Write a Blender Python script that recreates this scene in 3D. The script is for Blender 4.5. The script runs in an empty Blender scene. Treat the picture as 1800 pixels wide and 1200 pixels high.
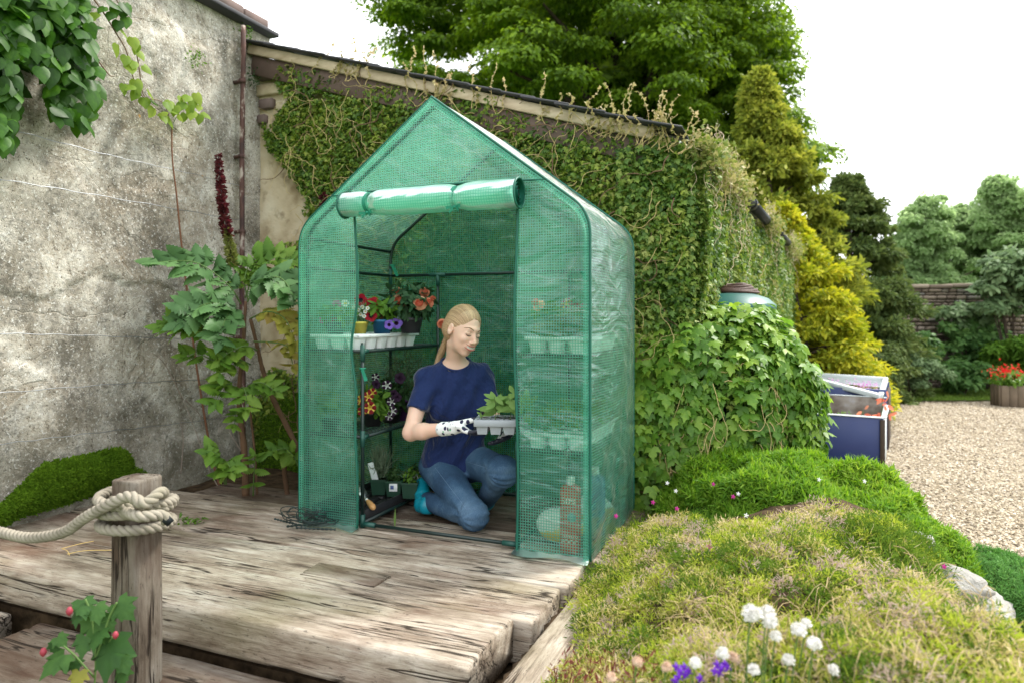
import bpy, math, random
import numpy as np
from mathutils import Vector, Matrix
random.seed(7); rng = np.random.default_rng(7)
SC = bpy.context.scene; COL = SC.collection
R = math.radians
# ---------------------------------------------------------------- camera, sky, sun, exposure
EYE = 0.98
cam = bpy.data.cameras.new('camera'); camo = bpy.data.objects.new('camera', cam); COL.objects.link(camo)
camo.location = (0, 0, EYE); camo.rotation_euler = (R(90), 0, 0)
cam.sensor_width = 36; cam.lens = 24; cam.shift_y = -42/1800; cam.clip_end = 2000; cam.clip_start = 0.05
cam.dof.use_dof = True; cam.dof.focus_distance = 2.95; cam.dof.aperture_fstop = 2.5
SC.camera = camo
world = bpy.data.worlds.new('World'); SC.world = world; world.use_nodes = True
wt = world.node_tree; wt.nodes.clear()
sky = wt.nodes.new('ShaderNodeTexSky'); sky.sky_type = 'NISHITA'; sky.sun_disc = False
SUN_EL, SUN_AZ = 52, 62          # azimuth clockwise from +Y
sky.sun_elevation = R(SUN_EL); sky.sun_rotation = R(SUN_AZ); sky.air_density = 1.2; sky.dust_density = 3.0
hs = wt.nodes.new('ShaderNodeHueSaturation'); hs.inputs['Saturation'].default_value = 0.22; hs.inputs['Value'].default_value = 1.0
wtc = wt.nodes.new('ShaderNodeTexCoord'); wn = wt.nodes.new('ShaderNodeTexNoise'); wn.inputs['Scale'].default_value = 2.2; wn.inputs['Detail'].default_value = 5
wr = wt.nodes.new('ShaderNodeMapRange'); wr.inputs[1].default_value = .35; wr.inputs[2].default_value = .65; wr.inputs[3].default_value = .8; wr.inputs[4].default_value = 1.0
wm = wt.nodes.new('ShaderNodeMixRGB'); wm.inputs[2].default_value = (9.5, 9.7, 10.0, 1)
bg = wt.nodes.new('ShaderNodeBackground'); bg.inputs['Strength'].default_value = 0.15
wo = wt.nodes.new('ShaderNodeOutputWorld')
L_ = wt.links.new
L_(sky.outputs[0], hs.inputs['Color']); L_(wtc.outputs['Generated'], wn.inputs['Vector']); L_(wn.outputs[0], wr.inputs[0])
L_(wr.outputs[0], wm.inputs[0]); L_(hs.outputs[0], wm.inputs[1]); L_(wm.outputs[0], bg.inputs['Color']); L_(bg.outputs[0], wo.inputs[0])
sl = bpy.data.lights.new('sun', 'SUN'); sl.energy = 3.0; sl.angle = R(10); sl.color = (1, .95, .86)
slo = bpy.data.objects.new('sun', sl); COL.objects.link(slo)
sd = Vector((math.sin(R(SUN_AZ))*math.cos(R(SUN_EL)), math.cos(R(SUN_AZ))*math.cos(R(SUN_EL)), math.sin(R(SUN_EL))))
slo.rotation_euler = sd.to_track_quat('Z', 'Y').to_euler(); slo.location = sd*30
SC.view_settings.view_transform = 'Standard'; SC.view_settings.look = 'None'; SC.view_settings.gamma = 1
SC.view_settings.use_curve_mapping = False; SC.view_settings.exposure = 0.9
SC.cycles.transparent_max_bounces = 24; SC.cycles.max_bounces = 8
# ---------------------------------------------------------------- helpers
def tag(o, label=None, cat=None, group=None, kind=None):
    if label: o['label'] = label
    if cat: o['category'] = cat
    if group: o['group'] = group
    if kind: o['kind'] = kind
    return o
def empty(name, loc=(0,0,0), rz=0, label=None, cat=None, group=None, kind=None):
    o = bpy.data.objects.new(name, None); COL.objects.link(o); o.location = loc; o.rotation_euler = (0,0,rz)
    o.empty_display_size = .1
    return tag(o, label, cat, group, kind)
def P(px, py, Y):
    return np.array(((px-900)/1200*Y, Y, EYE-(py-558)/1200*Y))
def mesh(name, parts, mats, smooth=True, uv=None):
    """parts: list of (V, F, matindex); F an (n,3) or (n,4) int array or list of such"""
    Vs, idx, st, mi = [], [], [], []; off = 0; ls = 0
    for p in parts:
        V, F = p[0], p[1]; m = p[2] if len(p) > 2 else 0
        V = np.asarray(V, float).reshape(-1, 3)
        Fl = F if isinstance(F, list) and len(F) and isinstance(F[0], np.ndarray) and F[0].ndim == 2 else [F]
        for f in Fl:
            f = np.asarray(f, int)
            if f.size == 0: continue
            k = f.shape[1]; idx.append((f+off).ravel()); st.append(ls+np.arange(len(f))*k); ls += f.size
            mi.append(np.full(len(f), m))
        Vs.append(V); off += len(V)
    V = np.concatenate(Vs); I = np.concatenate(idx); S = np.concatenate(st); MI = np.concatenate(mi)
    me = bpy.data.meshes.new(name)
    me.vertices.add(len(V)); me.vertices.foreach_set('co', V.ravel())
    me.loops.add(len(I)); me.loops.foreach_set('vertex_index', I)
    me.polygons.add(len(S)); me.polygons.foreach_set('loop_start', S)
    me.polygons.foreach_set('material_index', MI)
    me.polygons.foreach_set('use_smooth', np.full(len(S), smooth))
    if uv is not None:
        l = me.uv_layers.new(name='UVMap'); l.data.foreach_set('uv', np.asarray(uv, float)[I].ravel())
    me.update(calc_edges=True); me.validate()
    for m in (mats if isinstance(mats, (list, tuple)) else [mats]): me.materials.append(m)
    return me
def obj(name, me, parent=None, mat=None, label=None, cat=None, group=None, kind=None):
    o = bpy.data.objects.new(name, me); COL.objects.link(o)
    if parent: o.parent = parent
    if mat is not None: o.matrix_basis = mat
    return tag(o, label, cat, group, kind)
def mo(name, parts, mats, parent=None, smooth=True, uv=None, **k):
    return obj(name, mesh(name, parts, mats, smooth, uv), parent, **k)
# ---- noise
def vn(Pt, seed=0):
    Pt = np.asarray(Pt, float); i = np.floor(Pt).astype(np.int64); f = Pt-i; f = f*f*(3-2*f)
    def h(a, b, c):
        n = (a*374761393 + b*668265263 + c*2147483647 + seed*1274126177) & 0xffffffff
        n = ((n ^ (n >> 13))*1274126177) & 0xffffffff
        n = ((n ^ (n >> 16))*2246822519) & 0xffffffff
        return ((n ^ (n >> 15)) & 0xffff)/65535.0
    x, y, z = i[..., 0], i[..., 1], i[..., 2]; fx, fy, fz = f[..., 0], f[..., 1], f[..., 2]
    r = 0
    for dx in (0, 1):
        for dy in (0, 1):
            for dz in (0, 1):
                r = r + h(x+dx, y+dy, z+dz)*(fx if dx else 1-fx)*(fy if dy else 1-fy)*(fz if dz else 1-fz)
    return r
def fbm(Pt, oct=4, seed=0):
    Pt = np.asarray(Pt, float); r = 0; a = .5; t = 0
    for k in range(oct): r = r+a*vn(Pt*(2**k)+17.3*k, seed+k); t += a; a *= .5
    return r/t
# ---- primitives -> (V, F)
def box(c, s, R3=None):
    c = np.array(c, float); s = np.array(s, float)/2
    V = np.array([(x, y, z) for x in (-1, 1) for y in (-1, 1) for z in (-1, 1)], float)*s
    if R3 is not None: V = V@np.array(R3).T
    return V+c, np.array([(0,1,3,2),(4,6,7,5),(0,4,5,1),(2,3,7,6),(0,2,6,4),(1,5,7,3)])
def bbox(c, s, b=.004, R3=None):
    """box with chamfered edges"""
    c = np.array(c, float); h = np.array(s, float)/2; b = min(b, h.min()*.9)
    V = []; 
    for x in (-1, 1):
        for y in (-1, 1):
            for z in (-1, 1):
                for k in range(3):
                    v = h-b; v = v.copy(); v[k] = h[k]; V.append(v*np.array((x, y, z)))
    V = np.array(V); 
    def id(x, y, z, k): return ((x*2+y)*2+z)*3+k
    F4 = []; F3 = []
    for k in range(3):
        for s_ in (0, 1):
            q = []
            for (p, r) in ((0,0),(1,0),(1,1),(0,1)):
                t = [0, 0, 0]; t[k] = s_; t[(k+1) % 3] = p; t[(k+2) % 3] = r; q.append(id(*t, k))
            F4.append(q if s_ else q[::-1])
    for k in range(3):
        a, bb = (k+1) % 3, (k+2) % 3
        for p in (0, 1):
            for r in (0, 1):
                t0 = [0]*3; t1 = [0]*3; t0[k] = 0; t1[k] = 1; t0[a] = t1[a] = p; t0[bb] = t1[bb] = r
                q = [id(*t0, a), id(*t1, a), id(*t1, bb), id(*t0, bb)]
                F4.append(q if (p ^ r) else q[::-1])
    for x in (0, 1):
        for y in (0, 1):
            for z in (0, 1):
                q = [id(x, y, z, 0), id(x, y, z, 1), id(x, y, z, 2)]
                F3.append(q if (x+y+z) % 2 else q[::-1])
    if R3 is not None: V = V@np.array(R3).T
    return V+c, [np.array(F4), np.array(F3)]
def frames(Pn):
    T = np.gradient(Pn, axis=0); T /= np.linalg.norm(T, axis=1)[:, None]+1e-12
    up = np.array((0, 0, 1.)); 
    if abs(T[0]@up) > .9: up = np.array((1., 0, 0))
    N = np.zeros_like(T); n = up-T[0]*(up@T[0]); n /= np.linalg.norm(n); N[0] = n
    for i in range(1, len(T)):
        n = n-T[i]*(n@T[i]); n /= np.linalg.norm(n)+1e-12; N[i] = n
    return T, N, np.cross(T, N)
def tube(pts, r, sides=8, cap=True):
    Pn = np.asarray(pts, float); n = len(Pn); r = np.broadcast_to(np.asarray(r, float), (n,))
    T, N, B = frames(Pn); a = np.arange(sides)/sides*2*math.pi
    V = (Pn[:, None]+r[:, None, None]*(np.cos(a)[None, :, None]*N[:, None]+np.sin(a)[None, :, None]*B[:, None])).reshape(-1, 3)
    i = np.arange(n-1)[:, None]*sides; j = np.arange(sides)[None]; k = (j+1) % sides
    F = np.stack([i+j, i+k, i+k+sides, i+j+sides], -1).reshape(-1, 4)
    if cap:
        V = np.concatenate([V, Pn[:1], Pn[-1:]]); a0 = len(V)-2; jj = np.arange(sides); kk = (jj+1) % sides
        C = np.concatenate([np.stack([np.full(sides, a0), kk, jj], 1), np.stack([np.full(sides, a0+1), (n-1)*sides+jj, (n-1)*sides+kk], 1)])
        return V, [F, C]
    return V, [F]
def spl(pts, n=24):
    """Catmull-Rom through points"""
    p = np.asarray(pts, float)
    if len(p) < 3: 
        t = np.linspace(0, 1, n)[:, None]; return p[0]*(1-t)+p[-1]*t
    p = np.concatenate([2*p[:1]-p[1:2], p, 2*p[-1:]-p[-2:-1]]); m = len(p)-3
    t = np.linspace(0, m-1e-6, n); i = t.astype(int); f = (t-i)[:, None]
    a, b, c, d = p[i], p[i+1], p[i+2], p[i+3]
    return .5*((2*b)+(c-a)*f+(2*a-5*b+4*c-d)*f**2+(3*b-a-3*c+d)*f**3)
def lathe(prof, n=24, c=(0, 0, 0)):
    prof = np.asarray(prof, float); a = np.arange(n)/n*2*math.pi
    V = np.stack([prof[:, 0, None]*np.cos(a), prof[:, 0, None]*np.sin(a), np.repeat(prof[:, 1, None], n, 1)], -1).reshape(-1, 3)+np.array(c)
    i = np.arange(len(prof)-1)[:, None]*n; j = np.arange(n)[None]; k = (j+1) % n
    return V, np.stack([i+j, i+k, i+k+n, i+j+n], -1).reshape(-1, 4)
def ico(c, r, sub=2, seed=None, amp=0):
    a = np.arange(0, 1); n1, n2 = (6*sub, 4*sub)
    th = np.linspace(0, math.pi, n2+1); ph = np.arange(n1)/n1*2*math.pi
    D = np.stack([np.sin(th)[:, None]*np.cos(ph), np.sin(th)[:, None]*np.sin(ph), np.repeat(np.cos(th)[:, None], n1, 1)], -1).reshape(-1, 3)
    if seed is not None: D = D*(1+amp*(fbm(D*1.7+seed*3.1, 3)-.5)*2)[:, None]
    V = D*np.array(r)+np.array(c)
    i = np.arange(n2)[:, None]*n1; j = np.arange(n1)[None]; k = (j+1) % n1
    return V, np.stack([i+j, i+j+n1, i+k+n1, i+k], -1).reshape(-1, 4)
def grid(fn, nu, nv):
    u, v = np.meshgrid(np.linspace(0, 1, nu), np.linspace(0, 1, nv), indexing='ij')
    V = fn(u.ravel(), v.ravel()); i = (np.arange(nu-1)[:, None]*nv+np.arange(nv-1)[None]).ravel()
    return V, np.stack([i, i+nv, i+nv+1, i+1], 1)
# ---- leaf templates (leaf in XY, tip +Y, normal +Z)
def poly_leaf(out, curl=.25, droop=.25, centre=(0, .35)):
    o = np.array(out, float); n = len(o); V = np.concatenate([[centre], o]); F = np.array([(0, 1+i, 1+(i+1) % n) for i in range(n)])
    z = -curl*V[:, 0]**2*2-droop*V[:, 1]**2*.6+.1*np.abs(V[:, 0])
    return np.column_stack([V, z]), F
def mirror(h): return h+[(-x, y) for x, y in h[::-1] if x != 0]
T_SIMPLE = (np.array([(0,0,0),(.22,.35,.05),(0,.5,-.03),(-.22,.35,.05),(0,1,-.18)]), np.array([(0,1,2),(0,2,3),(1,4,2),(3,2,4)]))
T_QUAD = (np.array([(0,0,0),(.3,.45,.06),(0,1,-.1),(-.3,.45,.06)]), np.array([(0,1,2,3)]))
T_BLADE = (np.array([(-.03,0,0),(.03,0,0),(.026,.55,.06),(-.026,.55,.06),(0,1,.25)]), [np.array([(0,1,2,3)]), np.array([(3,2,4)])])
T_HEART = poly_leaf(mirror([(0,.02),(.18,-.08),(.36,.02),(.42,.22),(.36,.48),(.2,.75),(0,1.02)]), .5, .35)
T_OVAL = poly_leaf(mirror([(0,0),(.16,.15),(.24,.4),(.2,.68),(.09,.9),(0,1)]), .6, .3, (0,.45))
T_IVY = poly_leaf(mirror([(0,.05),(.16,-.07),(.40,-.03),(.62,.36),(.25,.36),(.30,.62),(.13,.74),(0,1.04)]), .35, .35)
T_MAPLE = poly_leaf(mirror([(0,.05),(.2,-.1),(.48,-.06),(.4,.1),(.62,.4),(.52,.44),(.42,.4),(.34,.48),(.34,.7),(.24,.68),(.12,.82),(0,1.05)]), .3, .35)
def leaflet_serr():
    h = [(0,0)]; n = 7
    for i in range(n):
        y = .08+.84*i/n; w = .2*math.sin(math.pi*min(1, (y+.12)**.8))
        h += [(w*1.2+.05, y+.05), (w*1.05, y+.1)]
    h += [(0,1)]; return poly_leaf(mirror(h), 1.0, .2, (0,.45))
T_SERR = leaflet_serr()
def orient(nrm, tip, roll=None):
    n = nrm/(np.linalg.norm(nrm, axis=1)[:, None]+1e-9)
    t = tip-n*(tip*n).sum(1)[:, None]; t /= np.linalg.norm(t, axis=1)[:, None]+1e-9
    return np.cross(t, n), t, n
def scatter(T, pos, nrm, tip, size):
    V0, F0 = T; N = len(pos); X, Y, Z = orient(nrm, tip); s = np.broadcast_to(size, (N,))[:, None, None]
    V = pos[:, None]+s*(V0[None, :, 0:1]*X[:, None]+V0[None, :, 1:2]*Y[:, None]+V0[None, :, 2:3]*Z[:, None])
    nv = len(V0); off = (np.arange(N)*nv)[:, None, None]
    Fl = F0 if isinstance(F0, list) else [F0]
    return V.reshape(-1, 3), [(f[None]+off).reshape(-1, f.shape[1]) for f in Fl]
def rn(N, s=1): return rng.normal(0, s, (N, 3))
T_FINE = (np.array([(-.05,0,0),(.09,.45,.05),(0,1,-.08),(-.10,.5,.05)]), np.array([(0,1,2,3)]))
def ru(N, a=0, b=1): return rng.uniform(a, b, N)
def leaf_objs(name, tmpl_me, pos, nrm, tip, size, parent):
    X, Y, Z = orient(np.asarray(nrm, float), np.asarray(tip, float)); size = np.broadcast_to(size, (len(pos),))
    for p, x, y, z, s in zip(pos, X, Y, Z, size):
        m = Matrix(((x[0]*s, y[0]*s, z[0]*s, p[0]), (x[1]*s, y[1]*s, z[1]*s, p[1]), (x[2]*s, y[2]*s, z[2]*s, p[2]), (0,0,0,1)))
        o = bpy.data.objects.new(name, tmpl_me); COL.objects.link(o); o.parent = parent; o.matrix_basis = m
# ---- materials
class N:
    def __init__(s, name):
        s.m = bpy.data.materials.new(name); s.m.use_nodes = True; s.t = s.m.node_tree; s.t.nodes.clear()
        s.out = s.t.nodes.new('ShaderNodeOutputMaterial'); s._c = None
    def __call__(s, ty, ins=None, **pr):
        n = s.t.nodes.new('ShaderNode'+ty)
        for k, v in pr.items(): setattr(n, k, v)
        for k, v in (ins or {}).items():
            i = n.inputs[k]
            if isinstance(v, bpy.types.NodeSocket): s.t.links.new(v, i)
            elif isinstance(v, bpy.types.Node): s.t.links.new(v.outputs[0], i)
            else:
                if isinstance(v, (tuple, list)) and len(v) == 3 and i.type == 'RGBA': v = (*v, 1)
                i.default_value = v
        return n
    def co(s, which='Object', scale=(1,1,1), rot=(0,0,0), loc=(0,0,0)):
        if s._c is None: s._c = s('TexCoord')
        return s('Mapping', {0: s._c.outputs[which], 'Scale': scale, 'Rotation': rot, 'Location': loc}).outputs[0]
    def noise(s, sc=5, det=4, v=None, rough=.55, dist=0):
        return s('TexNoise', {'Vector': v if v is not None else s.co(), 'Scale': sc, 'Detail': det, 'Roughness': rough, 'Distortion': dist}).outputs[0]
    def ramp(s, f, st, interp='LINEAR'):
        n = s('ValToRGB', {0: f}); n.color_ramp.interpolation = interp; e = n.color_ramp.elements
        while len(e) < len(st): e.new(.5)
        for el, (p, c) in zip(e, st):
            el.position = p; el.color = (c, c, c, 1) if not isinstance(c, (tuple, list)) else (*c, 1)
        return n.outputs[0]
    def mix(s, f, a, b, bt='MIX'): return s('MixRGB', {0: f, 1: a, 2: b}, blend_type=bt).outputs[0]
    def math(s, op, a, b=0.0, c=0.0): return s('Math', {0: a, 1: b, 2: c}, operation=op).outputs[0]
    def bump(s, h, st=.3, d=.01, nrm=None):
        i = {'Height': h, 'Strength': st, 'Distance': d}
        if nrm is not None: i['Normal'] = nrm
        return s('Bump', i).outputs[0]
    def pb(s, col, rough=.6, spec=.4, nrm=None, **k):
        i = {'Base Color': col, 'Roughness': rough, 'Specular IOR Level': spec}
        if nrm is not None: i['Normal'] = nrm
        i.update({a.replace('_', ' '): b for a, b in k.items()})
        return s('BsdfPrincipled', i).outputs[0]
    def fin(s, sh): s.t.links.new(sh, s.out.inputs[0]); return s.m
def plain(name, col, rough=.55, spec=.4, var=.25, sc=14, bump=.15, metal=0):
    n = N(name); f = n.noise(sc, 5); c = n.mix(f, tuple(x*(1-var) for x in col), tuple(min(1, x*(1+var)) for x in col))
    return n.fin(n.pb(c, n.ramp(n.noise(sc*2, 3), [(0, max(0, rough-.15)), (1, min(1, rough+.15))]), spec, n.bump(f, bump, .003), Metallic=metal))
def leafm(name, cols, trans=.35, rough=.42, spec=.4, clump=1.2, bright=1.6):
    n = N(name); g = n('NewGeometry'); oi = n('ObjectInfo')
    f = n.math('FRACT', n.math('ADD', g.outputs['Random Per Island'], oi.outputs['Random']))
    f2 = n.math('ADD', n.math('MULTIPLY', f, .6), n.math('MULTIPLY', n.math('SUBTRACT', n.noise(clump, 3), .3), 1.0))
    k = len(cols); c = n.ramp(f2, [(i/(k-1) if k > 1 else 0, cc) for i, cc in enumerate(cols)])
    vein = n.noise(60, 2); c2 = n.mix(n.math('MULTIPLY', vein, .25), c, (0.03, .05, .006))
    a = n.pb(c2, min(.9, rough+.1), spec*.55); hb = n('HueSaturation', {'Hue': .49, 'Saturation': 1.05, 'Value': bright, 'Color': c2})
    t = n('BsdfTranslucent', {'Color': hb.outputs[0]})
    return n.fin(n('MixShader', {0: trans, 1: a, 2: t.outputs[0]}).outputs[0])
# ---- frame of the greenhouse, deck and garden walls: u along the greenhouse front, v away from the camera
A = np.array((.927, -.3755, 0)); B = np.array((.3755, .927, 0)); GL = np.array((-1.007, 3.294, 0)); GROT = math.atan2(A[1], A[0])
def L(u, v, z=0): return GL+A*u+B*v+np.array((0, 0, z))
def Lv(u, v, z): return GL+np.outer(u, A)+np.outer(v, B)+np.outer(z, (0, 0, 1.))
WU, WV = -1.27, 1.10          # garden wall plane u, outbuilding wall plane v
def wallY(px): return 3.83/(.433+(900-px)/1200)
def PW(px, py, off=0.0):       # point on garden wall seen at a pixel
    d = P(px, py, 1)-np.array((0, 0, EYE)); o = np.array((0, 0, EYE))
    t = (WU+off-((o-GL)@A))/(d@A); return o+d*t
def PR(px, py, off=0.0):       # point on the outbuilding's gable wall
    d = P(px, py, 1)-np.array((0, 0, EYE)); o = np.array((0, 0, EYE))
    t = (WV-off-((o-GL)@B))/(d@B); return o+d*t
GZ = -.45
# ================================================================ ground
def m_gravel():
    n = N('gravel'); v = n('TexVoronoi', {'Vector': n.co(), 'Scale': 38, 'Randomness': 1}); big = n.noise(1.1, 4); fine = n.noise(90, 3)
    c = n.ramp(v.outputs['Color'], [(0, (.15,.125,.09)), (.35, (.36,.30,.22)), (.7, (.50,.43,.33)), (1, (.64,.58,.48))])
    c = n.mix(n.ramp(big, [(.4, 0), (.7, .5)]), c, (.2,.155,.1)); c = n.mix(n.math('MULTIPLY', fine, .3), c, (.12,.09,.06))
    d = n('TexVoronoi', {'Vector': n.co(), 'Scale': 38, 'Randomness': 1}, feature='DISTANCE_TO_EDGE')
    return n.fin(n.pb(c, .85, .2, n.bump(n.math('MINIMUM', d.outputs[0], .25), 1, .03)))
def m_pebble():
    n = N('pebble'); g = n('NewGeometry')
    c = n.ramp(g.outputs['Random Per Island'], [(0, (.11,.085,.055)), (.3, (.30,.24,.16)), (.6, (.44,.365,.255)), (.85, (.55,.47,.35)), (1, (.66,.60,.50))])
    return n.fin(n.pb(c, .8, .25, n.bump(n.noise(80), .3, .003)))
def m_soil():
    n = N('soil'); f = n.noise(18, 6)
    return n.fin(n.pb(n.ramp(f, [(.3, (.02,.014,.008)), (.7, (.09,.06,.035))]), .95, .1, n.bump(f, .8, .02)))
MG, MPB, MSO = m_gravel(), m_pebble(), m_soil()
def m_lawn():
    n = N('lawn'); f = n.noise(30, 5)
    return n.fin(n.pb(n.ramp(f, [(.3, (.05,.1,.015)), (.7, (.12,.2,.03))]), .9, .1, n.bump(f, .6, .02)))
MLW = m_lawn()
mo('ground', [(np.array([(-400,-400,GZ-.01),(400,-400,GZ-.01),(400,400,GZ-.01),(-400,400,GZ-.01)]), np.array([(0,1,2,3)]))], MLW, kind='structure')
def gf(u, v):
    x = -1+u*16; y = .2+v*11.9; z = GZ+.03*(fbm(np.stack([x, y, y*0], 1)*.9, 3)-.5)+.004; return np.column_stack([x, y, z])
mo('gravel_yard', [grid(gf, 90, 70)], MG, kind='structure')
# loose stones lying on the yard where single stones still read
Np = 80000; yy = 2.2+9.6*ru(Np)**1.35; fx = .36+ru(Np)*.47; xx = fx*yy
PBT, PBF = ico((0,0,0), (1,1,.55), 1); PBF = [PBF]
O8 = (np.array([(1,0,0),(.3,.9,.1),(-.7,.6,0),(-.9,-.4,.05),(.2,-.9,0),(0,0,.62),(.1,.1,-.4)])*.5, np.array([(0,1,5),(1,2,5),(2,3,5),(3,4,5),(4,0,5)]))
zz = GZ+.03*(fbm(np.stack([xx, yy, yy*0], 1)*.9, 3)-.5)+.006
ang = ru(Np, 0, 6.28)
mo('gravel_stones', [scatter(O8, np.column_stack([xx, yy, zz]), np.array((0,0,1.))+rn(Np, .25), np.column_stack([np.cos(ang), np.sin(ang), ang*0]), (.011+.024*ru(Np)**2))], MPB, smooth=False, kind='stuff')
# lawn strip beyond the gravel
def lf(u, v):
    x = 3+u*16; y = 11.75+v*1.6+.15*np.sin(x*.7)*(1-v); return np.column_stack([x, y, GZ+.03+.03*v+0*x])
mo('lawn', [grid(lf, 40, 8)], MLW, kind='structure')
Ng = 16000; gx = ru(Ng, 6, 13); gy = ru(Ng, 11.65, 13.2); 
ML_G = leafm('grass', [(.06,.12,.02), (.13,.22,.03), (.2,.28,.05)], .3)
mo('grass', [scatter(T_BLADE, np.column_stack([gx, gy+.15*np.sin(gx*.7), np.full(Ng, GZ+.03)]), np.column_stack([rn(Ng, 1)[:, :2], np.zeros(Ng)])+1e-3, np.array((0,0,1.))+rn(Ng, .3), ru(Ng, .04, .08))], ML_G, kind='stuff', smooth=False)
# soil bed behind the deck
sb = Lv(np.array([-1.5,1.45,1.45,-1.5]), np.array([-.1,-.1,1.3,1.3]), np.array([0,0,0,0.]))
def soilf(u, v):
    uu = -1.3+u*2.8; vv = -.2+v*1.4; z = -.05+.05*(fbm(np.stack([uu*4, vv*4, uu*0], 1), 3)-.5)-.25*np.clip(uu-1.3, 0, 1)
    return Lv(uu, vv, z)
mo('soil', [grid(soilf, 60, 34)], MSO, kind='structure')
# ================================================================ garden wall (left)
def m_render():
    n = N('weathered_lime_render'); co = n.co()
    big = n.noise(1.1, 5, co, .6, .4); med = n.noise(6, 6, co, .68, .3); fine = n.noise(38, 5, co, .7); speck = n.noise(150, 3, co, .7)
    base = n.ramp(n.math('ADD', n.math('MULTIPLY', med, .6), n.math('MULTIPLY', fine, .4)), [(.33, (.14,.12,.09)), (.43, (.33,.295,.235)), (.52, (.54,.505,.43)), (.64, (.70,.68,.61))])
    bare = n.ramp(n.noise(1.7, 6, n.co(loc=(3.2, 1, .4)), .55, .6), [(.575, 0), (.59, 1)])
    tan = n.ramp(fine, [(.3, (.2,.155,.105)), (.7, (.42,.35,.26))])
    c = n.mix(n.math('MULTIPLY', bare, .5), base, tan)
    mold = n.ramp(n.math('ADD', n.math('MULTIPLY', n.noise(2.4, 5, n.co(loc=(7,0,0)), .7), .55), n.math('MULTIPLY', fine, .45)), [(.46, 0), (.6, .85)])
    c = n.mix(mold, c, (.075,.068,.052))
    pits = n.ramp(n.math('ADD', n.math('MULTIPLY', speck, .6), n.math('MULTIPLY', fine, .4)), [(.40, 1), (.455, 0)]); c = n.mix(n.math('MULTIPLY', pits, .8), c, (.035,.03,.024))
    wht = n.ramp(n.noise(55, 4, n.co(loc=(1,5,2)), .85), [(.56, 0), (.64, .8)]); c = n.mix(wht, c, (.74,.74,.70))
    flake = n('TexVoronoi', {'Vector': co, 'Scale': 3.1}); fl = n.ramp(n.math('ADD', flake.outputs['Distance'], n.math('MULTIPLY', med, .3)), [(.24, .5), (.27, 0)]); c = n.mix(fl, c, (.62,.6,.53))
    lich = n.ramp(n.noise(9, 2, n.co(loc=(2,2,9))), [(.735, 0), (.75, .8)]); c = n.mix(lich, c, (.42,.22,.05))
    z = n('SeparateXYZ', {0: co}).outputs[2]; low = n('MapRange', {0: n.math('ADD', z, n.math('MULTIPLY', n.math('SUBTRACT', med, .5), .6)), 1: .05, 2: .55, 3: .55, 4: 0}).outputs[0]
    c = n.mix(low, c, (.13,.12,.08))
    cr = n('TexVoronoi', {'Vector': n.mix(.22, co, n('TexNoise', {'Vector': co, 'Scale': 3.0, 'Detail': 4}).outputs['Color'], 'ADD'), 'Scale': 1.6}, feature='DISTANCE_TO_EDGE')
    crk = n.ramp(cr.outputs[0], [(.0, .8), (.006, 0)]); c = n.mix(n.math('MULTIPLY', crk, n.ramp(big, [(.5, 0), (.58, .7)])), c, (.03,.027,.02))
    h = n.math('ADD', n.math('MULTIPLY', med, .9), n.math('ADD', n.math('MULTIPLY', fine, .5), n.math('MULTIPLY', speck, .12)))
    h = n.math('SUBTRACT', h, n.math('ADD', n.math('MULTIPLY', bare, .25), n.math('MULTIPLY', crk, .2)))
    return n.fin(n.pb(c, .92, .15, n.bump(h, .75, .022)))
MR = m_render()
gw = empty('garden_wall', tuple(L(WU, 0, 0)), GROT, 'tall old garden wall of blotchy flaking grey render under a brick coping', 'wall')
# local: x = outwards to the right (u), y = along (v)
def wallf(u, v):
    y = -3.4+u*(WV+.1+3.4); z = -.5+v*3.5
    q = np.stack([y*0, y, z], 1); d = .035*(fbm(q*1.3+5, 4)-.5)+.014*(fbm(q*6, 3)-.5)
    fl = fbm(q*np.array((1, 1.5, 2.1))+11, 4, 3); d -= .016*np.clip((fl-.56)*25, 0, 1)
    d += .12*np.clip(.25-z, 0, .6)*(.5+1.3*fbm(q*2.5+30, 3))
    return np.column_stack([d, y, z])
mo('render_face', [grid(wallf, 300, 220)], MR, gw)
mo('wall_core', [box((-.18, -1.1, 1.2), (.3, 4.6, 3.4))], MR, gw, smooth=False)
MBRK = plain('old_red_brick', (.15,.11,.10), .85, .2, .45, 9, .6)
MSL = plain('dark_slate', (.045,.045,.05), .6, .3, .4, 12, .4)
mo('drip_course', [bbox((-.12, -1.1, 2.985), (.4, 4.62, .03), .006)], MSL, gw)
cop = [mesh('coping_brick', [bbox((0,0,0), (.36, .225, .07), .01)], MBRK), ]
for i in range(20):
    o = obj('coping_brick', cop[0], gw); o.location = (-.13+random.uniform(-.006,.006), WV+.05-.12-i*.237, 3.036+random.uniform(-.003,.004)); o.rotation_euler = (random.uniform(-.01,.01), 0, random.uniform(-.02,.02))
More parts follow.
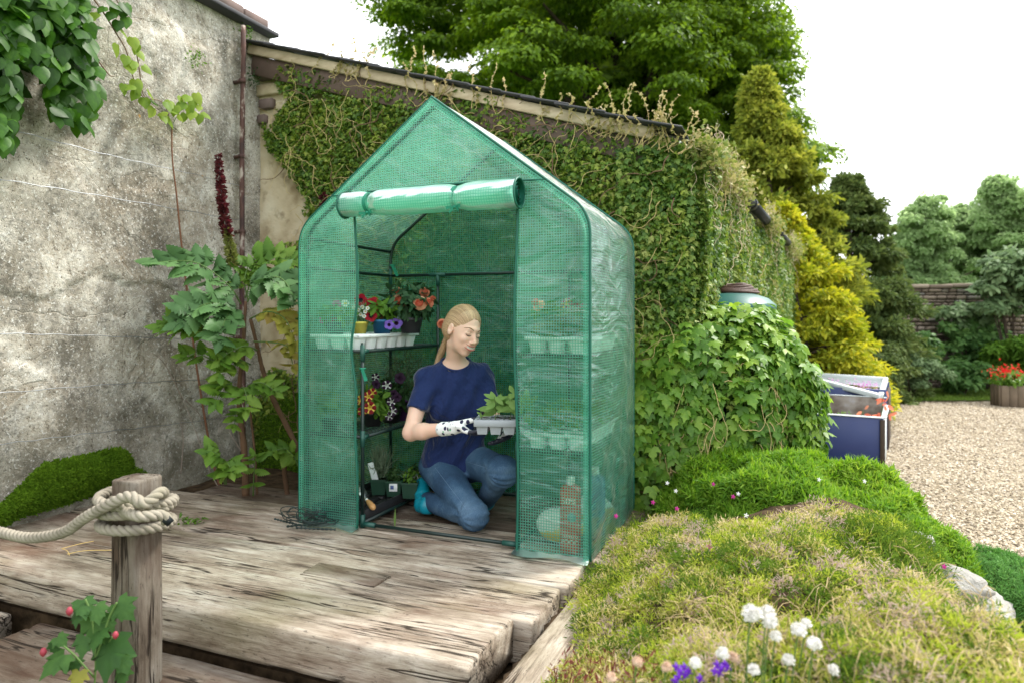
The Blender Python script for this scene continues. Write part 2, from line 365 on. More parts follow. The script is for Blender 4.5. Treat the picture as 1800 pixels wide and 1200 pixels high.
# end of the wall seen against the outbuilding
# ================================================================ outbuilding
ob = empty('outbuilding', tuple(L(WU, WV, 0)), GROT, 'low lean-to outbuilding with cream plaster gable, red brick patches and sloping slate roof', 'building')
def m_cream():
    n = N('cream_plaster'); f = n.noise(5, 6); fi = n.noise(40, 4)
    c = n.ramp(f, [(.3, (.33,.25,.15)), (.5, (.58,.49,.34)), (.7, (.7,.63,.48))]); c = n.mix(n.ramp(n.noise(11, 5), [(.55, 0), (.7, .7)]), c, (.2,.15,.09))
    c = n.mix(n.math('MULTIPLY', fi, .25), c, (.1,.08,.05))
    return n.fin(n.pb(c, .9, .15, n.bump(n.math('ADD', f, n.math('MULTIPLY', fi, .4)), .6, .015)))
MCR = m_cream()
RL = 2.88                                   # gable length in u
def roofz(x): return 2.86-.312*x            # top of verge line along the gable
def gabf(u, v):
    x = u*RL; top = roofz(x)-.1; z = -.5+v*(top+.5); q = np.stack([x, x*0, z], 1)
    return np.column_stack([x, -.03*(fbm(q*3, 4)-.5), z])
mo('gable_wall', [grid(gabf, 120, 100)], MCR, ob)
# exposed stone and brick pieces at the head of the gable
for (x, z, w, h, m_) in [(.10,2.66,.16,.07,MBRK),(.28,2.63,.15,.07,MBRK),(.45,2.58,.15,.07,MBRK),(.1,2.56,.2,.08,MCR),(.33,2.53,.17,.08,MCR),(.08,2.46,.12,.07,MBRK),(.25,2.43,.16,.07,MCR),(.78,2.44,.15,.07,MBRK),(.95,2.38,.15,.07,MBRK),(1.1,2.3,.15,.07,MBRK),(.9,2.27,.15,.07,MBRK),(.04,2.36,.07,.06,MBRK)]:
    o = mo('stone' if m_ is MCR else 'brick', [bbox((x, -.012, z), (w, .05, h), .008)], m_, ob)
# verge: brown soffit board, cream fascia, slates
MBRN = plain('brown_board', (.11,.075,.06), .7, .3, .3, 25, .3)
def m_fascia():
    n = N('cream_fascia'); f = n.noise(9, 5, n.co(scale=(1, 1, 3))); return n.fin(n.pb(n.ramp(f, [(.3, (.42,.33,.22)), (.7, (.62,.52,.38))]), .8, .2, n.bump(f, .3, .006)))
MFA = m_fascia()
ra = math.atan(.312); Rr = np.array(Matrix.Rotation(ra, 3, 'Y'))
def along(x, dz): return (x, 0, roofz(x)+dz)
Lr = RL/math.cos(ra)
segs = [(0, .95), (.955, 1.95), (1.955, 2.9)]
for a, b in segs:
    xm = (a+b)/2*math.cos(ra); mo('fascia_board', [bbox((xm, -.10, roofz(xm)-.035), ((b-a), .03, .062), .004, Rr)], MFA, ob)
for a, b in [(0, 1.45), (1.453, 2.85)]:
    xm = (a+b)/2*math.cos(ra); mo('bargeboard', [bbox((xm, -.075, roofz(xm)-.135), ((b-a), .022, .13), .004, Rr)], MBRN, ob)
slm = mesh('slate', [bbox((0, .18, 0), (.3, .5, .012), .003)], MSL)
for i in range(14):
    x = .12+i*.205; o = obj('slate', slm, ob); o.location = (x, -.09+random.uniform(-.012,.01), roofz(x)+.012+random.uniform(0,.006)); o.rotation_euler = (0, ra-.03+random.uniform(-.01,.01), random.uniform(-.015,.015))
# side wall runs away from the corner; local frame by world points
C0 = L(WU+RL, WV, 0); SD = np.array((.505, 1., 0)); SD /= np.linalg.norm(SD); SN = np.array((SD[1], -SD[0], 0))
Mi = np.array(ob.matrix_basis) if False else np.array(Matrix.Translation(Vector(L(WU, WV, 0))) @ Matrix.Rotation(GROT, 4, 'Z'))
Minv = np.linalg.inv(Mi)
def toob(V): V = np.asarray(V, float); return V@Minv[:3, :3].T+Minv[:3, 3]
SLN = 6.3; HG = roofz(RL)-.12
def sidef(u, v):
    return toob(C0+np.outer(u*SLN, SD)+np.outer(-.5+v*(HG+.5), (0,0,1.)))
mo('side_wall', [grid(sidef, 40, 12)], MCR, ob)
# roof sheet
def rooff(u, v):
    p0 = Lv(WU+0*u, WV+.02+v*SLN, 0*u); p1 = C0+np.outer(v*SLN, SD)+SN*.06; q = p0*(1-u)[:, None]+p1*u[:, None]; q[:, 2] = roofz(u*RL)-.02
    return toob(q)
mo('roof', [grid(rooff, 16, 20)], MSL, ob)
MGUT = plain('black_gutter_plastic', (.010,.013,.014), .5, .2, .3, 10, .05)
g0 = C0+SN*.13+np.array((0,0,HG+.03))
def gut(a, b, r): return tube([toob(g0+SD*a), toob(g0+SD*b)], r*.78, 14)
for a, b in [(0, 1.9), (1.95, 3.7), (3.75, 5.4)]: mo('gutter', [gut(a, b, .055)], MGUT, ob)
for a in (1.9, 3.7, 5.36): mo('gutter_joint', [gut(a-.05, a+.06, .064)], MGUT, ob)
mo('downpipe_bend', [tube([toob(g0+SD*.12+np.array((0,0,.02))), toob(g0+SD*.12+np.array((0,0,-.1))), toob(g0+SD*.14-SN*.03+np.array((0,0,-.22)))], .03, 12)], MGUT, ob)
# ================================================================ rusty pipe, wires, cane on the garden wall
def m_rust():
    n = N('rusty_iron'); f = n.noise(20, 5, n.co(scale=(1,1,.4))); return n.fin(n.pb(n.ramp(f, [(.35, (.05,.03,.028)), (.55, (.1,.05,.04)), (.62, (.35,.3,.26))]), .8, .3, n.bump(f, .5, .004)))
MRU = m_rust()
pz = [PW(424, y, .06) for y in (58, 200, 330, 440, 560)]+[PW(424, 700, .06)]
base = L(WU+.06, 0, 0); pv = (pz[0]-GL)@B
pts = [L(WU+.07+.004*math.sin(z*5), pv+.006*math.sin(z*3), z) for z in np.linspace(-.05, 2.92, 20)]
pp = empty('iron_pipe', tuple(pts[0]), 0, 'thin rusty upright pipe fixed to the garden wall close to its corner', 'pipe')
mo('pipe_run', [tube(np.array(pts)-pts[0], .017, 10)], MRU, pp)
for z in (.9, 1.6, 2.1, 2.6):
    mo('bracket', [tube([np.array((0,0,z))+A*-.07, np.array((0,0,z))+A*.02], .012, 8), tube([(np.array((0,0,z-.012))), (np.array((0,0,z+.012)))], .024, 10)], MRU, pp)
MWI = plain('galvanised_wire', (.36,.38,.40), .45, .6, .2, 30, .1, 1)
wires = [([(-60,205),(20,228),(200,275),(330,304),(424,328)], 'uppermost straining wire across the garden wall, ending at the iron pipe'),
 ([(-60,305),(0,315),(180,345),(380,380),(424,388)], 'second straining wire from the top, sagging across the flaking render'),
 ([(-60,588),(0,586),(170,590),(330,596),(424,600)], 'faint middle straining wire level with the greenhouse shelves'),
 ([(-60,694),(0,690),(180,676),(290,670),(380,667),(424,672)], 'second lowest straining wire, kinked and shiny, over the moss'),
 ([(-60,786),(0,780),(150,762),(300,745),(424,730)], 'lowest straining wire on the wall, just over the moss')]
for w, lab in wires:
    pt = spl([PW(x, y, .045) for x, y in w], 40); pt[:, 2] += .003*np.sin(np.arange(40)*1.7); c = pt[0].copy()
    o = mo('wire', [tube(pt-c, .0020, 6)], MWI, label=lab, cat='wire', group='wires strained along the garden wall'); o.location = c
# ================================================================ deck of old railway sleepers
def m_wood(name, dark=1.0, red=0.0, off=0):
    n = N(name); co = n.co(loc=(off, off*.3, 0)); oi = n('ObjectInfo')
    sh = n('VectorMath', {0: n('TexCoord').outputs['Object'], 1: n('VectorMath', {0: oi.outputs['Random'], 1: (37, 11, 5)}, operation='MULTIPLY').outputs[0]}, operation='ADD').outputs[0]
    def st(sx, sy, sz=None): return n('Mapping', {0: sh, 'Scale': (sx, sy, sz or sy)}).outputs[0]
    patch = n.noise(3.0, 6, st(.8, 1.8), .62, .6); mid = n.noise(4, 7, st(.9, 6), .7, .5); lines = n.noise(5, 8, st(.8, 24), .8, .15); sp = n.noise(45, 5, st(.6, 2.2), .75)
    d = dark
    c = n.ramp(n.math('ADD', n.math('MULTIPLY', patch, .55), n.math('MULTIPLY', mid, .45)), [(.36, (.13*d,.095*d,.07*d)), (.45, (.28*d,.225*d,.17*d)), (.53, (.43*d,.365*d,.29*d)), (.65, (.62*d,.565*d,.48*d))])
    c = n.mix(n.ramp(lines, [(.36, .75), (.48, 0)]), c, (.13*d,.095*d,.07*d)); c = n.mix(n.ramp(lines, [(.57, 0), (.70, .5)]), c, (.68*d,.64*d,.57*d))
    c = n.mix(n.ramp(n.noise(2.3, 4, st(.8, 1.5), .6), [(.52-red*.2, 0), (.64-red*.2, .6)]), c, (.15*d,.08*d,.052*d))
    c = n.mix(n.ramp(n.noise(1.6, 3, n('Mapping', {0: sh, 'Location': (4,7,1), 'Scale': (1,2,1)}).outputs[0]), [(.55, 0), (.7, .4)]), c, (.2*d,.19*d,.1*d))
    def crack(sc, sx, sy, w, lo, msk):
        q = n.math('ABSOLUTE', n.math('SUBTRACT', n.noise(sc, 3, st(sx, sy), .5, .3), .5)); m_ = n.ramp(n.noise(msk, 3, st(.6, 2.4)), [(lo, 0), (lo+.05, 1)]); return n.math('MULTIPLY', n.ramp(q, [(w*.35, 1), (w, 0)]), m_)
    cr = n.math('MAXIMUM', crack(2.0, .5, 9, .020, .50, 2.0), crack(4.5, .45, 9, .022, .53, 3.1))
    c = n.mix(n.math('MULTIPLY', cr, .92), c, (.02,.014,.01)); c = n.mix(n.ramp(sp, [(.33, .75), (.41, 0)]), c, (.035,.024,.017))
    h = n.math('ADD', n.math('MULTIPLY', mid, .5), n.math('ADD', n.math('MULTIPLY', lines, .6), n.math('ADD', n.math('MULTIPLY', patch, .5), n.math('MULTIPLY', sp, .25))))
    h = n.math('SUBTRACT', h, n.math('MULTIPLY', cr, .6))
    return n.fin(n.pb(c, .9, .15, n.bump(h, .9, .014)))
MW = m_wood('bleached_sleeper_oak'); MWR = m_wood('reddish_sleeper_oak', .55, .7, 3); MWG = m_wood('grey_post_oak', .46, 0, 7)
def sleeper(x0, x1, y0, y1, z1, th, seed, mat, parent, name='sleeper', bev=.02, tilt=0):
    """rounded, split and worn beam; x along the grain"""
    nx = max(20, int((x1-x0)/.012)); prof = []
    w = y1-y0; cy = (y0+y1)/2
    ny = 30
    # cross-section outline param
    hw, hh = w/2, th/2; out = []
    def edge(a, b, k): return [(a[0]*(1-t)+b[0]*t, a[1]*(1-t)+b[1]*t) for t in np.linspace(0, 1, k, endpoint=False)]
    bl = bev
    out += edge((-hw, -hh), (-hw, hh-bl), 8)+edge((-hw, hh-bl), (-hw+bl*.3, hh-bl*.3), 2)+edge((-hw+bl*.3, hh-bl*.3), (-hw+bl, hh), 2)+edge((-hw+bl, hh), (hw-bl, hh), 22)
    out += edge((hw-bl, hh), (hw-bl*.3, hh-bl*.3), 2)+edge((hw-bl*.3, hh-bl*.3), (hw, hh-bl), 2)+edge((hw, hh-bl), (hw, -hh), 8)+edge((hw, -hh), (-hw, -hh), 4)
    out = np.array(out); k = len(out); xs = np.linspace(x0, x1, nx)
    X = np.repeat(xs, k); Y = np.tile(out[:, 0], nx); Z = np.tile(out[:, 1], nx)
    q = np.stack([X*2.0, Y*14, Z*14], 1)+seed*13.7; n1 = fbm(q, 4, seed)-.5
    crack = np.clip(.36-fbm(np.stack([X*1.1, Y*22, Z*22], 1)+seed*7, 3, seed+5), 0, 1)*6
    wav = fbm(np.stack([X*1.3, X*0+seed, X*0], 1), 3)-.5; wz = fbm(np.stack([X*1.1, Y*3, X*0+seed*3.], 1), 3)-.5
    rad = 1+0*X; s = np.hypot(Y/hw, Z/hh)
    dy = Y/hw*(.006*n1*2-.012*np.clip(crack, 0, .5)); dz = np.where(Z > 0, 1, 0)*(.012*n1-.02*np.clip(crack, 0, .6)+.022*wz)
    # ragged worn ends
    e = np.minimum(X-x0, x1-X); er = np.clip(1-e/.025, 0, 1)**2; sg = np.where(X-x0 < x1-X, 1, -1)
    X2 = X+sg*er*.022*(fbm(np.stack([Y*9, Z*9, X*0+seed], 1), 3)); dz = dz-er*.004*(Z > 0)
    V = np.column_stack([X2, cy+Y+dy+.006*wav, z1-hh+Z+dz])
    i = np.arange(nx-1)[:, None]*k; j = np.arange(k)[None]; kk = (j+1) % k
    F = np.stack([i+j, i+j+k, i+kk+k, i+kk], -1).reshape(-1, 4)
    c0, c1 = len(V), len(V)+1; V = np.concatenate([V, [V[:k].mean(0), V[-k:].mean(0)]])
    jj = np.arange(k); C = np.concatenate([np.stack([np.full(k, c0), jj, (jj+1) % k], 1), np.stack([np.full(k, c1), (nx-1)*k+(jj+1) % k, (nx-1)*k+jj], 1)])
    return mo(name, [(V, [F, C])], mat, parent)
dk = empty('deck', tuple(GL), GROT, 'raised deck of weathered railway sleepers under the greenhouse', None, kind='structure')
rows = [(-.945,-.602,-2.3,1.345,MW),(-.598,-.3,-1.4,1.405,MW),(-.293,-.0,-1.3,1.43,MW),(.007,.24,-1.25,1.5,MW),(.247,.50,-.98,1.5,MWR),(.507,.76,-.1,1.5,MWR),(.767,.95,-.1,1.5,MWR)]
for i, (y0, y1, x0, x1, m_) in enumerate(rows):
    th = .15 if i else .135
    zt = [.004, -.004, .0, -.006, -.012, -.006, -.01][i]
    if i == 3: zt = -.006
    o = sleeper(x0, x1, y0, y1, zt, th, i+2, m_, dk, bev=.010 if i else .020)
    if i == 4: tag(o, 'dark reddish rotten sleeper at the back')
mo('packing', [box((.1, 0.0, -.3), (2.5, 1.8, .26))], MSO, dk, smooth=False)
sleeper(-2.2, -.60, -1.27, -.955, -.155, .15, 21, MW, dk, bev=.02)
sleeper(-.43, 2.0, -1.29, -.955, -.155, .15, 22, MWR, dk, bev=.02)
sleeper(-2.4, 2.2, -1.62, -1.31, -.34, .15, 23, MWR, dk)
# end sleeper lying the other way beside the deck ends
tr = empty('edging_sleeper', tuple(L(1.40+.16, -.95, 0)), GROT+R(90), 'grey split sleeper lying end-on beside the deck, against the rockery plants', 'sleeper')
sleeper(-.55, .72, -.14, .15, -.055, .2, 31, MW, tr, name='beam', bev=.02)
# inlaid repair piece in the front sleeper
sleeper(.42, .78, -.56, -.44, .0085, .03, 41, m_wood('brown_repair_oak', .72, .3, 5), dk, name='repair_inlay', bev=.003)
# ================================================================ post and rope
pc = np.array((-1.165, 2.12, 0)); post = empty('post', (pc[0], pc[1], -.34), GROT+R(4), 'square weathered wooden post standing in front of the deck with rope tied round it', 'post')
def postf():
    k = 40; nz = 120; s = .053; out = []
    for a in np.arange(k)/k*2*math.pi+1e-3:
        c, sn = math.cos(a), math.sin(a); r = (abs(c)**7+abs(sn)**7)**(-1/7); out.append((c*r*s, sn*r*s))
    out = np.array(out); zs = np.linspace(0, .822, nz); X = np.tile(out[:, 0], nz); Y = np.tile(out[:, 1], nz); Z = np.repeat(zs, k)
    q = np.stack([X*16, Y*16, Z*1.6], 1); n1 = fbm(q, 4, 9)-.5; cr = np.clip(.38-fbm(np.stack([X*26, Y*26, Z*1.2], 1), 3, 4), 0, 1)*5
    f = 1+.13*n1-.13*np.clip(cr, 0, 1)+.1*(1-Z/.82); V = np.column_stack([X*f, Y*f, Z])
    i = np.arange(nz-1)[:, None]*k; j = np.arange(k)[None]; kk = (j+1) % k; F = np.stack([i+j, i+kk, i+kk+k, i+j+k], -1).reshape(-1, 4)
    # top in rings
    R_ = []; Ft = []; base = (nz-1)*k; b0 = len(V)
    prev = base+np.arange(k); 
    for q_, t in enumerate((.93, .7, .4, .1)):
        ring = V[base:base+k].copy(); c = ring.mean(0); ring = c+(ring-c)*t; ring[:, 2] += .004+.01*(fbm(ring*30, 2)-.5); R_.append(ring)
        cur = b0+q_*k+np.arange(k); Ft.append(np.stack([prev, np.roll(prev, -1), np.roll(cur, -1), cur], 1)); prev = cur
    V = np.concatenate([V]+R_); return V, [F]+Ft+[prev[None]]
mo('timber', [postf()], m_wood('post_oak_upright', .8, 0, 9) if False else None or MWG, post)
# rotate grain: the post's material runs along z
def regrain(m):
    for n_ in m.node_tree.nodes:
        if n_.type == 'MAPPING' and abs(n_.inputs['Scale'].default_value[0]-n_.inputs['Scale'].default_value[2]) > .2:
            s = n_.inputs['Scale'].default_value; s0, s1, s2 = s; n_.inputs['Scale'].default_value = (s1, s1, s0)
regrain(MWG)
def m_rope():
    n = N('rope_fibre'); f = n.noise(70, 4); c = n.ramp(n.noise(7, 3), [(.3, (.18,.16,.125)), (.55, (.32,.29,.235)), (.75, (.21,.195,.13))]); c = n.mix(n.math('MULTIPLY', f, .3), c, (.15,.13,.1))
    return n.fin(n.pb(c, .9, .1, n.bump(n.noise(260, 2), .4, .002)))
MRO = m_rope()
rope = empty('rope', tuple(pc+np.array((0,0,.38))), 0, 'thick cream three-strand rope knotted round the post and sagging off to the left', 'rope')
def strands(path, r=.0155, pitch=.062, name='strand'):
    p = spl(path, 560); seg = np.r_[0, np.cumsum(np.linalg.norm(np.diff(p, axis=0), axis=1))]; T, N_, B_ = frames(p)
    for k in range(3):
        a = seg/pitch*2*math.pi+k*2*math.pi/3; q = p+r*.52*(np.cos(a)[:, None]*N_+np.sin(a)[:, None]*B_)
        mo(name, [tube(q, r*.56, 7)], MRO, rope)
O = pc+np.array((0,0,.38)); 
def rp(px, py, Y): return P(px, py, Y)-O
# sagging run
strands([rp(-420, 800, 2.8), rp(-90, 915, 2.35), rp(-10, 932, 2.25), rp(50, 944, 2.17), rp(110, 935, 2.1), rp(148, 910, 2.04), rp(184, 890, 2.0), rp(226, 872, 1.985), rp(254, 884, 1.985), rp(280, 866, 2.03), rp(286, 868, 2.1), rp(274, 885, 2.24)], .0165)
# wraps round the post
def loop(z0, dz, r, a0, a1, n=14): return [np.array((r*1.12*math.cos(a), r*math.sin(a), z0+dz*i/n)) for i, a in enumerate(np.linspace(a0, a1, n+1))]
strands(loop(.008, .02, .092, R(-200), R(160), 16)+[rp(238, 905, 1.975), rp(284, 905, 2.0), rp(294, 917, 2.02)], .0155)
strands(loop(-.03, -.012, .090, R(-190), R(200), 16), .0155)
strands(loop(.055, -.03, .094, R(150), R(400), 12), .0155)
mo('rope_end_cap', [tube([rp(288, 908, 2.005), rp(300, 919, 2.01)], .013, 10)], MGUT, rope)
# ================================================================ greenhouse
def m_cover(name, cell_f=.08, thread_f=.66, cell=.0115, tint=(.80,.95,.87), gloss=1.0, crk=1.0):
    n = N(name); uv = n('UVMap').outputs[0]; sp = n('SeparateXYZ', {0: uv})
    def line(o):
        f = n.math('FRACT', n.math('DIVIDE', o, cell)); return n.math('LESS_THAN', f, .33)
    th = n.math('MAXIMUM', line(sp.outputs[0]), line(sp.outputs[1]))
    cloud = n.noise(5, 4, n.co(scale=(1, 1, 1.5)))
    fac = n.mix(th, n('MapRange', {0: cloud, 1: .35, 2: .7, 3: cell_f-.1, 4: cell_f+.14}).outputs[0], (thread_f,)*3)
    oc = n.mix(th, (.36,.74,.60), (.045,.42,.29))
    # creased film: a few long folds and small crinkles
    cr = n('TexVoronoi', {'Vector': n.mix(.35, n.co(scale=(2.2, 2.2, 5.5)), n('TexNoise', {'Vector': n.co(), 'Scale': 4, 'Detail': 3}).outputs['Color'], 'ADD'), 'Scale': 2.3}, feature='DISTANCE_TO_EDGE')
    rid = n.math('POWER', n.math('SUBTRACT', 1, n.math('MINIMUM', n.math('MULTIPLY', cr.outputs[0], 5), 1)), 3)
    wv = n.noise(2.6, 2.2, n.co(scale=(1.2, 1.2, 3.2)), .6, 1.2)
    h = n.math('ADD', n.math('MULTIPLY', rid, n.ramp(cloud, [(.48, 0), (.62, .14*crk)])), n.math('ADD', n.math('MULTIPLY', wv, 1.3*crk), n.math('MULTIPLY', th, .02)))
    nr = n.bump(h, .75, .02)
    body = n.pb(oc, .34, .5, nr); tl = n('BsdfTranslucent', {'Color': (.34,.86,.66,1), 'Normal': nr}).outputs[0]
    opq = n('MixShader', {0: .5, 1: body, 2: tl}).outputs[0]
    tr = n('BsdfTransparent', {'Color': (*tint, 1)}).outputs[0]
    s = n('MixShader', {0: fac, 1: tr, 2: opq}).outputs[0]
    gl = n('BsdfGlossy', {'Color': (1,1,1,1), 'Roughness': .30, 'Normal': nr}).outputs[0]
    fr = n('Fresnel', {'IOR': 1.45, 'Normal': nr}).outputs[0]
    fr2 = n.math('ADD', n.math('MULTIPLY', fr, gloss), n.math('MULTIPLY', n.math('MULTIPLY', rid, .05), n.ramp(cloud, [(.45, 0), (.6, 1)])))
    return n.fin(n('MixShader', {0: fr2, 1: s, 2: gl}).outputs[0])
MCV = m_cover('green_mesh_film'); MCB = m_cover('green_mesh_back', .04, .70, tint=(.64,.91,.74), gloss=.55, crk=.6); MCH = m_cover('green_mesh_hem', .12, .80, gloss=.15, crk=.3); MCR2 = m_cover('green_film_rolled', .96, 1.0, gloss=.42, crk=.6)
MPI = plain('green_piping', (.006,.10,.065), .5, .4, .2, 30, .05)
MTB = plain('dark_green_tube', (.006,.02,.018), .38, .5, .2, 30, .05)
MCN = plain('green_connector', (.012,.07,.055), .45, .5, .2, 30, .05)
MTIE = plain('green_tie', (.01,.2,.12), .55, .4, .2, 30, .1)
GW, GD, GH, GE = 1.43, .78, 1.945, 1.40
gh = empty('greenhouse', tuple(GL+np.array((0,0,.002))), GROT, 'walk-in greenhouse with green mesh cover, its door rolled up and tied', 'greenhouse')
CR = .09     # eave rounding
def eave_profile(n=10):
    """left half profile points (u,z) from ground to peak with rounded eave"""
    a = np.array((0, GE)); d2 = np.array((GW/2, GH-GE)); d2 = d2/np.linalg.norm(d2)
    p0 = np.array((0, GE-CR)); p1 = a+d2*CR; t = np.linspace(0, 1, n)[:, None]
    arc = (1-t)**2*p0+2*t*(1-t)*a+t**2*p1
    return arc
ARC = eave_profile()
def topz(u):
    u = np.asarray(u, float); x = np.minimum(u, GW-u)
    z = np.interp(x, np.r_[ARC[:, 0], GW/2], np.r_[ARC[:, 1], GH]); return z
def wr(u, z, s, a=1.0):
    q = np.stack([u*2.5, z*3.5, u*0+s*9.1], 1); q2 = np.stack([u*8, z*11, u*0+s*3.3], 1)
    return a*(.02*(fbm(q, 3)-.5)+.009*(np.abs(fbm(q2, 3)-.5)*2))
def panel(name, u0f, u1f, z0f, z1f, vpos, s, nu=40, nv=80, mat=MCV, amp=1.0, parent=gh, edge0=True):
    def f(a, b):
        z_guess = b
        z0 = z0f(a) if callable(z0f) else z0f+0*a
        um = u0f(.5)+(u1f(.5)-u0f(.5))*a if False else None
        # two passes: u depends on z, z1 depends on u
        zt = z0+(1.4-z0)*b
        for _ in range(3):
            u = u0f(zt)*(1-a)+u1f(zt)*a; zz0 = z0f(u) if callable(z0f) else z0f+0*u; zz1 = z1f(u) if callable(z1f) else z1f+0*u
            zt = zz0+(zz1-zz0)*b
        w = wr(u, zt, s, amp)*np.sin(math.pi*np.clip(a, 0, 1))**.35
        f.uv = np.column_stack([u, zt]); return np.column_stack([u, vpos-w, zt])
    V, F = grid(f, nu, nv); return mo(name, [(V, F)], mat, parent, uv=f.uv)
SEAM = 1.545
def uL(z): return .318+.010*np.sin(z*6.5+.6)-.022*np.exp(-((z-.86)/.12)**2)+.014*np.exp(-((z-.62)/.09)**2)
def uR(z): return 1.112+.006*np.sin(z*5)-.006*np.exp(-((z-.9)/.3)**2)
FV = -.012
seamz = lambda u: np.minimum(SEAM+.012*np.sin((u-.2)*3.1), topz(u))
panel('front_panel', lambda z: -.004+0*z, uL, 0.0, seamz, FV, 1)
panel('front_panel', uR, lambda z: GW+.004+0*z, 0.0, seamz, FV, 2)
ulim = (SEAM-GE)/(GH-GE)*GW/2
def gab(a, b):
    u = ulim+.003+(GW-2*ulim-.006)*a; z0 = seamz(u); z1 = topz(u)-.001; z = z0+(z1-z0)*b
    gab.uv = np.column_stack([u, z]); return np.column_stack([u, FV-.002-wr(u, z, 3, .8)*np.sin(math.pi*b)**.3, z])
V, F = grid(gab, 90, 40); mo('gable_panel', [(V, F)], MCV, gh, uv=gab.uv)
# back panel (zipped up, creased)
def bck(a, b):
    u = GW*a; z = .0+topz(u)*b; bck.uv = np.column_stack([u, z]); return np.column_stack([u, GD+.012+wr(u, z, 4, 1.3), z])
V, F = grid(bck, 90, 110); mo('back_panel', [(V, F)], MCB, gh, uv=bck.uv)
# side panels with roof slopes: one sheet each over the profile
prof = np.concatenate([np.column_stack([np.zeros(26), np.linspace(0, GE-CR, 26)]), ARC[1:], np.column_stack([np.linspace(ARC[-1, 0], GW/2, 22), np.linspace(ARC[-1, 1], GH, 22)])[1:]])
sl_ = np.r_[0, np.cumsum(np.linalg.norm(np.diff(prof, axis=0), axis=1))]; K = len(prof)
for side in (0, 1):
    def sf(a, b):
        i = b*(K-1); u = np.interp(i, np.arange(K), prof[:, 0]); z = np.interp(i, np.arange(K), prof[:, 1]); s = np.interp(i, np.arange(K), sl_)
        v = -.012+(GD+.024)*a; bul = np.sin(math.pi*a)**.7
        w = (wr(v*1.2, s, 5+side, 1.5)+.012*np.sin(s*3.2))*bul*np.clip((GH-z)*4, .1, 1)
        nx = np.where(z < GE-CR, 1, .6); nz = np.where(z < GE-CR, 0, .8)
        u = u-(w+.006)*nx; z = z+w*nz
        u = u-.02*bul*np.exp(-((s-1.1)/.5)**2)
        sf.uv = np.column_stack([v, s]); return np.column_stack([GW-u if side else u, v, z])
    V, F = grid(sf, 36, 110); mo('side_panel', [(V, F)], MCV, gh, uv=sf.uv)
# hems: doubled strips inside the front edges
def hem(name, pts, w, off, s=0, dirn=None):
    p = np.array(pts, float); T = np.gradient(p, axis=0); T /= np.linalg.norm(T, axis=1)[:, None]; Nn = np.column_stack([T[:, 2], T[:, 1]*0, -T[:, 0]])
    if dirn is not None: Nn = Nn*dirn
    q = p+Nn*w; V = np.concatenate([p, q]); n_ = len(p); V[:, 1] += off
    F = np.array([(i, i+1, n_+i+1, n_+i) for i in range(n_-1)]); ss = np.r_[0, np.cumsum(np.linalg.norm(np.diff(p, axis=0), axis=1))]
    uv = np.column_stack([np.r_[ss*0, ss*0+w], np.r_[ss, ss]]); mo(name, [(V, F)], MCH, gh, uv=uv)
lp = np.column_stack([prof[:, 0]+.001, np.full(K, FV-.009), prof[:, 1]-.002])
hem('hem', lp, .024, -.01, dirn=1); rp_ = lp.copy(); rp_[:, 0] = GW-rp_[:, 0]; hem('hem', rp_, .024, -.01, dirn=-1)
# piping along edges
def pipe3(name, pts, r=.0045, mat=MPI, sides=6): return mo(name, [tube(np.array(pts, float), r, sides)], mat, gh)
full = np.concatenate([prof, np.column_stack([GW-prof[::-1, 0], prof[::-1, 1]])[1:]])
for vv in (FV-.012, GD+.016): pipe3('piping', np.column_stack([full[:, 0]*1.006-.004, np.full(len(full), vv), full[:, 1]+.003]), .0055)
zz_ = np.linspace(0, SEAM-.0, 50)
pipe3('piping', np.column_stack([uL(zz_)-.004, FV-.008+0*zz_, zz_]), .006); pipe3('piping', np.column_stack([uR(zz_)+.004, FV-.008+0*zz_, zz_]), .006)
us = np.linspace(ulim, GW-ulim, 40); pipe3('piping', np.column_stack([us, np.full(40, FV-.016), seamz(us)]), .0042)
# folded bottom flaps lying on the deck
def flap(u0, u1, name='ground_flap'):
    def f(a, b):
        u = u0+(u1-u0)*a; f.uv = np.column_stack([u, b*.08]); return np.column_stack([u+.01*b, FV-.075*b*(.75+.25*np.sin(u*23)), .004+.004*(1-b)*np.sin(u*40)**2+.003])
    V, F = grid(f, 30, 5); mo(name, [(V, F)], MCV, gh, uv=f.uv)
flap(.06, .33); flap(1.10, GW)
# rolled door
ru0, ru1 = .295, 1.145; rz = lambda t: 1.489-.004*t
def roll(a, b):
    t = a; ang_ = b*2*math.pi; x = ru0+(ru1-ru0)*t
    pin = 1-.20*np.exp(-((t-.17)/.035)**2)-.16*np.exp(-((t-.68)/.035)**2)
    r = (.054+.008*t)*pin*(1+.10*(fbm(np.stack([x*5, np.cos(ang_)*1.3, np.sin(ang_)*1.3], 1), 3)-.5)*2)
    roll.uv = np.column_stack([x, b*.37]); return np.column_stack([x, FV-.062+r*np.cos(ang_)*.95, rz(t)+r*np.sin(ang_)])
V, F = grid(roll, 90, 40); mo('rolled_door', [(V, F)], MCR2, gh, uv=roll.uv)
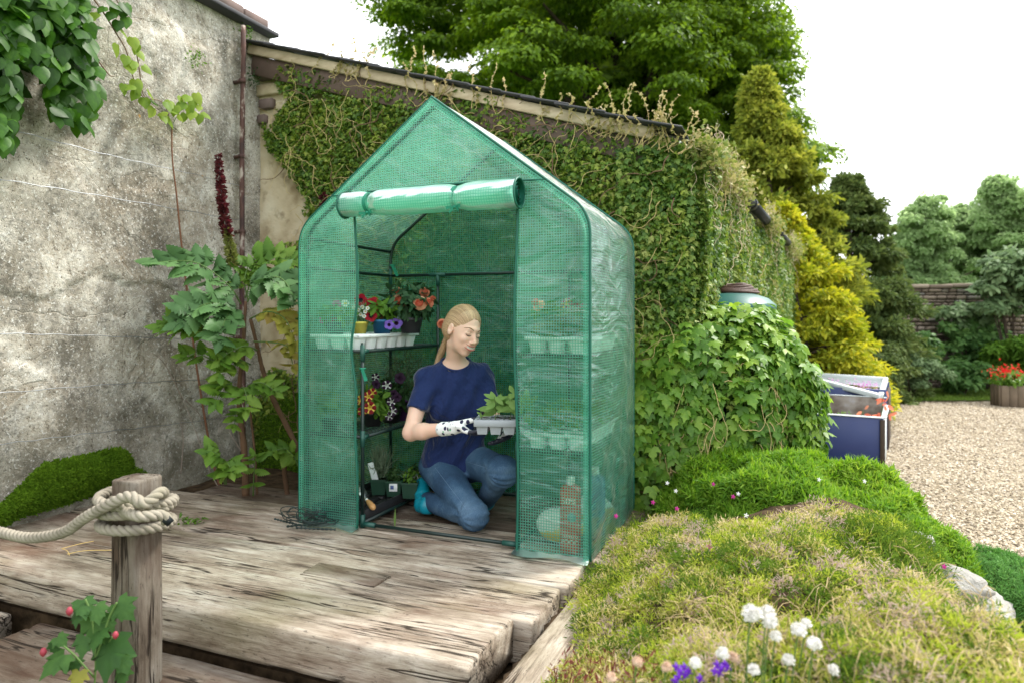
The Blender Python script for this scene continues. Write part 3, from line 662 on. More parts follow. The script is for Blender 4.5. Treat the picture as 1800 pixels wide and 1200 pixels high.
# spiral ends of the roll
sp_t = np.linspace(0, 1, 90); an = sp_t*2*math.pi*3.3; rr = .010+.050*sp_t
for x, s in ((ru1, 1), (ru0, -1)):
    c = np.column_stack([np.full(90, x), FV-.062+rr*.95*np.cos(an), rz(.5)+rr*np.sin(an)]); c2 = c.copy(); c2[:, 0] -= s*.05; c[:, 0] += s*.004
    V = np.concatenate([c, c2]); F = np.array([(i, i+1, 91+i, 90+i) for i in range(89)]); mo('roll_end', [(V, F)], MPI, gh)
    th = np.linspace(0, 2*math.pi, 40); k_ = .056 if s < 0 else .0615
    pipe3('piping', np.column_stack([np.full(40, x+s*.004), FV-.062+k_*np.cos(th), rz(.5)+k_*np.sin(th)]), .005)
    mo('roll_core', [tube([(x-s*.03, FV-.062, rz(.5)), (x-s*.004, FV-.062, rz(.5))], .03, 16)], MTB, gh)
for t in (.17, .68):
    x = ru0+(ru1-ru0)*t; th = np.linspace(0, 2*math.pi, 30); r_ = .050
    V = np.concatenate([np.column_stack([np.full(30, x-.009)+.012*np.cos(th), FV-.062+r_*np.cos(th), rz(t)+r_*np.sin(th)]), np.column_stack([np.full(30, x+.009)+.012*np.cos(th), FV-.062+r_*np.cos(th), rz(t)+r_*np.sin(th)])])
    o = mo('tie', [(V, np.array([(i, i+1, 31+i, 30+i) for i in range(29)]))], MTIE, gh)
    b0 = np.array((x, FV-.10, rz(t)-.046)); bow = []
    for dx, dz in ((-.035, -.004), (.032, .003), (-.02, -.022), (.026, -.016)):
        e = b0+np.array((dx, -.012, dz)); V = np.array([b0+(0,0,.004), b0-(0,0,.004), e-(0,0,.007), e+(0,-.004,.007)]); bow.append((V, np.array([(0,1,2,3)])))
    mo('tie_bow', bow+[box(b0, (.012,.01,.012))], MTIE, gh)
# ---- frame
def ft(a, b, name='frame_tube', r=.0085, mat=MTB): return mo(name, [tube([a, b], r, 10)], mat, gh)
def arch(v):
    x = .012; pr = np.concatenate([[(x, 0)], np.column_stack([ARC[:, 0]*.9+x, ARC[:, 1]-.01]), [(GW/2, GH-.02)]])
    pr2 = np.column_stack([GW-pr[::-1, 0], pr[::-1, 1]])
    mo('frame_hoop', [tube(np.column_stack([pr[:, 0], np.full(len(pr), v), pr[:, 1]]), .0085, 10), tube(np.column_stack([pr2[:, 0], np.full(len(pr2), v), pr2[:, 1]]), .0085, 10)], MTB, gh)
arch(.02); arch(GD-.02)
ft((GW/2, .02, GH-.022), (GW/2, GD-.02, GH-.022)); 
for x in (.012, GW-.012): ft((x, .02, GE-.04), (x, GD-.02, GE-.04)); ft((x, .02, .02), (x, GD-.02, .02)); ft((x, .02, 1.22), (x, GD-.02, 1.22))
ft((.012, GD-.02, 1.22), (GW-.012, GD-.02, 1.22)); ft((.012, GD-.02, .02), (GW-.012, GD-.02, .02))
ft((.32, .02, .016), (1.11, .02, .016)); 
for x in (.325, 1.105):
    ft((x, .02, 0.01), (x, .02, .86)); ft((x, GD-.02, .0), (x, GD-.02, 1.22))
    for z in (.82, .42, .02): ft((x, .02, z), (x, GD-.02, z))
    mo('connector', [tube([(x-.05, GD-.02, 1.22), (x+.05, GD-.02, 1.22)], .0115, 10), tube([(x, GD-.02, 1.22), (x, GD-.02, 1.16)], .0115, 10)], MCN, gh)
    for z in (.82, .42): mo('connector', [tube([(x, .02, z-.045), (x, .02, z+.03)], .0115, 10), tube([(x, .02, z), (x, .06, z)], .0115, 10)], MCN, gh)
    mo('connector', [tube([(x+.0, .02, .016), (x+(.07 if x < .7 else -.07), .02, .016)], .012, 10), tube([(x, .02, 0), (x, .02, .06)], .012, 10)], MCN, gh)
for x in (.012, GW-.012):
    for v in (.02, GD-.02): mo('connector', [tube([(x, v, 1.17), (x, v, 1.26)], .0115, 10)], MCN, gh)
# wire shelves
for x0, x1 in ((.02, .325), (1.105, GW-.02)):
    for z in (.82, .42):
        ps = [tube([(x0, v, z), (x1, v, z)], .0016, 5) for v in np.arange(.04, GD-.02, .028)]+[tube([(x, .02, z-.002), (x, GD-.02, z-.002)], .002, 5) for x in np.linspace(x0, x1, 7)]
        mo('wire_shelf', ps, MTB, gh); ft((x0, .02, z), (x1, .02, z)); ft((x0, GD-.02, z), (x1, GD-.02, z))
# small tie straps on the uprights
def strap(x, v, z, dx, dz, name='strap'):
    V = np.array([(x-.004, v-.012, z), (x+.012, v-.012, z+.006), (x+dx+.012, v-.02, z+dz), (x+dx-.006, v-.02, z+dz-.008)]); mo(name, [(V, np.array([(0,1,2,3)])), tube([(x+.012*math.cos(t), v+.012*math.sin(t), z) for t in np.linspace(0, 6.28, 12)], .005, 5)], MTIE, gh)
strap(.325, .02, .74, .03, -.05); strap(.03, GD-.03, 1.28, .045, -.06); strap(1.40, .0, 1.16, .01, -.03)
# ---- tangle of guy lines and pegs at the left foot
tg = empty('guy_line_tangle', tuple(L(.06, -.10, .006)), GROT, 'tangled dark green guy lines and pegs heaped at the left foot of the greenhouse', 'cord')
for k in range(7):
    c = np.array((ru(1, -.05, .12)[0], ru(1, -.02, .04)[0], .02)); p = []
    for a in np.linspace(0, 6.28*1.6, 16): p.append(c+np.array((.07*math.cos(a+k)*(1+.4*random.random()), .045*math.sin(a+k)*(1+.4*random.random()), .02*random.random()+.035*max(0, math.sin(a*.7+k)))))
    mo('line', [tube(spl(p, 90), .0022, 5)], MTB, tg)
for (a, b) in [((-.13,-.02,.03),(.02,-.01,.012)), ((-.04,-.04,.01),(.16,-.015,.045)), ((.02,-.05,.014),(.2,.0,.012))]:
    p = np.linspace(a, b, 30); mo('peg', [tube(p, .0045+.0018*np.sin(np.arange(30)*2.0), 6)], MTB, tg)
# ================================================================ implicit surfaces for the kneeling woman
def nrm_(v): v = np.asarray(v, float); return v/np.linalg.norm(v)
def cap_(X, a, b, ra, rb):
    a = np.asarray(a, float); b = np.asarray(b, float); ab = b-a; t = np.clip(((X-a)@ab)/(ab@ab), 0, 1)
    return np.linalg.norm(X-a-t[..., None]*ab, axis=-1)-(ra+(rb-ra)*t)
def ell(X, c, r, M3=None):
    d = X-np.asarray(c, float)
    if M3 is not None: d = d@M3
    r = np.asarray(r, float); k0 = np.linalg.norm(d/r, axis=-1); k1 = np.linalg.norm(d/(r*r), axis=-1); return k0*(k0-1)/(k1+1e-9)
def smin(a, b, k): h = np.clip(.5+.5*(b-a)/k, 0, 1); return b*(1-h)+a*h-k*h*(1-h)
def smax(a, b, k): return -smin(-a, -b, k)
def nets(fn, lo, hi, h):
    lo = np.array(lo, float); n = np.ceil((np.array(hi)-lo)/h).astype(int)+1
    ax = [lo[i]+np.arange(n[i])*h for i in range(3)]; G = np.stack(np.meshgrid(*ax, indexing='ij'), -1); S = fn(G)
    s = S < 0; cx = s[:-1, :-1, :-1]; cnt = np.zeros(cx.shape, int); acc = np.zeros(cx.shape+(3,)); num = np.zeros(cx.shape)
    I = np.stack(np.meshgrid(*[np.arange(k-1) for k in n], indexing='ij'), -1).astype(float)
    cs = [(i, j, k) for i in (0,1) for j in (0,1) for k in (0,1)]
    sl = lambda i, j, k: (slice(i, n[0]-1+i), slice(j, n[1]-1+j), slice(k, n[2]-1+k))
    for a in cs:
        for d in range(3):
            if a[d] == 0:
                b = list(a); b[d] = 1; sa, sb = S[sl(*a)], S[sl(*b)]; m = (sa < 0) != (sb < 0)
                t = np.where(m, sa/(sa-sb+1e-12), 0); p = np.array(a, float)+t[..., None]*(np.array(b)-np.array(a)); acc += np.where(m[..., None], p, 0); num += m
    act = num > 0; idx = -np.ones(cx.shape, int); idx[act] = np.arange(act.sum())
    V = lo+h*(I[act]+acc[act]/num[act][:, None]); F = []
    for d in range(3):
        e, f = [(1,2),(2,0),(0,1)][d]
        s0 = [slice(1, n[i]-1) for i in range(3)]; s1 = list(s0); s0[d] = slice(0, n[d]-1); s1[d] = slice(1, n[d])
        A0, A1 = s[tuple(s0)], s[tuple(s1)]; m = A0 != A1; w = np.argwhere(m); off = np.array([1,1,1]); off[d] = 0; w = w+off
        def ic(de, df):
            q = w.copy(); q[:, e] -= de; q[:, f] -= df; return idx[q[:, 0], q[:, 1], q[:, 2]]
        q = np.stack([ic(0,0), ic(1,0), ic(1,1), ic(0,1)], 1); fl = A1[m]; q[fl] = q[fl][:, ::-1]; F.append(q)
    F = np.concatenate(F); return V, F[(F >= 0).all(1)]
def m_skin():
    n = N('skin'); f = n.noise(9, 3); c = n.mix(n.ramp(f, [(.4, 0), (.7, .5)]), (.70,.47,.36), (.72,.42,.33))
    c = n.mix(n.ramp(n.noise(220, 2), [(.66, 0), (.72, .25)]), c, (.35,.17,.1))
    return n.fin(n('BsdfPrincipled', {'Base Color': c, 'Roughness': .45, 'Specular IOR Level': .4, 'Subsurface Weight': .25, 'Subsurface Scale': .008, 'Subsurface Radius': (1.0, .35, .2), 'Normal': n.bump(n.noise(300, 2), .05, .001)}).outputs[0])
def m_cloth(name, c1, c2, sc=200, wr=.4, rough=.85):
    n = N(name); f = n.noise(sc, 3, n.co(scale=(1, 1, .5))); g = n.noise(6.5, 3, n.co(scale=(1, 1, .6)), .5, 2.2)
    return n.fin(n.pb(n.mix(f, c1, c2), rough, .2, n.bump(n.math('ADD', n.math('MULTIPLY', g, 1.0), n.math('MULTIPLY', f, .04)), wr, .03), Sheen_Weight=.25, Sheen_Roughness=.4))
MSK = m_skin(); MSH = m_cloth('navy_cotton', (.007,.015,.062), (.013,.028,.105), 160, 1.0)
def m_denim():
    n = N('blue_denim'); f = n.noise(260, 3, n.co(scale=(1, 1, .3))); big = n.noise(4, 4); g = n.noise(9, 4, None, .5, 1.0)
    c = n.ramp(n.math('ADD', n.math('MULTIPLY', big, .75), n.math('MULTIPLY', f, .25)), [(.35, (.016,.036,.075)), (.5, (.038,.085,.155)), (.66, (.11,.185,.27))])
    return n.fin(n.pb(c, .85, .2, n.bump(n.math('ADD', g, n.math('MULTIPLY', f, .08)), .55, .02)))
MDN = m_denim()
def m_hair():
    n = N('blonde_hair'); uv = n('UVMap').outputs[0]; mp = n('Mapping', {0: uv, 'Scale': (60, 2.2, 1)}).outputs[0]; f = n.noise(1, 5, mp, .7)
    mp2 = n('Mapping', {0: uv, 'Scale': (240, 3, 1)}).outputs[0]; f2 = n.noise(1, 3, mp2)
    c = n.ramp(n.math('ADD', n.math('MULTIPLY', f, .65), n.math('MULTIPLY', f2, .35)), [(.36, (.13,.07,.035)), (.48, (.36,.22,.12)), (.62, (.66,.46,.27))])
    return n.fin(n.pb(c, .38, .5, n.bump(n.math('ADD', f, f2), .5, .004)))
MHA = m_hair()
woman = empty('person', (-.3, 3.4, 0), 0, 'blonde woman in navy t-shirt, jeans and flowery gloves kneeling in the greenhouse, smiling down', 'person')
WO = np.array((-.3, 3.4, 0))
def wmesh(name, fn, lo, hi, h, mat, post=None, uvf=None):
    V, F = nets(fn, lo, hi, h); uv = uvf(V) if uvf else None
    if post is not None: V = post(V)
    return mo(name, [(V-WO, F)], mat, woman, uv=uv)
# joints
RH, RK, RA = P(768, 818, 3.50), P(833, 905, 3.14), P(752, 880, 3.46)
LH, LK, LA = P(836, 812, 3.50), P(884, 828, 3.13), P(850, 884, 3.48)
PE = (RH+LH)/2+np.array((0, .01, .03)); NB = P(801, 634, 3.40)
RS, LS = P(747, 666, 3.39), P(850, 658, 3.43); RE, LE = P(722, 760, 3.27), P(868, 742, 3.40); RW, LW = P(790, 752, 3.11), P(893, 752, 3.16)
up = nrm_(NB-PE); lat = nrm_((LS-RS)-up*((LS-RS)@up)); fw = nrm_(np.cross(up, lat)); fw = -fw if fw[1] > 0 else fw
Ht = np.linalg.norm(NB-PE)
# head frame
HC = P(815, 581, 3.31)
yaw, pit, rol = R(42), R(15), R(11)
HF = np.array((math.sin(yaw)*math.cos(pit), -math.cos(yaw)*math.cos(pit), -math.sin(pit)))
hu = np.array((0,0,1.)); HX = nrm_(np.cross(HF, hu)); HU = np.cross(HX, HF)
HX, HU = HX*math.cos(rol)+HU*math.sin(rol), HU*math.cos(rol)-HX*math.sin(rol)
HM = np.stack([HX, HF, HU], 1)     # local -> world columns
def h2w(p): return HC+np.asarray(p, float)@HM.T
def headf(p):
    x = np.abs(p[..., 0]); q = p.copy(); q[..., 0] = x
    d = ell(q, (0,-.02,.035), (.073,.093,.083))
    d = smin(d, ell(q, (0,.022,-.022), (.060,.066,.078)), .03)
    d = smin(d, ell(q, (0,.028,-.064), (.043,.048,.038)), .025)
    d = smin(d, ell(q, (0,.060,-.097), (.016,.015,.013)), .028)
    d = smin(d, ell(q, (.034,.060,-.030), (.020,.020,.016)), .018)
    d = smin(d, cap_(q, (0,.082,.024), (.030,.070,.021), .008, .007), .016)
    d = smax(d, -ell(q, (.030,.093,.002), (.0170,.0115,.010)), .012)
    d = smin(d, ell(q, (.030,.0715,.000), (.0150,.0110,.0105)), .005)
    d = smin(d, cap_(q, (0,.083,.008), (0,.102,-.029), .0065, .0085), .010)
    d = smin(d, ell(q, (0,.104,-.031), (.0095,.0085,.0085)), .006)
    d = smin(d, ell(q, (.0105,.094,-.036), (.0065,.009,.006)), .005)
    d = smax(d, -ell(q, (.0055,.101,-.0415), (.003,.005,.003)), .003)
    d = smin(d, ell(q, (0,.076,-.060), (.030,.017,.019)), .015)
    mz = -.060+8*q[..., 0]**2                        # smile line rising to the corners
    qq = q.copy(); qq[..., 2] = q[..., 2]-(mz+.060)
    d = smax(d, -ell(qq, (0,.094,-.0620), (.0305,.014,.0068)), .002)
        # ears
    e = ell(q, (.0745,-.008,-.008), (.0085,.018,.029)); e = smax(e, -ell(q, (.083,-.003,-.004), (.006,.010,.017)), .004)
    return smin(d, e, .006)
def lipf(p):
    q = p.copy(); q[..., 0] = np.abs(q[..., 0]); x = q[..., 0]; zz = q[..., 2]-(8*x**2)
    y0 = .0915-12.5*x**2*.9
    w = np.clip(1-(x/.033)**2, 0, 1)**.5
    up_ = np.sqrt(((q[..., 1]-y0)/.0060)**2+((zz+.0545)/(.0028*np.maximum(w, .05)))**2)-1
    lo_ = np.sqrt(((q[..., 1]-y0+.001)/.0072)**2+((zz+.0715)/(.0046*np.maximum(w, .05)))**2)-1
    return smax(np.minimum(up_, lo_)*.004, x-.033, .002)
WI = lambda X: (X-HC)@HM
def neckarms(X):
    a = HC+HM@np.array((0,-.028,-.075)); d = cap_(X, a, NB-up*.02+fw*-.01, .043, .049)
    d = smin(d, ell(X, NB-up*.055, (.16,.065,.05), np.stack([lat, fw, up], 1)), .045)
    for s in (-1, 1):                                    # collar bones, shoulders
        d = smin(d, cap_(X, NB+fw*.045-up*.045+lat*.02*s, (RS if s < 0 else LS)+fw*.02, .009, .010), .02)
    return d
def armf(S, E, W, X, rh=.0):
    d = cap_(X, S, E, .046, .036); return smin(smin(d, cap_(X, E, E+(W-E)*.35, .037, .036), .02), cap_(X, E+(W-E)*.3, W, .036, .0245), .02)
def skin_all(X):
    h = headf(WI(X)); d = smin(h, neckarms(X), .022); d = smin(d, armf(RS, RE, RW, X), .02); return smin(d, armf(LS, LE, LW, X), .02)
# body skin: one continuous mesh at 4 mm, head detail from a finer one would seam, so the whole figure above the waist at 3.4 mm
allp = np.array([RS, LS, RE, LE, RW, LW, NB, HC+(0,0,.16), HC-(0,0,.1)]); lo = allp.min(0)-.1; hi = allp.max(0)+.1
def sparse_nets(fn, lo, hi, h, blk=.12):
    """surface nets over coarse blocks that the surface touches; blocks share samples so the mesh is continuous"""
    lo = np.array(lo); hi = np.array(hi); blk = round(blk/h)*h; nb = np.ceil((hi-lo)/blk).astype(int); m = int(round(blk/h)); Vs, Fs, off = [], [], 0
    for i in range(nb[0]):
        for j in range(nb[1]):
            for k in range(nb[2]):
                o = lo+np.array((i, j, k))*blk; c = o+blk/2
                if abs(fn(c[None])[0]) > blk*1.05: continue
                V, F = nets(fn, o-h, o+blk+h*.5, h)
                if len(F) == 0: continue
                Vs.append(V); Fs.append(F+off); off += len(V)
    V = np.concatenate(Vs); F = np.concatenate(Fs); key = np.round((V-lo)/h*16+.31).astype(np.int64)
    _, first, inv = np.unique(key, axis=0, return_index=True, return_inverse=True); inv = inv.ravel(); V = V[first]; F = inv[F]
    Fs_ = np.sort(F, 1); _, u = np.unique(Fs_, axis=0, return_index=True); F = F[np.sort(u)]
    ok = (np.diff(np.sort(F, 1), axis=1) > 0).all(1); return V, F[ok]
V, F = sparse_nets(skin_all, lo, hi, .0034)
mo('body', [(V-WO, F)], MSK, woman)
# lips, teeth, eye lines, brows (in head space)
MLIP = plain('lip_skin', (.50,.17,.14), .35, .5, .1, 60, .05); MTEE = plain('teeth_enamel', (.70,.66,.60), .25, .5, .05, 60, .02)
MBRO = plain('brow_hair', (.22,.13,.07), .8, .2, .2, 90, .1); MLASH = plain('lash', (.03,.018,.012), .7, .2, .1, 90, .05)
V, F = nets(lipf, (-.036,.065,-.08), (.036,.105,-.04), .0012); mo('lips', [(h2w(V)-WO, F)], MLIP, woman)
tx = np.linspace(-.026, .026, 15); tz = 8*tx**2; ty = .0925-12*tx**2
V = np.concatenate([np.column_stack([tx, ty, -.0560+tz]), np.column_stack([tx, ty-.0005, -.0685+tz*.95])]); mo('teeth', [(h2w(V)-WO, np.array([(i, i+1, 16+i, 15+i) for i in range(14)]))], MTEE, woman)
def surf(x, z, lift=.0005):
    ys = np.linspace(.13, .02, 221); q = np.column_stack([np.full(221, x), ys, np.full(221, z)]); d = headf(q); i = np.argmax(d < 0); return (x, ys[i]+lift, z)
for s in (-1, 1):
    pts = [surf(s*x, z) for x, z in ((.0165,-.0045),(.021,-.0075),(.027,-.0092),(.034,-.0088),(.040,-.0062),(.0445,-.002))]
    mo('eyelashes', [tube(h2w(spl(pts, 20))-WO, np.r_[np.linspace(.0010, .0024, 12), np.linspace(.0024, .0010, 8)], 6)], MLASH, woman)
    pts = [surf(s*x, z) for x, z in ((.0165,.0075),(.023,.0105),(.031,.0108),(.039,.0075),(.043,.004))]
    mo('eyelid_fold', [tube(h2w(spl(pts, 16))-WO, .0006, 5)], plain('lid_crease', (.36,.19,.13), .6), woman)
    pts = [surf(s*x, z, .0004) for x, z in ((.013,.0205),(.022,.0255),(.033,.0285),(.043,.0255),(.051,.0195))]
    mo('eyebrow', [tube(h2w(spl(pts, 20))-WO, np.r_[np.linspace(.0015, .0026, 8), np.linspace(.0026, .0008, 12)], 6)], MBRO, woman)
er = np.linspace(0, 5.4, 18); mo('earring', [tube(h2w(np.column_stack([-.081+0*er, -.004+.006*np.cos(er), -.045+.007*np.sin(er)]))-WO, .0008, 5)], plain('gold', (.7,.45,.15), .25, .5, .1, 30, 0, 1), woman)
# hair: cap drawn back to a low ponytail
TP = np.array((0,-.104,-.035))                            # tie point in head space
TPw = h2w(TP)
def hairf(p):
    q = p.copy(); q[..., 0] = np.abs(q[..., 0]); x, y, z = q[..., 0], q[..., 1], q[..., 2]
    d = ell(q, (0,-.022,.036), (.0775,.097,.0885)); d = smin(d, ell(q, (.02,-.05,-.01), (.058,.062,.062)), .025); d = smin(d, ell(q, (0,-.10,-.034), (.018,.018,.016)), .02)
    win = ell(q, (0,.088,-.020), (.064,.074,.098)); d = smax(d, -win, .002); d = smax(d, np.minimum(y+.026, -(z+.004)), .006)
    d = smax(d, -(z+.072+.3*np.clip(-y-.05, 0, .05)), .01)
    # parting groove on the viewer's right of the crown
    g = np.abs(p[..., 0]-.012); d = d+.004*np.exp(-(g/.0035)**2)*(z > .05)*(y > -.03)
    # waves of strands
    lon = np.arctan2(p[..., 0], p[..., 2]+.035); d = d+.0004*np.sin(lon*30+3*np.sin(lon*7))
    # clear the ears
    return smax(d, -ell(q, (.087,-.006,-.009), (.016,.018,.027)), .003)
V, F = nets(hairf, (-.1,-.14,-.1), (.1,.1,.14), .0026)
lon = np.arctan2(V[:, 0], V[:, 2]+.035); dist = np.linalg.norm(V-TP, axis=1); uv = np.column_stack([lon, dist*4])
mo('hair', [(h2w(V)-WO, F)], MHA, woman, uv=uv)
pt = spl([TPw, P(779, 612, 3.44), P(771, 632, 3.46), P(762, 664, 3.45), P(757, 690, 3.44)], 50)
rad = np.interp(np.linspace(0, 1, 50), [0,.1,.3,.7,1], [.011,.016,.019,.014,.003]); V, F = tube(pt, rad, 20)
uvp = np.column_stack([np.r_[np.tile(np.arange(20)/20*2, 50), 0, 0], np.r_[np.repeat(np.linspace(0, 1.2, 50), 20), 0, 1]]); mo('ponytail', [(V-WO, F)], MHA, woman, uv=uvp)
mo('hair_tie', [tube([TPw-(pt[3]-pt[0])*.4, pt[4]], .0165, 12)], MBRO, woman)
# wisps across the temple
wv = []
for k in range(26):
    x = -.066-.0007*(k % 5); z0 = .045-.003*k*.6; p = [(-.028-.0012*k, .072-.0012*k, .055-.0012*k), (x+.006, .03-.002*(k % 7), .03-.0015*k), (-.079, -.02, .016-.002*(k % 6)), (-.05, -.085, -.025)]
    wv.append(tube(h2w(spl(p, 14)), .0004, 4, False))
for k in range(60):
    a = R(-70+140*k/60); s_ = math.sin(a); c_ = math.cos(a); p = [(.074*s_+.002, .040-.03*abs(s_), .036+.082*c_*.93), (.0782*s_, -.03, .036+.0890*c_), (.056*s_, -.098, .02+.056*c_), TP]
    wv.append(tube(h2w(spl(p, 14)), .00035, 4, False))
mo('hair_strands', [(v-WO, f) for v, f in wv], plain('fair_strand', (.42,.27,.14), .4, .5, .3, 60), woman)
# t-shirt
Tm = np.stack([lat, fw, up], 1)
def torso(X, infl=0.0, hemz=-.055):
    p = (X-PE)@Tm; z = p[..., 2]; zs = np.array([-.10, -.02, .10, .19, .30, .385, .43, .465, .50])*Ht/.49
    w = np.interp(z, zs, [.202,.186,.152,.150,.165,.170,.156,.10,.052])+infl; dp = np.interp(z, zs, [.172,.150,.114,.108,.118,.108,.094,.070,.05])+infl
    d = (np.sqrt((p[..., 0]/w)**2+(p[..., 1]/dp)**2)-1)*np.minimum(w, dp)
    for s in (-1, 1): d = smin(d, ell(p, (.066*s, .072, .285*Ht/.49), (.062+infl, .052+infl, .062+infl)), .035)
    return d, p
def shirt(X, cut_neck=True):
    d, p = torso(X); hemf = smax(d, -(p[..., 2]+.058+.02*p[..., 0]), .004)
    d = smax(hemf, p[..., 2]-Ht*1.02, .01)
    for S, E in ((RS, RE), (LS, LE)):
        S2 = S+(PE+up*.4-S)*.12; s = cap_(X, S2, S+(E-S)*.62, .057, .060); cut = (X-S)@nrm_(E-S)-np.linalg.norm(E-S)*(.60 if S is RS else .66); d = smin(d, smax(s, cut, .004), .028)
    d = smin(d, smax(smin(neckarms(X), cap_(X, RS+(LS-RS)*.12, LS-(LS-RS)*.12, (.044), .044), .03)-.008, -((p[..., 2])-Ht*.6), .01), .012); d = smax(d, p[..., 2]-Ht*1.02, .006)
    for S, E in ((RS, RE), (LS, LE)): d = smin(d, ell(X, S, (.051,)*3), .02)
    # neckline: open bowl round the neck
    nb = NB-up*.004+fw*.020; q = (X-nb)@Tm; nk = np.sqrt((q[..., 0]/.083)**2+((q[..., 1])/.070)**2)-1; bowl = smax(nk*.07, -(q[..., 2]+.075-.55*np.abs(q[..., 0])), .01)
    if not cut_neck: return d
    ell_ = ell(X, nb+up*.036, (.082,.082,.078), Tm); d = smax(d, -ell_, .004)
    # cloth folds
    s = p; fold = .0045*np.sin(s[..., 0]*30+s[..., 2]*22+4*fbm(s*5, 2))*np.exp(-((s[..., 2]-.08)/.12)**2)+.003*np.sin(s[..., 0]*60-s[..., 2]*35+3*fbm(s*8+4, 2))+.008*(fbm(s*np.array((9, 9, 4)), 3, 8)-.5)
    return d+fold*1.7
pts = np.array([RS, LS, RS+(RE-RS)*.65, LS+(LE-LS)*.68, PE-up*.08, NB+up*.03]); lo = pts.min(0)-.2; hi = pts.max(0)+.2; hi[2] = NB[2]+.06; lo[2] = PE[2]-.12
wmesh('t_shirt', shirt, lo, hi, .0058, MSH)
# collar rib and hems
th = np.linspace(0, 2*math.pi, 60)
nbk = NB-up*.004+fw*.020+up*.036; rib = []
for a in th:
    dr = lat*math.cos(a)+fw*math.sin(a); ph_ = np.linspace(.02, 1.5, 120); q = nbk+np.outer(np.cos(ph_), dr)*.082-np.outer(np.sin(ph_), up)*.078; d = shirt(q, False); i = np.where(d < 0)[0]
    rib.append(q[i[0]] if len(i) else q[60])
rib = np.array(rib); rib = np.stack([np.convolve(np.r_[rib[-4:-1, k], rib[:, k], rib[1:4, k]], np.ones(7)/7, 'valid') for k in range(3)], 1)
mo('collar', [tube(rib-WO-up*.002, .0062, 8, False)], MSH, woman)
def proj(p0, dr, fn, mx=.16):
    t = np.linspace(0, mx, 160); q = p0+dr*t[:, None]; d = fn(q); i = np.where(d > 0)[0]; return q[i[0]] if len(i) else q[-1]
# jeans
def jean(X):
    d = ell(X, PE-up*.035-fw*.01, (.160,.122,.105), Tm); a = smin(cap_(X, RH, RK, .094, .064), cap_(X, RK, RA, .062, .046), .02); b = smin(cap_(X, LH, LK, .092, .066), cap_(X, LK, LA, .062, .046), .018)
    b = smin(b, ell(X, LK+np.array((.0,.0,.0)), (.068,.070,.068)), .02); a = smin(a, ell(X, RK, (.064,.066,.064)), .02)
    d = smin(smin(d, a, .035), b, .03)
    for (K, H, An, sd) in ((RK, RH, RA, 1), (LK, LH, LA, 2)):   # creases radiating behind the bent knees
        ax = nrm_(H-K); t = (X-K)@ax; q = X-K; rr_ = np.linalg.norm(q, axis=-1); th_ = np.arctan2(q@np.array((0,0,1.)), q@nrm_(An-K))
        d = d+.0038*np.sin(th_*9+rr_*40+sd)*np.exp(-((rr_-.095)/.05)**2)
    q = X-PE; d = d+.0035*np.sin((q@up)*85+3*fbm(q*7, 2))*np.exp(-(np.linalg.norm(q, axis=-1)/.17)**4)+.005*(fbm(X*14, 3, 5)-.5)
    return smax(d, -(X[..., 2]-.004), .004)
pts = np.array([RH, RK, RA, LH, LK, LA, PE]); lo = pts.min(0)-.17; hi = pts.max(0)+.15; lo[2] = -.01
wmesh('jeans', jean, lo, hi, .0065, MDN)
MST = plain('jeans_stitching', (.14,.22,.32), .8, .2, .1, 60)
def onjean(path, lift=.0006, outw=None):
    r = []
    for p in path:
        dr = outw; t = np.linspace(0, .2, 200); q = p+dr*t[:, None]; d = jean(q); i = np.where((d[:-1] < 0) & (d[1:] >= 0))[0]
        if len(i): r.append(q[i[-1]+1]+dr*lift)
    return np.array(r)
for off, nm in ((np.array((0,0,0)), 'seam'),):
    path = [RH+(RK-RH)*t for t in np.linspace(.1, .92, 30)]; o1 = onjean(path, outw=nrm_(np.array((-.15,-1,.35)))); 
    if len(o1) > 5: mo(nm, [tube(spl(o1, 60)-WO, .0008, 5)], MST, woman)
    path = [LH+(LK-LH)*t for t in np.linspace(.15, .85, 24)]; o1 = onjean(path, outw=nrm_(np.array((-.5,-.8,.25))))
    if len(o1) > 5: mo(nm, [tube(spl(o1, 60)-WO, .0008, 5)], MST, woman)
# boots
MBT = plain('teal_rubber', (.004,.22,.30), .35, .5, .15, 8, .3)
def boot(X, An, K, toe):
    d = smin(cap_(X, An+(K-An)*.10, An+(K-An)*.02, .050, .046), cap_(X, An, toe, .045, .036), .02)
    q = X-An; d = d+.0015*np.sin(np.linalg.norm(q, axis=-1)*150)*np.exp(-((np.linalg.norm(q, axis=-1)-.06)/.03)**2)
    return smax(d, -(X[..., 2]-.003), .003)
for An, K, toe in ((P(744, 886, 3.46), RK, P(742, 850, 3.56)), (LA, LK, LA+np.array((-.02,.13,-.0)))):
    pts = np.array([An, toe, An+(K-An)*.2]); V, F = nets(lambda X: boot(X, An, K, toe), pts.min(0)-.08, pts.max(0)+.08, .005); mo('boot', [(V-WO, F)], MBT, woman)
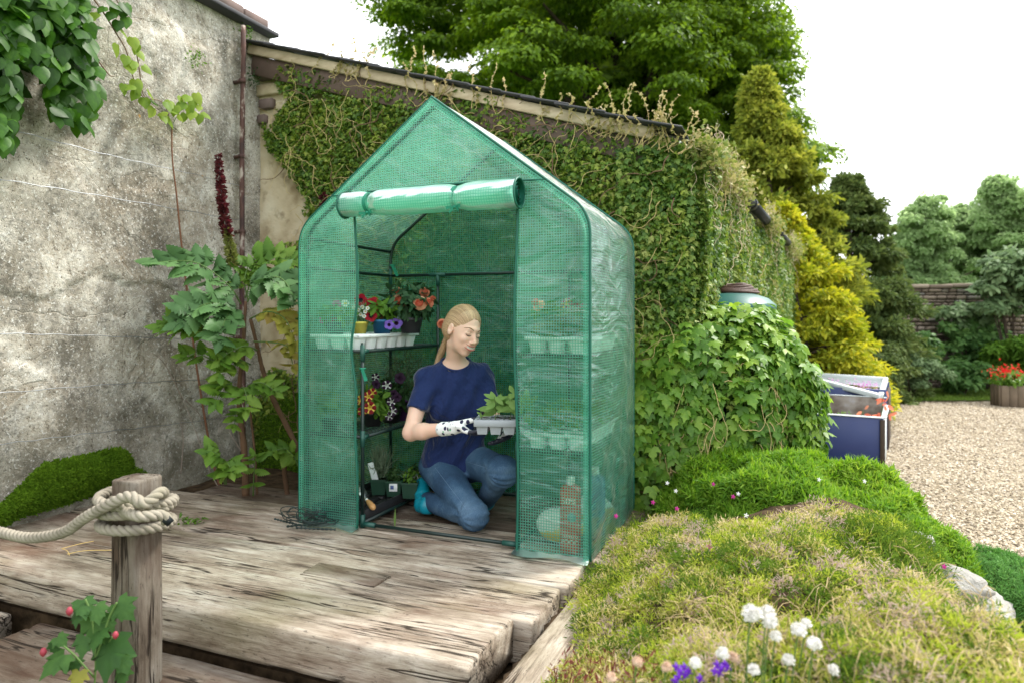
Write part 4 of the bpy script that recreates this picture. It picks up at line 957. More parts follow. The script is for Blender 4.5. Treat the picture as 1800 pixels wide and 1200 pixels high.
# gloves
def m_glove():
    n = N('flowery_glove'); v = n('TexVoronoi', {'Vector': n.co(scale=(1,1,.7)), 'Scale': 44}); blot = n.ramp(v.outputs['Distance'], [(.36, 1), (.42, 0)])
    c = n.mix(blot, (.72,.73,.74), (.022,.02,.055)); g = n.ramp(n('TexVoronoi', {'Vector': n.co(), 'Scale': 33}).outputs['Distance'], [(.14, 1), (.17, 0)]); c = n.mix(g, c, (.1,.42,.2))
    return n.fin(n.pb(c, .85, .2, n.bump(n.noise(200, 2), .3, .002)))
MGL = m_glove(); MGP = plain('navy_latex_palm', (.012,.013,.028), .45, .45, .2, 40, .3)
def hand(W, E, fdir, thumb, fingers, cuff, palm_n):
    """fingers: list of joint paths; returns glove (cloth back) and palm-coated fingers"""
    def g(X):
        M0 = W+fdir*.012; M1 = W+fdir*.082; side = np.cross(palm_n, fdir)
        d = ell(X, W+fdir*.052, (.048,.038,.017), np.stack([fdir, side, palm_n], 1)); d = smin(d, cap_(X, W-nrm_(W-E)*.045, W+fdir*.02, .033, .030), .018)
        for p in fingers: d = smin(d, cap_(X, p[0], p[1], .0105, .0098), .008)
        return smin(d, cap_(X, thumb[0], thumb[1], .0135, .0115), .012)
    def f(X):
        d = np.full(X.shape[:-1], 1.)
        for p in fingers:
            d = smin(d, cap_(X, p[1], p[2], .0102, .0095), .002); d = np.minimum(d, cap_(X, p[2], p[3], .0095, .0082))
        return np.minimum(d, smin(cap_(X, thumb[1], thumb[2], .0118, .0095), cap_(X, W+fdir*.03-palm_n*.004, W+fdir*.07-palm_n*.004, .015, .012), .004))
    allp = np.array([W, W-nrm_(W-E)*.05, *[q for p in fingers for q in p], *thumb]); lo, hi = allp.min(0)-.04, allp.max(0)+.04
    V, F = nets(g, lo, hi, .0028); mo('glove', [(V-WO, F)], MGL, woman); V, F = nets(f, lo, hi, .0028); mo('glove_palm', [(V-WO, F)], MGP, woman)
TRY = .0     # tray reference
Wr = RW; fd = nrm_(P(838, 752, 3.06)-RW); pn = nrm_(np.array((.25,.35,.9)))  # palm faces up under the tray
th_ = [Wr+fd*.03+np.array((0,0,.018)), P(834, 737, 3.07), P(852, 738.5, 3.05)]
fg = []
for i, (dy, ln) in enumerate(((-.030, .96), (-.010, 1.05), (.010, 1.0), (.029, .85))):
    sd_ = nrm_(np.cross(pn, fd)); b0 = Wr+fd*.085+sd_*(-dy)+np.array((0,0,-.006-.004*i)); j1 = b0+nrm_(fd*.92+np.array((0,0,-.32)))*.032*ln; j2 = j1+nrm_(fd+np.array((0,0,.06)))*.028*ln; j3 = j2+nrm_(fd+np.array((0,0,.28)))*.022*ln; fg.append([b0, j1, j2, j3])
hand(Wr, RE, fd, th_, fg, None, pn)
Wl = LW; fd2 = nrm_(np.array((-.1,-.75,-.25))); pn2 = nrm_(np.array((-.4,-.1,.9))); sd2 = nrm_(np.cross(pn2, fd2))
fg2 = []
for i, (dy, ln) in enumerate(((-.030, .96), (-.010, 1.05), (.010, 1.0), (.029, .85))):
    b0 = Wl+fd2*.078+sd2*dy; j1 = b0+nrm_(fd2*.9+np.array((-.25,0,.0)))*.032*ln; j2 = j1+nrm_(fd2*.7+np.array((-.5,0,.1)))*.028*ln; j3 = j2+nrm_(fd2*.5+np.array((-.7,0,.2)))*.02*ln; fg2.append([b0, j1, j2, j3])
hand(Wl, LE, fd2, [Wl+fd2*.03+sd2*.02, Wl+fd2*.055+sd2*.05, Wl+fd2*.08+sd2*.055+np.array((0,0,.02))], fg2, None, pn2)
# ================================================================ things in the greenhouse
GI = np.array((A, B, (0,0,1.)))           # rows
def gl(u, v, z): return tuple(L(u, v, z))
MWP = plain('white_plastic_tray', (.72,.74,.75), .45, .4, .06, 10, .05); MBP = plain('black_plastic', (.018,.018,.02), .5, .4, .2, 20, .05)
MGT = plain('grey_tray_plastic', (.30,.33,.36), .5, .4, .1, 14, .05); MCO = MSO
def cell_tray(u, v, z, w, d, nu, nv, label, mat=MWP, depth=.055, rim=.016, name='cell_tray', rot=0, cat='tray', grp=None):
    t = empty(name, gl(u, v, z), GROT+rot, label, cat, grp)
    x0, y0 = -w/2, -d/2; bars = []; bw = .010
    for i in range(nu+1): bars.append(bbox((x0+w*i/nu, 0, depth+rim/2), (bw, d+bw, rim), .002))
    for j in range(nv+1): bars.append(bbox((0, y0+d*j/nv, depth+rim/2-.001), (w+bw, bw, rim-.002), .002))
    mo('rim', bars, mat, t)
    cw, cd = w/nu*.47, d/nv*.47; cups = []; soil = []
    for i in range(nu):
        for j in range(nv):
            c = (x0+w*(i+.5)/nu, y0+d*(j+.5)/nv); V = []
            for zz_, k in ((depth, 1), (0.0, .72)):
                for a in range(12):
                    an_ = a/12*2*math.pi; rx = (abs(math.cos(an_))**4+abs(math.sin(an_))**4)**-.25; V.append((c[0]+cw*k*rx*math.cos(an_), c[1]+cd*k*rx*math.sin(an_), zz_))
            F = [(12+a, 12+(a+1) % 12, (a+1) % 12, a) for a in range(12)]
            cups.append((np.array(V), [np.array(F), np.array([[12+a for a in range(12)][::-1]])]))
            soil.append((np.array([(c[0]-cw, c[1]-cd, depth+.004), (c[0]+cw, c[1]-cd, depth+.004), (c[0]+cw, c[1]+cd, depth+.004), (c[0]-cw, c[1]+cd, depth+.004)]), np.array([(0,1,2,3)])))
    m_ = None
    for c_ in cups[:300]: mo('cell', [c_], mat, t, smooth=False)
    mo('compost', soil, MCO, t, smooth=False); return t
MLF = leafm('leaf_mid_green', [(.05,.13,.015), (.10,.21,.025), (.17,.3,.04)], .35); MLD = leafm('leaf_dark_green', [(.018,.05,.015), (.035,.085,.025), (.06,.13,.04)], .25)
MLR = leafm('rose_leaf', [(.015,.05,.022), (.03,.08,.035), (.06,.13,.06)], .2); MLP = leafm('leaf_pale_green', [(.13,.24,.06), (.2,.33,.09), (.28,.42,.13)], .4)
MSTG = plain('green_stem', (.09,.16,.04), .6, .3, .3, 40, .1); MLAV = leafm('lavender_leaf', [(.12,.17,.11), (.2,.26,.17), (.28,.33,.23)], .25)
def simple(name, c, tr=.3, rough=.5): return leafm(name, [tuple(x*.8 for x in c), c, tuple(min(1, x*1.15) for x in c)], tr, rough, .3, 1.2, 1.3)
MCOR = simple('coral_petal', (.8,.26,.16)); MCO2 = simple('pale_coral_petal', (.85,.42,.28)); MRED = simple('crimson_petal', (.42,.008,.03)); MPUR = simple('violet_petal', (.22,.12,.55)); MDKP = simple('dark_purple_petal', (.035,.008,.04)); MMAR = simple('maroon_petal', (.25,.008,.02)); MYEL = simple('yellow_petal', (.85,.62,.12)); MWHT = simple('white_petal', (.8,.8,.78)); MPNK = simple('pink_petal', (.7,.12,.4)); MMAG = simple('magenta_petal', (.5,.03,.25)); MPURB = simple('bright_purple_petal', (.16,.02,.5)); MSEE = plain('seedhead_white', (.74,.72,.68), .9, .1, .08, 60, .5)
def petunia(c1, c2, r=.028):
    """five lobed trumpet; c2 colours the star or throat"""
    ps = []; n = 40; V = [(0,0,-r*.9)]; rings = [(.15,-.55),(.35,-.18),(.7,0),(1,-.02)]
    for q, (rr_, z_) in enumerate(rings):
        for i in range(n):
            a = i/n*2*math.pi; k = 1-.16*abs(math.sin(2.5*a))**.6*(rr_ > .5) if False else 1-.15*(1-abs(math.cos(2.5*a)))*(rr_/1); V.append((r*rr_*k*math.cos(a), r*rr_*k*math.sin(a), r*z_+r*.06*math.sin(5*a+1)*rr_))
    V = np.array(V); F3 = np.array([(0, 1+i, 1+(i+1) % n) for i in range(n)])
    FA, FB = [], []
    for q in range(len(rings)-1):
        for i in range(n):
            f = (1+q*n+i, 1+(q+1)*n+i, 1+(q+1)*n+(i+1) % n, 1+q*n+(i+1) % n); a = (i+.5)/n*2*math.pi
            (FB if (q == 0 or abs(math.cos(2.5*a)) < .45 and petunia.star) else FA).append(f)
    return [(V, [np.array(FA)] if FA else F3, 0), (V, [np.array(FB)], 1), (V, F3, 1)], [c1, c2]
petunia.star = False
def mk_flower_mesh(kind):
    if kind in ('coral', 'pcoral', 'bud'):
        m1 = MCOR if kind != 'pcoral' else MCO2; ps = []; r = .03
        for k, (n_, rad, til) in enumerate(((6, 1.0, 1.2), (6, .85, .85))):
            if kind == 'bud' and k == 0: continue
            for i in range(n_):
                a = i/n_*6.283+k*.5; c = np.array((math.cos(a), math.sin(a), 0)); nn = nrm_(np.array((math.cos(a)*math.cos(til), math.sin(a)*math.cos(til), math.sin(til)))); tip = np.array((math.cos(a)*math.sin(til), math.sin(a)*math.sin(til), math.cos(til)))
                T = poly_leaf(mirror([(0,0),(.25,.05),(.5,.3),(.62,.6),(.55,.85),(.3,.98),(0,1.0)]), -.35, -.25, (0,.5)); ps.append((*scatter(T, np.array([c*r*.1]), np.array([-nn]), np.array([tip]), r*rad), 0))
        def swirl(u, v):
            a = u*2*math.pi*3.6; rr_ = r*(.06+.52*u+.05*np.abs(np.sin(a*1.35))); z_ = r*(.05+v*(.78-.25*u)); rr_ = rr_*(.75+.35*v-.12*v*v); return np.column_stack([rr_*np.cos(a), rr_*np.sin(a), z_])
        ps.append((*grid(swirl, 110, 4), 1)); ps.append((*ico((0,0,r*.25), (r*.5,r*.5,r*.3), 3), 1))
        return mesh('flower', ps, [m1, MCOR])
    petunia.star = kind in ('star', 'bw')
    c = {'red': (MRED, MDKP), 'violet': (MPUR, MDKP), 'dark': (MDKP, MDKP), 'star': (MMAR, MYEL), 'bw': (MDKP, MWHT), 'white': (MWHT, MYEL), 'pink': (MPNK, MMAG), 'purple': (MPURB, MDKP)}[kind]
    p, m = petunia(*c); return mesh('flower', p, m)
FLM = {}
def flower(kind, p, nrm, s, par, o0=np.zeros(3)):
    if kind not in FLM: FLM[kind] = mk_flower_mesh(kind)
    o = bpy.data.objects.new('flower', FLM[kind]); COL.objects.link(o); o.parent = par
    q = Vector(nrm).to_track_quat('Z', 'Y'); o.matrix_basis = Matrix.Translation(Vector(np.array(p)-o0)) @ q.to_matrix().to_4x4() @ Matrix.Scale(s, 4); return o
def pot(r, h, mat, t, sq=False, soil=True):
    if sq:
        V = []; 
        for z_, k in ((0, .8), (h, 1)): V += [(sx*r*k, sy*r*k, z_) for sx, sy in ((-1,-1),(1,-1),(1,1),(-1,1))]
        F = np.array([(0,1,5,4),(1,2,6,5),(2,3,7,6),(3,0,4,7),(3,2,1,0)]); mo('pot', [(np.array(V), F)]+[bbox((sx*r*.98, 0, h-.005), (.006, 2*r+.004, .012), .001) for sx in (-1, 1)]+[bbox((0, sy*r*.98, h-.006), (2*r+.004, .006, .012), .001) for sy in (-1, 1)], mat, t, smooth=False)
        mo('compost', [bbox((0,0,h-.015), (r*1.9, r*1.9, .01), .002)], MCO, t)
    else:
        mo('pot', [lathe([(0.001,0),(r*.75,0),(r*.97,h*.82),(r*1.04,h*.82),(r*1.06,h),(r*.98,h),(r*.95,h*.85),(.001,h*.85)], 28)], mat, t)
        mo('compost', [lathe([(.001,h*.88),(r*.96,h*.86)], 20)], MCO, t)
def bushy(t, n, z0, rad, zr, size, mat, T=T_OVAL, up=.4, name='foliage', seed=0, stems=8, smat=None):
    d = rn(n); d /= np.linalg.norm(d, axis=1)[:, None]; q = d*np.array((rad, rad, zr))*(ru(n)**.45)[:, None]; pos = q+np.array((0,0,z0))
    mo(name, [scatter(T, pos, d*.6+np.array((0,0,1.))*up+rn(n, .45), d+np.array((0,0,-.2))+rn(n, .5), size*ru(n, .65, 1.2))], mat, t)
    st = []
    for k in range(stems):
        e = q[k]*.8+np.array((0,0,z0)); st.append(tube(spl([(e[0]*.1, e[1]*.1, 0 if False else z0-zr), (e[0]*.5, e[1]*.5, (z0-zr+e[2])/2), e], 8), .0016, 5))
    for s_ in st: mo('stem', [s_], smat or MSTG, t)
# left top shelf
cell_tray(.165, .30, .828, .27, .56, 3, 6, 'long white cell tray on the upper left shelf, holding pots of petunias and roses')
def potted(name, u, v, z, label, cat='potted plant', grp=None): return empty(name, gl(u, v, z), random.uniform(0, 6), label, cat, grp)
def atpx(px, py, v):   # point of the plane v (greenhouse frame) seen at the pixel
    o = np.array((0, 0, EYE)); d = P(px, py, 1)-o; t = (v-((o-GL)@B))/(d@B); return o+d*t
def put(name, px, py, v, label, cat='potted plant'):
    p = atpx(px, py, v); return empty(name, tuple(p), 0, label, cat), p
ZT = .828+.071
def base_on(px, v, z):   # point at height z in plane v seen in pixel column px
    o = np.array((0, 0, EYE)); d = P(px, 558, 1)-o; t = (v-((o-GL)@B))/(d@B); p = o+d*t; p[2] = z; return p
MY2 = plain('yellow_white_pot', (.75,.62,.12), .5, .3, .1); MBLP = plain('blue_plastic_pot', (.03,.14,.30), .4, .4, .1); MDKG = plain('dark_grey_pot', (.04,.04,.05), .5, .4); MPP = plain('purple_plastic_pot', (.06,.02,.09), .45, .4); MGP2 = plain('dark_green_pot', (.015,.05,.03), .45, .4)
def flowers_px(t, p0, lst, off=.0):
    for kind, px, py, v, s in lst:
        q = atpx(px, py, v); n_ = nrm_(np.array((0, 0, EYE+.25))-q+rn(1, .35)[0]); flower(kind, q, n_, s, t, np.array(t.location))
p = base_on(632, .22, ZT); t = empty('potted_plant', tuple(p), 0, 'small white flowering plant in yellow and white pot, near end of the white tray', 'potted plant'); pot(.042, .06, MY2, t)
bushy(t, 160, .11, .05, .045, .05, MLAV, T_BLADE, .5); 
flowers_px(t, p, [('white', 628+dx, 545+dy, .20, .38) for dx, dy in ((-6,-4),(2,0),(9,-5),(14,3),(-1,7),(6,8),(-8,6),(18,-3),(12,11))])
p = base_on(672, .30, ZT); t = empty('potted_plant', tuple(p), 0, 'crimson and violet petunias in the blue pot on the white tray', 'potted plant'); pot(.053, .07, MBLP, t)
bushy(t, 130, .12, .075, .06, .055, MLF); flowers_px(t, p, [('red', 656, 535, .24, 1.35), ('red', 652, 555, .22, 1.15), ('red', 634, 528, .30, 1.25), ('violet', 667, 541, .34, .9), ('violet', 697, 568, .30, 1.1), ('violet', 684, 571, .25, .9), ('purple', 694, 540, .36, .8), ('red', 668, 556, .30, .8)])
p = base_on(722, .42, ZT); t = empty('potted_plant', tuple(p), 0, 'coral rose bush in dark pot, tallest plant on the upper left shelf', 'potted plant'); pot(.062, .08, MDKG, t)
bushy(t, 420, .17, .13, .10, .05, MLR, T_OVAL, .5, stems=14)
flowers_px(t, p, [('coral', 699, 515, .40, 1.0), ('pcoral', 701, 529, .34, 1.25), ('coral', 715, 523, .42, .7), ('coral', 747, 514, .42, .95), ('pcoral', 738, 533, .34, 1.25), ('coral', 752, 532, .38, 1.0), ('bud', 761, 525, .40, .8), ('coral', 777, 569, .44, .9), ('bud', 706, 522, .45, .8)])
p = base_on(590, .12, ZT); t = empty('potted_plant', tuple(p), 0, 'pink petunias behind the green cover at the front of the upper left shelf', 'potted plant'); pot(.05, .06, MDKG, t)
bushy(t, 110, .10, .065, .05, .05, MLF); flowers_px(t, p, [('pink', 568, 562, .1, .8), ('red', 589, 568, .1, 1.1), ('pink', 592, 536, .15, .9), ('white', 600, 548, .15, .8), ('red', 582, 548, .2, .8), ('white', 607, 533, .15, .7)])
# left middle shelf
Z2 = .425
p = base_on(655, .32, Z2); t = empty('potted_plant', tuple(p), 0, 'petunias striped yellow and maroon on the middle left shelf', 'potted plant'); pot(.055, .07, MBP, t)
bushy(t, 230, .12, .10, .07, .05, MLF); flowers_px(t, p, [('star', 650, 716, .18, 1.15), ('star', 647, 696, .2, 1.0), ('star', 654, 690, .26, .9), ('star', 633, 703, .2, .95), ('star', 637, 722, .2, .9)])
p = base_on(688, .46, Z2); t = empty('potted_plant', tuple(p), 0, 'dark purple petunias with white-edged flowers beside the striped ones', 'potted plant'); pot(.055, .07, MBP, t)
bushy(t, 260, .14, .10, .10, .045, MLD); flowers_px(t, p, [('bw', 680, 677, .38, 1.0), ('bw', 660, 662, .42, .8), ('dark', 703, 664, .42, 1.1), ('dark', 661, 675, .36, .9), ('bw', 688, 705, .34, .9), ('bw', 690, 722, .32, .9), ('dark', 692, 692, .38, .9), ('bw', 684, 731, .32, .8), ('dark', 699, 698, .36, .8)])
p = base_on(712, .56, Z2); t = empty('potted_plant', tuple(p), 0, 'feathery lavender bush in a purple pot behind her right arm', 'potted plant'); pot(.065, .12, MPP, t)
bushy(t, 600, .24, .10, .13, .06, leafm('dark_lavender', [(.03,.06,.03), (.07,.11,.06), (.12,.16,.1)], .2), T_BLADE, .1, stems=20)
p = base_on(582, .10, Z2); t = empty('potted_plant', tuple(p), 0, 'pale yellow-leaved seedling behind the cover on the middle left shelf', 'potted plant'); pot(.045, .06, MBP, t)
bushy(t, 40, .15, .06, .05, .06, MLP, T_IVY, .7)
# floor, left: black trays, green pots, lavender, pansies, trowel
ft_ = empty('seed_tray', gl(.175, .36, .012), GROT, 'large black seed tray on the floor inside the left of the greenhouse', 'tray')
mo('rim', [bbox((sx*.145, 0, .035), (.008, .66, .055), .002) for sx in (-1, 1)]+[bbox((0, sy*.33, .034), (.29, .008, .053), .002) for sy in (-1, 1)]+[bbox((0,0,.004), (.28, .65, .006), .002)], MBP, ft_)
for i in range(3):
    for j in range(6): mo('cell', [bbox((-.09+.09*i, -.27+.108*j, .022), (.07, .088, .03), .006)], MBP, ft_)
for k, (px, lab) in enumerate(((668, 'green square pot of lavender with white tag, on the floor tray'), (694, 'green square pot with a white printed label, middle of three'), (722, 'green square pot of low leafy seedlings, nearest her boot'))):
    p = base_on(px, .40, .055); t = empty('square_pot', tuple(p), GROT+R(20), lab, 'pot', 'green square pots on the floor tray'); pot(.042, .082, MGP2, t, True)
    if k == 0:
        n_ = 300; b = rn(n_, .016); b[:, 2] = .08; d = np.array((0,0,1.))+rn(n_, .16); mo('foliage', [scatter(T_BLADE, b+d*ru(n_, 0, .1)[:, None], rn(n_)+.001, d, ru(n_, .05, .11))], MLAV, t)
        mo('stem', [tube(spl([(x*.3, y*.3, .08), (x, y, .17), (x*1.6, y*1.6, .25)], 8), .0012, 4) for x, y in rng.normal(0, .02, (14, 2))], MLAV, t)
        mo('plant_tag', [bbox((-.03, -.03, .12), (.034, .0015, .10), .0005, np.array(Matrix.Rotation(R(-16), 3, 'Y')))], MWP, t)
    else: bushy(t, 120, .11, .045, .035, .022, MLF if k == 2 else MLD)
    if k == 1:
        mo('sticker', [bbox((.0, -.0405, .05), (.042, .001, .042), .0003)], MWP, t)
        mo('sticker_print', [bbox((-.006, -.0415, .05), (.018, .0006, .02), .0002)], plain('blue_print', (.08,.12,.3), .6), t)
p = base_on(727, .50, .055); t = empty('potted_plant', tuple(p), 0, 'small white-flowered plant in black pot close to the teal boot', 'potted plant'); pot(.035, .06, MBP, t); bushy(t, 60, .11, .03, .05, .03, MLD); flowers_px(t, p, [('white', 722, 838, .48, .75), ('white', 731, 840, .48, .75), ('white', 723, 852, .47, .6), ('white', 732, 858, .47, .6), ('white', 726, 846, .46, .6)])
tw = empty('trowel', tuple(base_on(655, .06, .085)), 0, 'hand trowel with wooden handle resting on the black floor tray', 'trowel'); o_ = np.array(tw.location)
h0, h1 = atpx(645, 878, .12)-o_, atpx(660, 896, .07)-o_; ax = nrm_(h1-h0)
mo('handle', [tube([h0+ax*t_ for t_ in np.linspace(0, .085, 9)], [.008,.009,.012,.0135,.014,.0145,.0155,.014,.007], 14)], plain('turned_ash', (.5,.27,.1), .5, .4, .2, 20, .1), tw)
mo('neck', [tube([h0-ax*.035, h0-ax*.01, h0+ax*.006], [.005,.010,.0095], 12)], plain('steel', (.6,.6,.6), .3, .5, .1, 30, .05, 1), tw)
mo('blade', [tube([h0-ax*.15, h0-ax*.11, h0-ax*.05, h0-ax*.03], [.003,.03,.024,.006], 14)], bpy.data.materials['steel'], tw)
# held tray with seedlings
Tc = P(882, 747, 3.02)
ht = empty('seedling_tray', (Tc[0]+.008, Tc[1], Tc[2]-.03), R(-4), 'grey cell tray of pepper seedlings held in her gloved hands', 'tray'); w_, d_ = .235, .15
bars = [bbox((-w_/2+w_*i/4, 0, .052), (.008, d_, .020), .002) for i in range(5)]+[bbox((0, -d_/2+d_*j/2, .0515), (w_+.008, .008, .019), .002) for j in range(3)]
mo('rim', bars+[bbox((0, s_*(d_/2+.002), .050), (w_+.012, .006, .030), .002) for s_ in (-1, 1)]+[bbox((s_*(w_/2+.002), 0, .050), (.006, d_+.006, .029), .002) for s_ in (-1, 1)], MGT, ht)
for i in range(4):
    for j in range(2):
        cx, cy = -w_/2+w_*(i+.5)/4, -d_/2+d_*(j+.5)/2; V = [(cx+sx*k*.026, cy+sy*k*.033, z_) for z_, k in ((.042, 1), (.0, .78)) for sx, sy in ((-1,-1),(1,-1),(1,1),(-1,1))]
        mo('cell', [(np.array(V), np.array([(4,5,1,0),(5,6,2,1),(6,7,3,2),(7,4,0,3),(7,6,5,4)]))], MGT, ht, smooth=False); mo('compost', [ico((cx, cy, .052), (.025,.031,.008), 2, i+j, .3)], MCO, ht)
pepper = mesh('leaf', [scatter(T_OVAL, np.zeros((1,3)), np.array([(0,0,1.)]), np.array([(0,1.,0)]), 1.0)], MLP)
for i, (x, y, hh) in enumerate(((-.10,-.02,.05),(-.035,-.03,.11),(-.03,.03,.09),(.03,-.02,.10),(.04,.03,.12),(.09,-.03,.08),(.1,.03,.1),(.065,0,.11))):
    mo('stem', [tube(spl([(x, y, .05), (x+.004, y, .05+hh*.5), (x-.002, y, .05+hh)], 8), .0017, 6)], MSTG, ht); n_ = 8 if i else 5
    a = np.arange(n_)*2.4+i; hz = .05+hh*(.45+.55*np.arange(n_)/(n_-1)); dr = np.column_stack([np.cos(a), np.sin(a), .25+.0*a]); s_ = (.058 if i else .02)*(1.25-.5*np.arange(n_)/n_)
    leaf_objs('leaf', pepper, np.column_stack([x+0*a, y+0*a, hz]), np.column_stack([-.3*np.cos(a), -.8-.3*np.sin(a), .8+0*a])+rn(n_, .2), dr, s_*1.1, ht)
# right shelf trays (seen through the cover)
def seedlings(u, v, z, w, d, n, lab, col, hgt, size, fl=None):
    t = empty('seedlings', gl(u, v, z), GROT, lab, 'plants'); p = np.column_stack([ru(n, -w/2, w/2), ru(n, -d/2, d/2), ru(n, 0, 1)**.7*hgt])
    mo('foliage', [scatter(T_OVAL, p, np.array((0,0,1.))+rn(n, .4), rn(n)+np.array((0,0,.1)), size*ru(n, .6, 1.2))], col, t, kind='stuff')
    if fl:
        for k, c in enumerate(fl): flower(c, np.array((random.uniform(-w/2, w/2), random.uniform(-d/2, 0), hgt*(.7+.5*random.random()))), (random.uniform(-.5,.5), -1, .6), 1.0, t)
cell_tray(1.27, .30, .828, .26, .56, 3, 6, 'white cell tray on the upper right shelf, blurred behind the green cover')
seedlings(1.27, .28, .90, .25, .5, 420, 'leafy seedlings with red and yellow flowers in the upper right tray', MLF, .13, .05, ['red', 'red', 'star', 'pcoral', 'star', 'red'])
cell_tray(1.27, .30, .43, .26, .56, 3, 6, 'white cell tray on the lower right shelf, blurred behind the green cover')
seedlings(1.27, .28, .50, .25, .5, 420, 'bright green seedlings in the lower right tray', MLP, .10, .045)
# bottles and bags at the right foot
def text(name, s, size, loc, rx, rz, mat, par, ext=.0006):
    cu = bpy.data.curves.new(name, 'FONT'); cu.body = s; cu.size = size; cu.extrude = ext; cu.align_x = 'CENTER'; cu.align_y = 'CENTER'
    tmp = bpy.data.objects.new('tmp', cu); COL.objects.link(tmp); dg = bpy.context.evaluated_depsgraph_get(); me = bpy.data.meshes.new_from_object(tmp.evaluated_get(dg)); bpy.data.objects.remove(tmp)
    me.materials.clear(); me.materials.append(mat); o = obj(name, me, par); o.location = loc; o.rotation_euler = (rx, 0, rz); return o
MRB = plain('red_bottle_plastic', (.52,.07,.035), .35, .5, .08, 8, .03); MBB = plain('blue_bottle_plastic', (.03,.12,.42), .35, .5, .08, 8, .03); MWHP = plain('white_cap', (.8,.8,.8), .4)
def bottle(px, v, w, d, h, mat, lab):
    p = base_on(px, v, .006); t = empty('bottle', tuple(p), GROT, lab, 'bottle')
    V = []; k = 28; pr = [(0.,.92),(.012,1),(h*.80,1),(h*.86,.93),(h*.90,.45),(h*.905,.30)]
    for z_, s_ in pr:
        for i in range(k):
            a = i/k*6.2832; rr_ = (abs(math.cos(a))**5+abs(math.sin(a))**5)**-.2; V.append((w/2*s_*rr_*math.cos(a), d/2*s_*rr_*math.sin(a), z_))
    V = np.array(V); F = [np.array([(q*k+i, q*k+(i+1) % k, (q+1)*k+(i+1) % k, (q+1)*k+i) for q in range(len(pr)-1) for i in range(k)])]; mo('bottle_body', [(V, F)], mat, t)
    mo('cap', [lathe([(.001,h),(w*.2,h),(w*.215,h*.985),(w*.22,h*.885),(.001,h*.885)], 24)], MWHP, t); return t
t = bottle(1003, .055, .082, .055, .315, MRB, 'red tomato feed bottle with white cap behind the front cover')
MTX = plain('white_print', (.8,.8,.78), .6)
text('lettering', '50%', .040, (.0, -.0285, .215), R(90), 0, MTX, t); text('lettering', 'TOMATO', .0165, (.004, -.0285, .072), R(90), 0, MTX, t); text('lettering', 'FOOD', .027, (.006, -.0285, .048), R(90), 0, MTX, t)
mo('logo_patch', [tube([(.012,-.0275,.15),(.012,-.0290,.15)], .019, 20)], plain('teal_print', (.1,.35,.4), .6), t)
bottle(1046, .26, .085, .06, .315, MBB, 'blue bottle with white cap, right of the red one behind the cover')
MBAGW = plain('white_bag_film', (.72,.73,.72), .35, .5, .1, 8, .5); MBAGY = plain('yellow_bag_film', (.75,.45,.06), .35, .5, .1, 8, .5)
def bag(px, v, w, h, lab, rot=0):
    p = base_on(px, v, .0); t = empty('bag', tuple(p), GROT+rot, lab, 'bag')
    V, F = ico((0,0,h*.5), (w/2, w*.28, h*.5), 5, int(px), .10); V[:, 2] = np.maximum(V[:, 2], .004); V = V.copy(); low = V[F][:, :, 2].mean(1) < h*.5+.15*w*np.sin(V[F][:, :, 0].mean(1)*9)
    mo('film', [(V, F[~low], 0), (V, F[low], 1)], [MBAGW, MBAGY], t)
bag(985, .16, .22, .15, 'white and yellow compost bag slumped behind the red bottle'); bag(1042, .45, .2, .15, 'second white and yellow bag, by the right side cover')
# grass sprig between boards
t = empty('grass_tuft', tuple(P(694, 925, 3.2)*np.array((1,1,0))), 0, 'tiny green weed sprouting between the boards inside the doorway', 'weed')
for k in range(7):
    a = k*.9; mo('blade', [scatter(T_BLADE, np.array([(0,0,0.)]), np.array([(math.cos(a),math.sin(a),.3)]), np.array([(math.cos(a)*.5,math.sin(a)*.5,1)]), .05+.02*(k % 3))], MLP, t)
t = empty('weed', tuple(P(335, 915, 3.25)*np.array((1,1,0))), 0, 'flat little weed growing from a joint in the deck beside the post', 'weed')
mo('foliage', [scatter(T_OVAL, np.column_stack([ru(60, -.06, .06), ru(60, -.02, .02), ru(60, .005, .03)]), np.array((0,0,1.))+rn(60, .5), rn(60), .022)], MLF, t)
# ================================================================ planting round the walls
MIV = leafm('small_ivy_leaf', [(.025,.065,.010), (.06,.13,.016), (.13,.23,.028), (.27,.34,.05), (.42,.42,.12)], .3, .35, .5, 3.0)
MIVS = leafm('side_ivy_leaf', [(.025,.07,.012), (.06,.13,.02), (.12,.22,.035), (.24,.31,.06), (.40,.40,.14)], .3, .35, .5, 3.0)  # leaf tones of the side-wall ivy and inner creeper, green to straw
MVN = plain('straw_vine', (.42,.33,.15), .8, .2, .35, 30, .2); MVB = plain('brown_vine', (.16,.10,.06), .85, .2, .3, 30, .3)
def vines(name, par, fn, n, mat, r=.0028, steps=16, st=.035, down=False, seed0=0, o0=np.zeros(3)):
    ps = []
    for k in range(n):
        s, z = fn(None, k); a = random.uniform(-2.6, -.5) if down else random.uniform(0, 6.28); p = []
        off = random.uniform(.03, .12)
        for i in range(random.randint(steps//2, steps)):
            a += random.gauss(0, .45); s += st*math.cos(a); z += st*math.sin(a); off += random.gauss(0, .012); off = min(max(off, .02), .15); q = fn((s, z, off), k)
            if q is None: break
            p.append(q-o0)
        if len(p) > 3: ps.append(tube(spl(p, len(p)*2), np.linspace(r, r*.45, len(p)*2), 4, False))
    if ps: mo(name, ps, mat, par, kind='stuff')
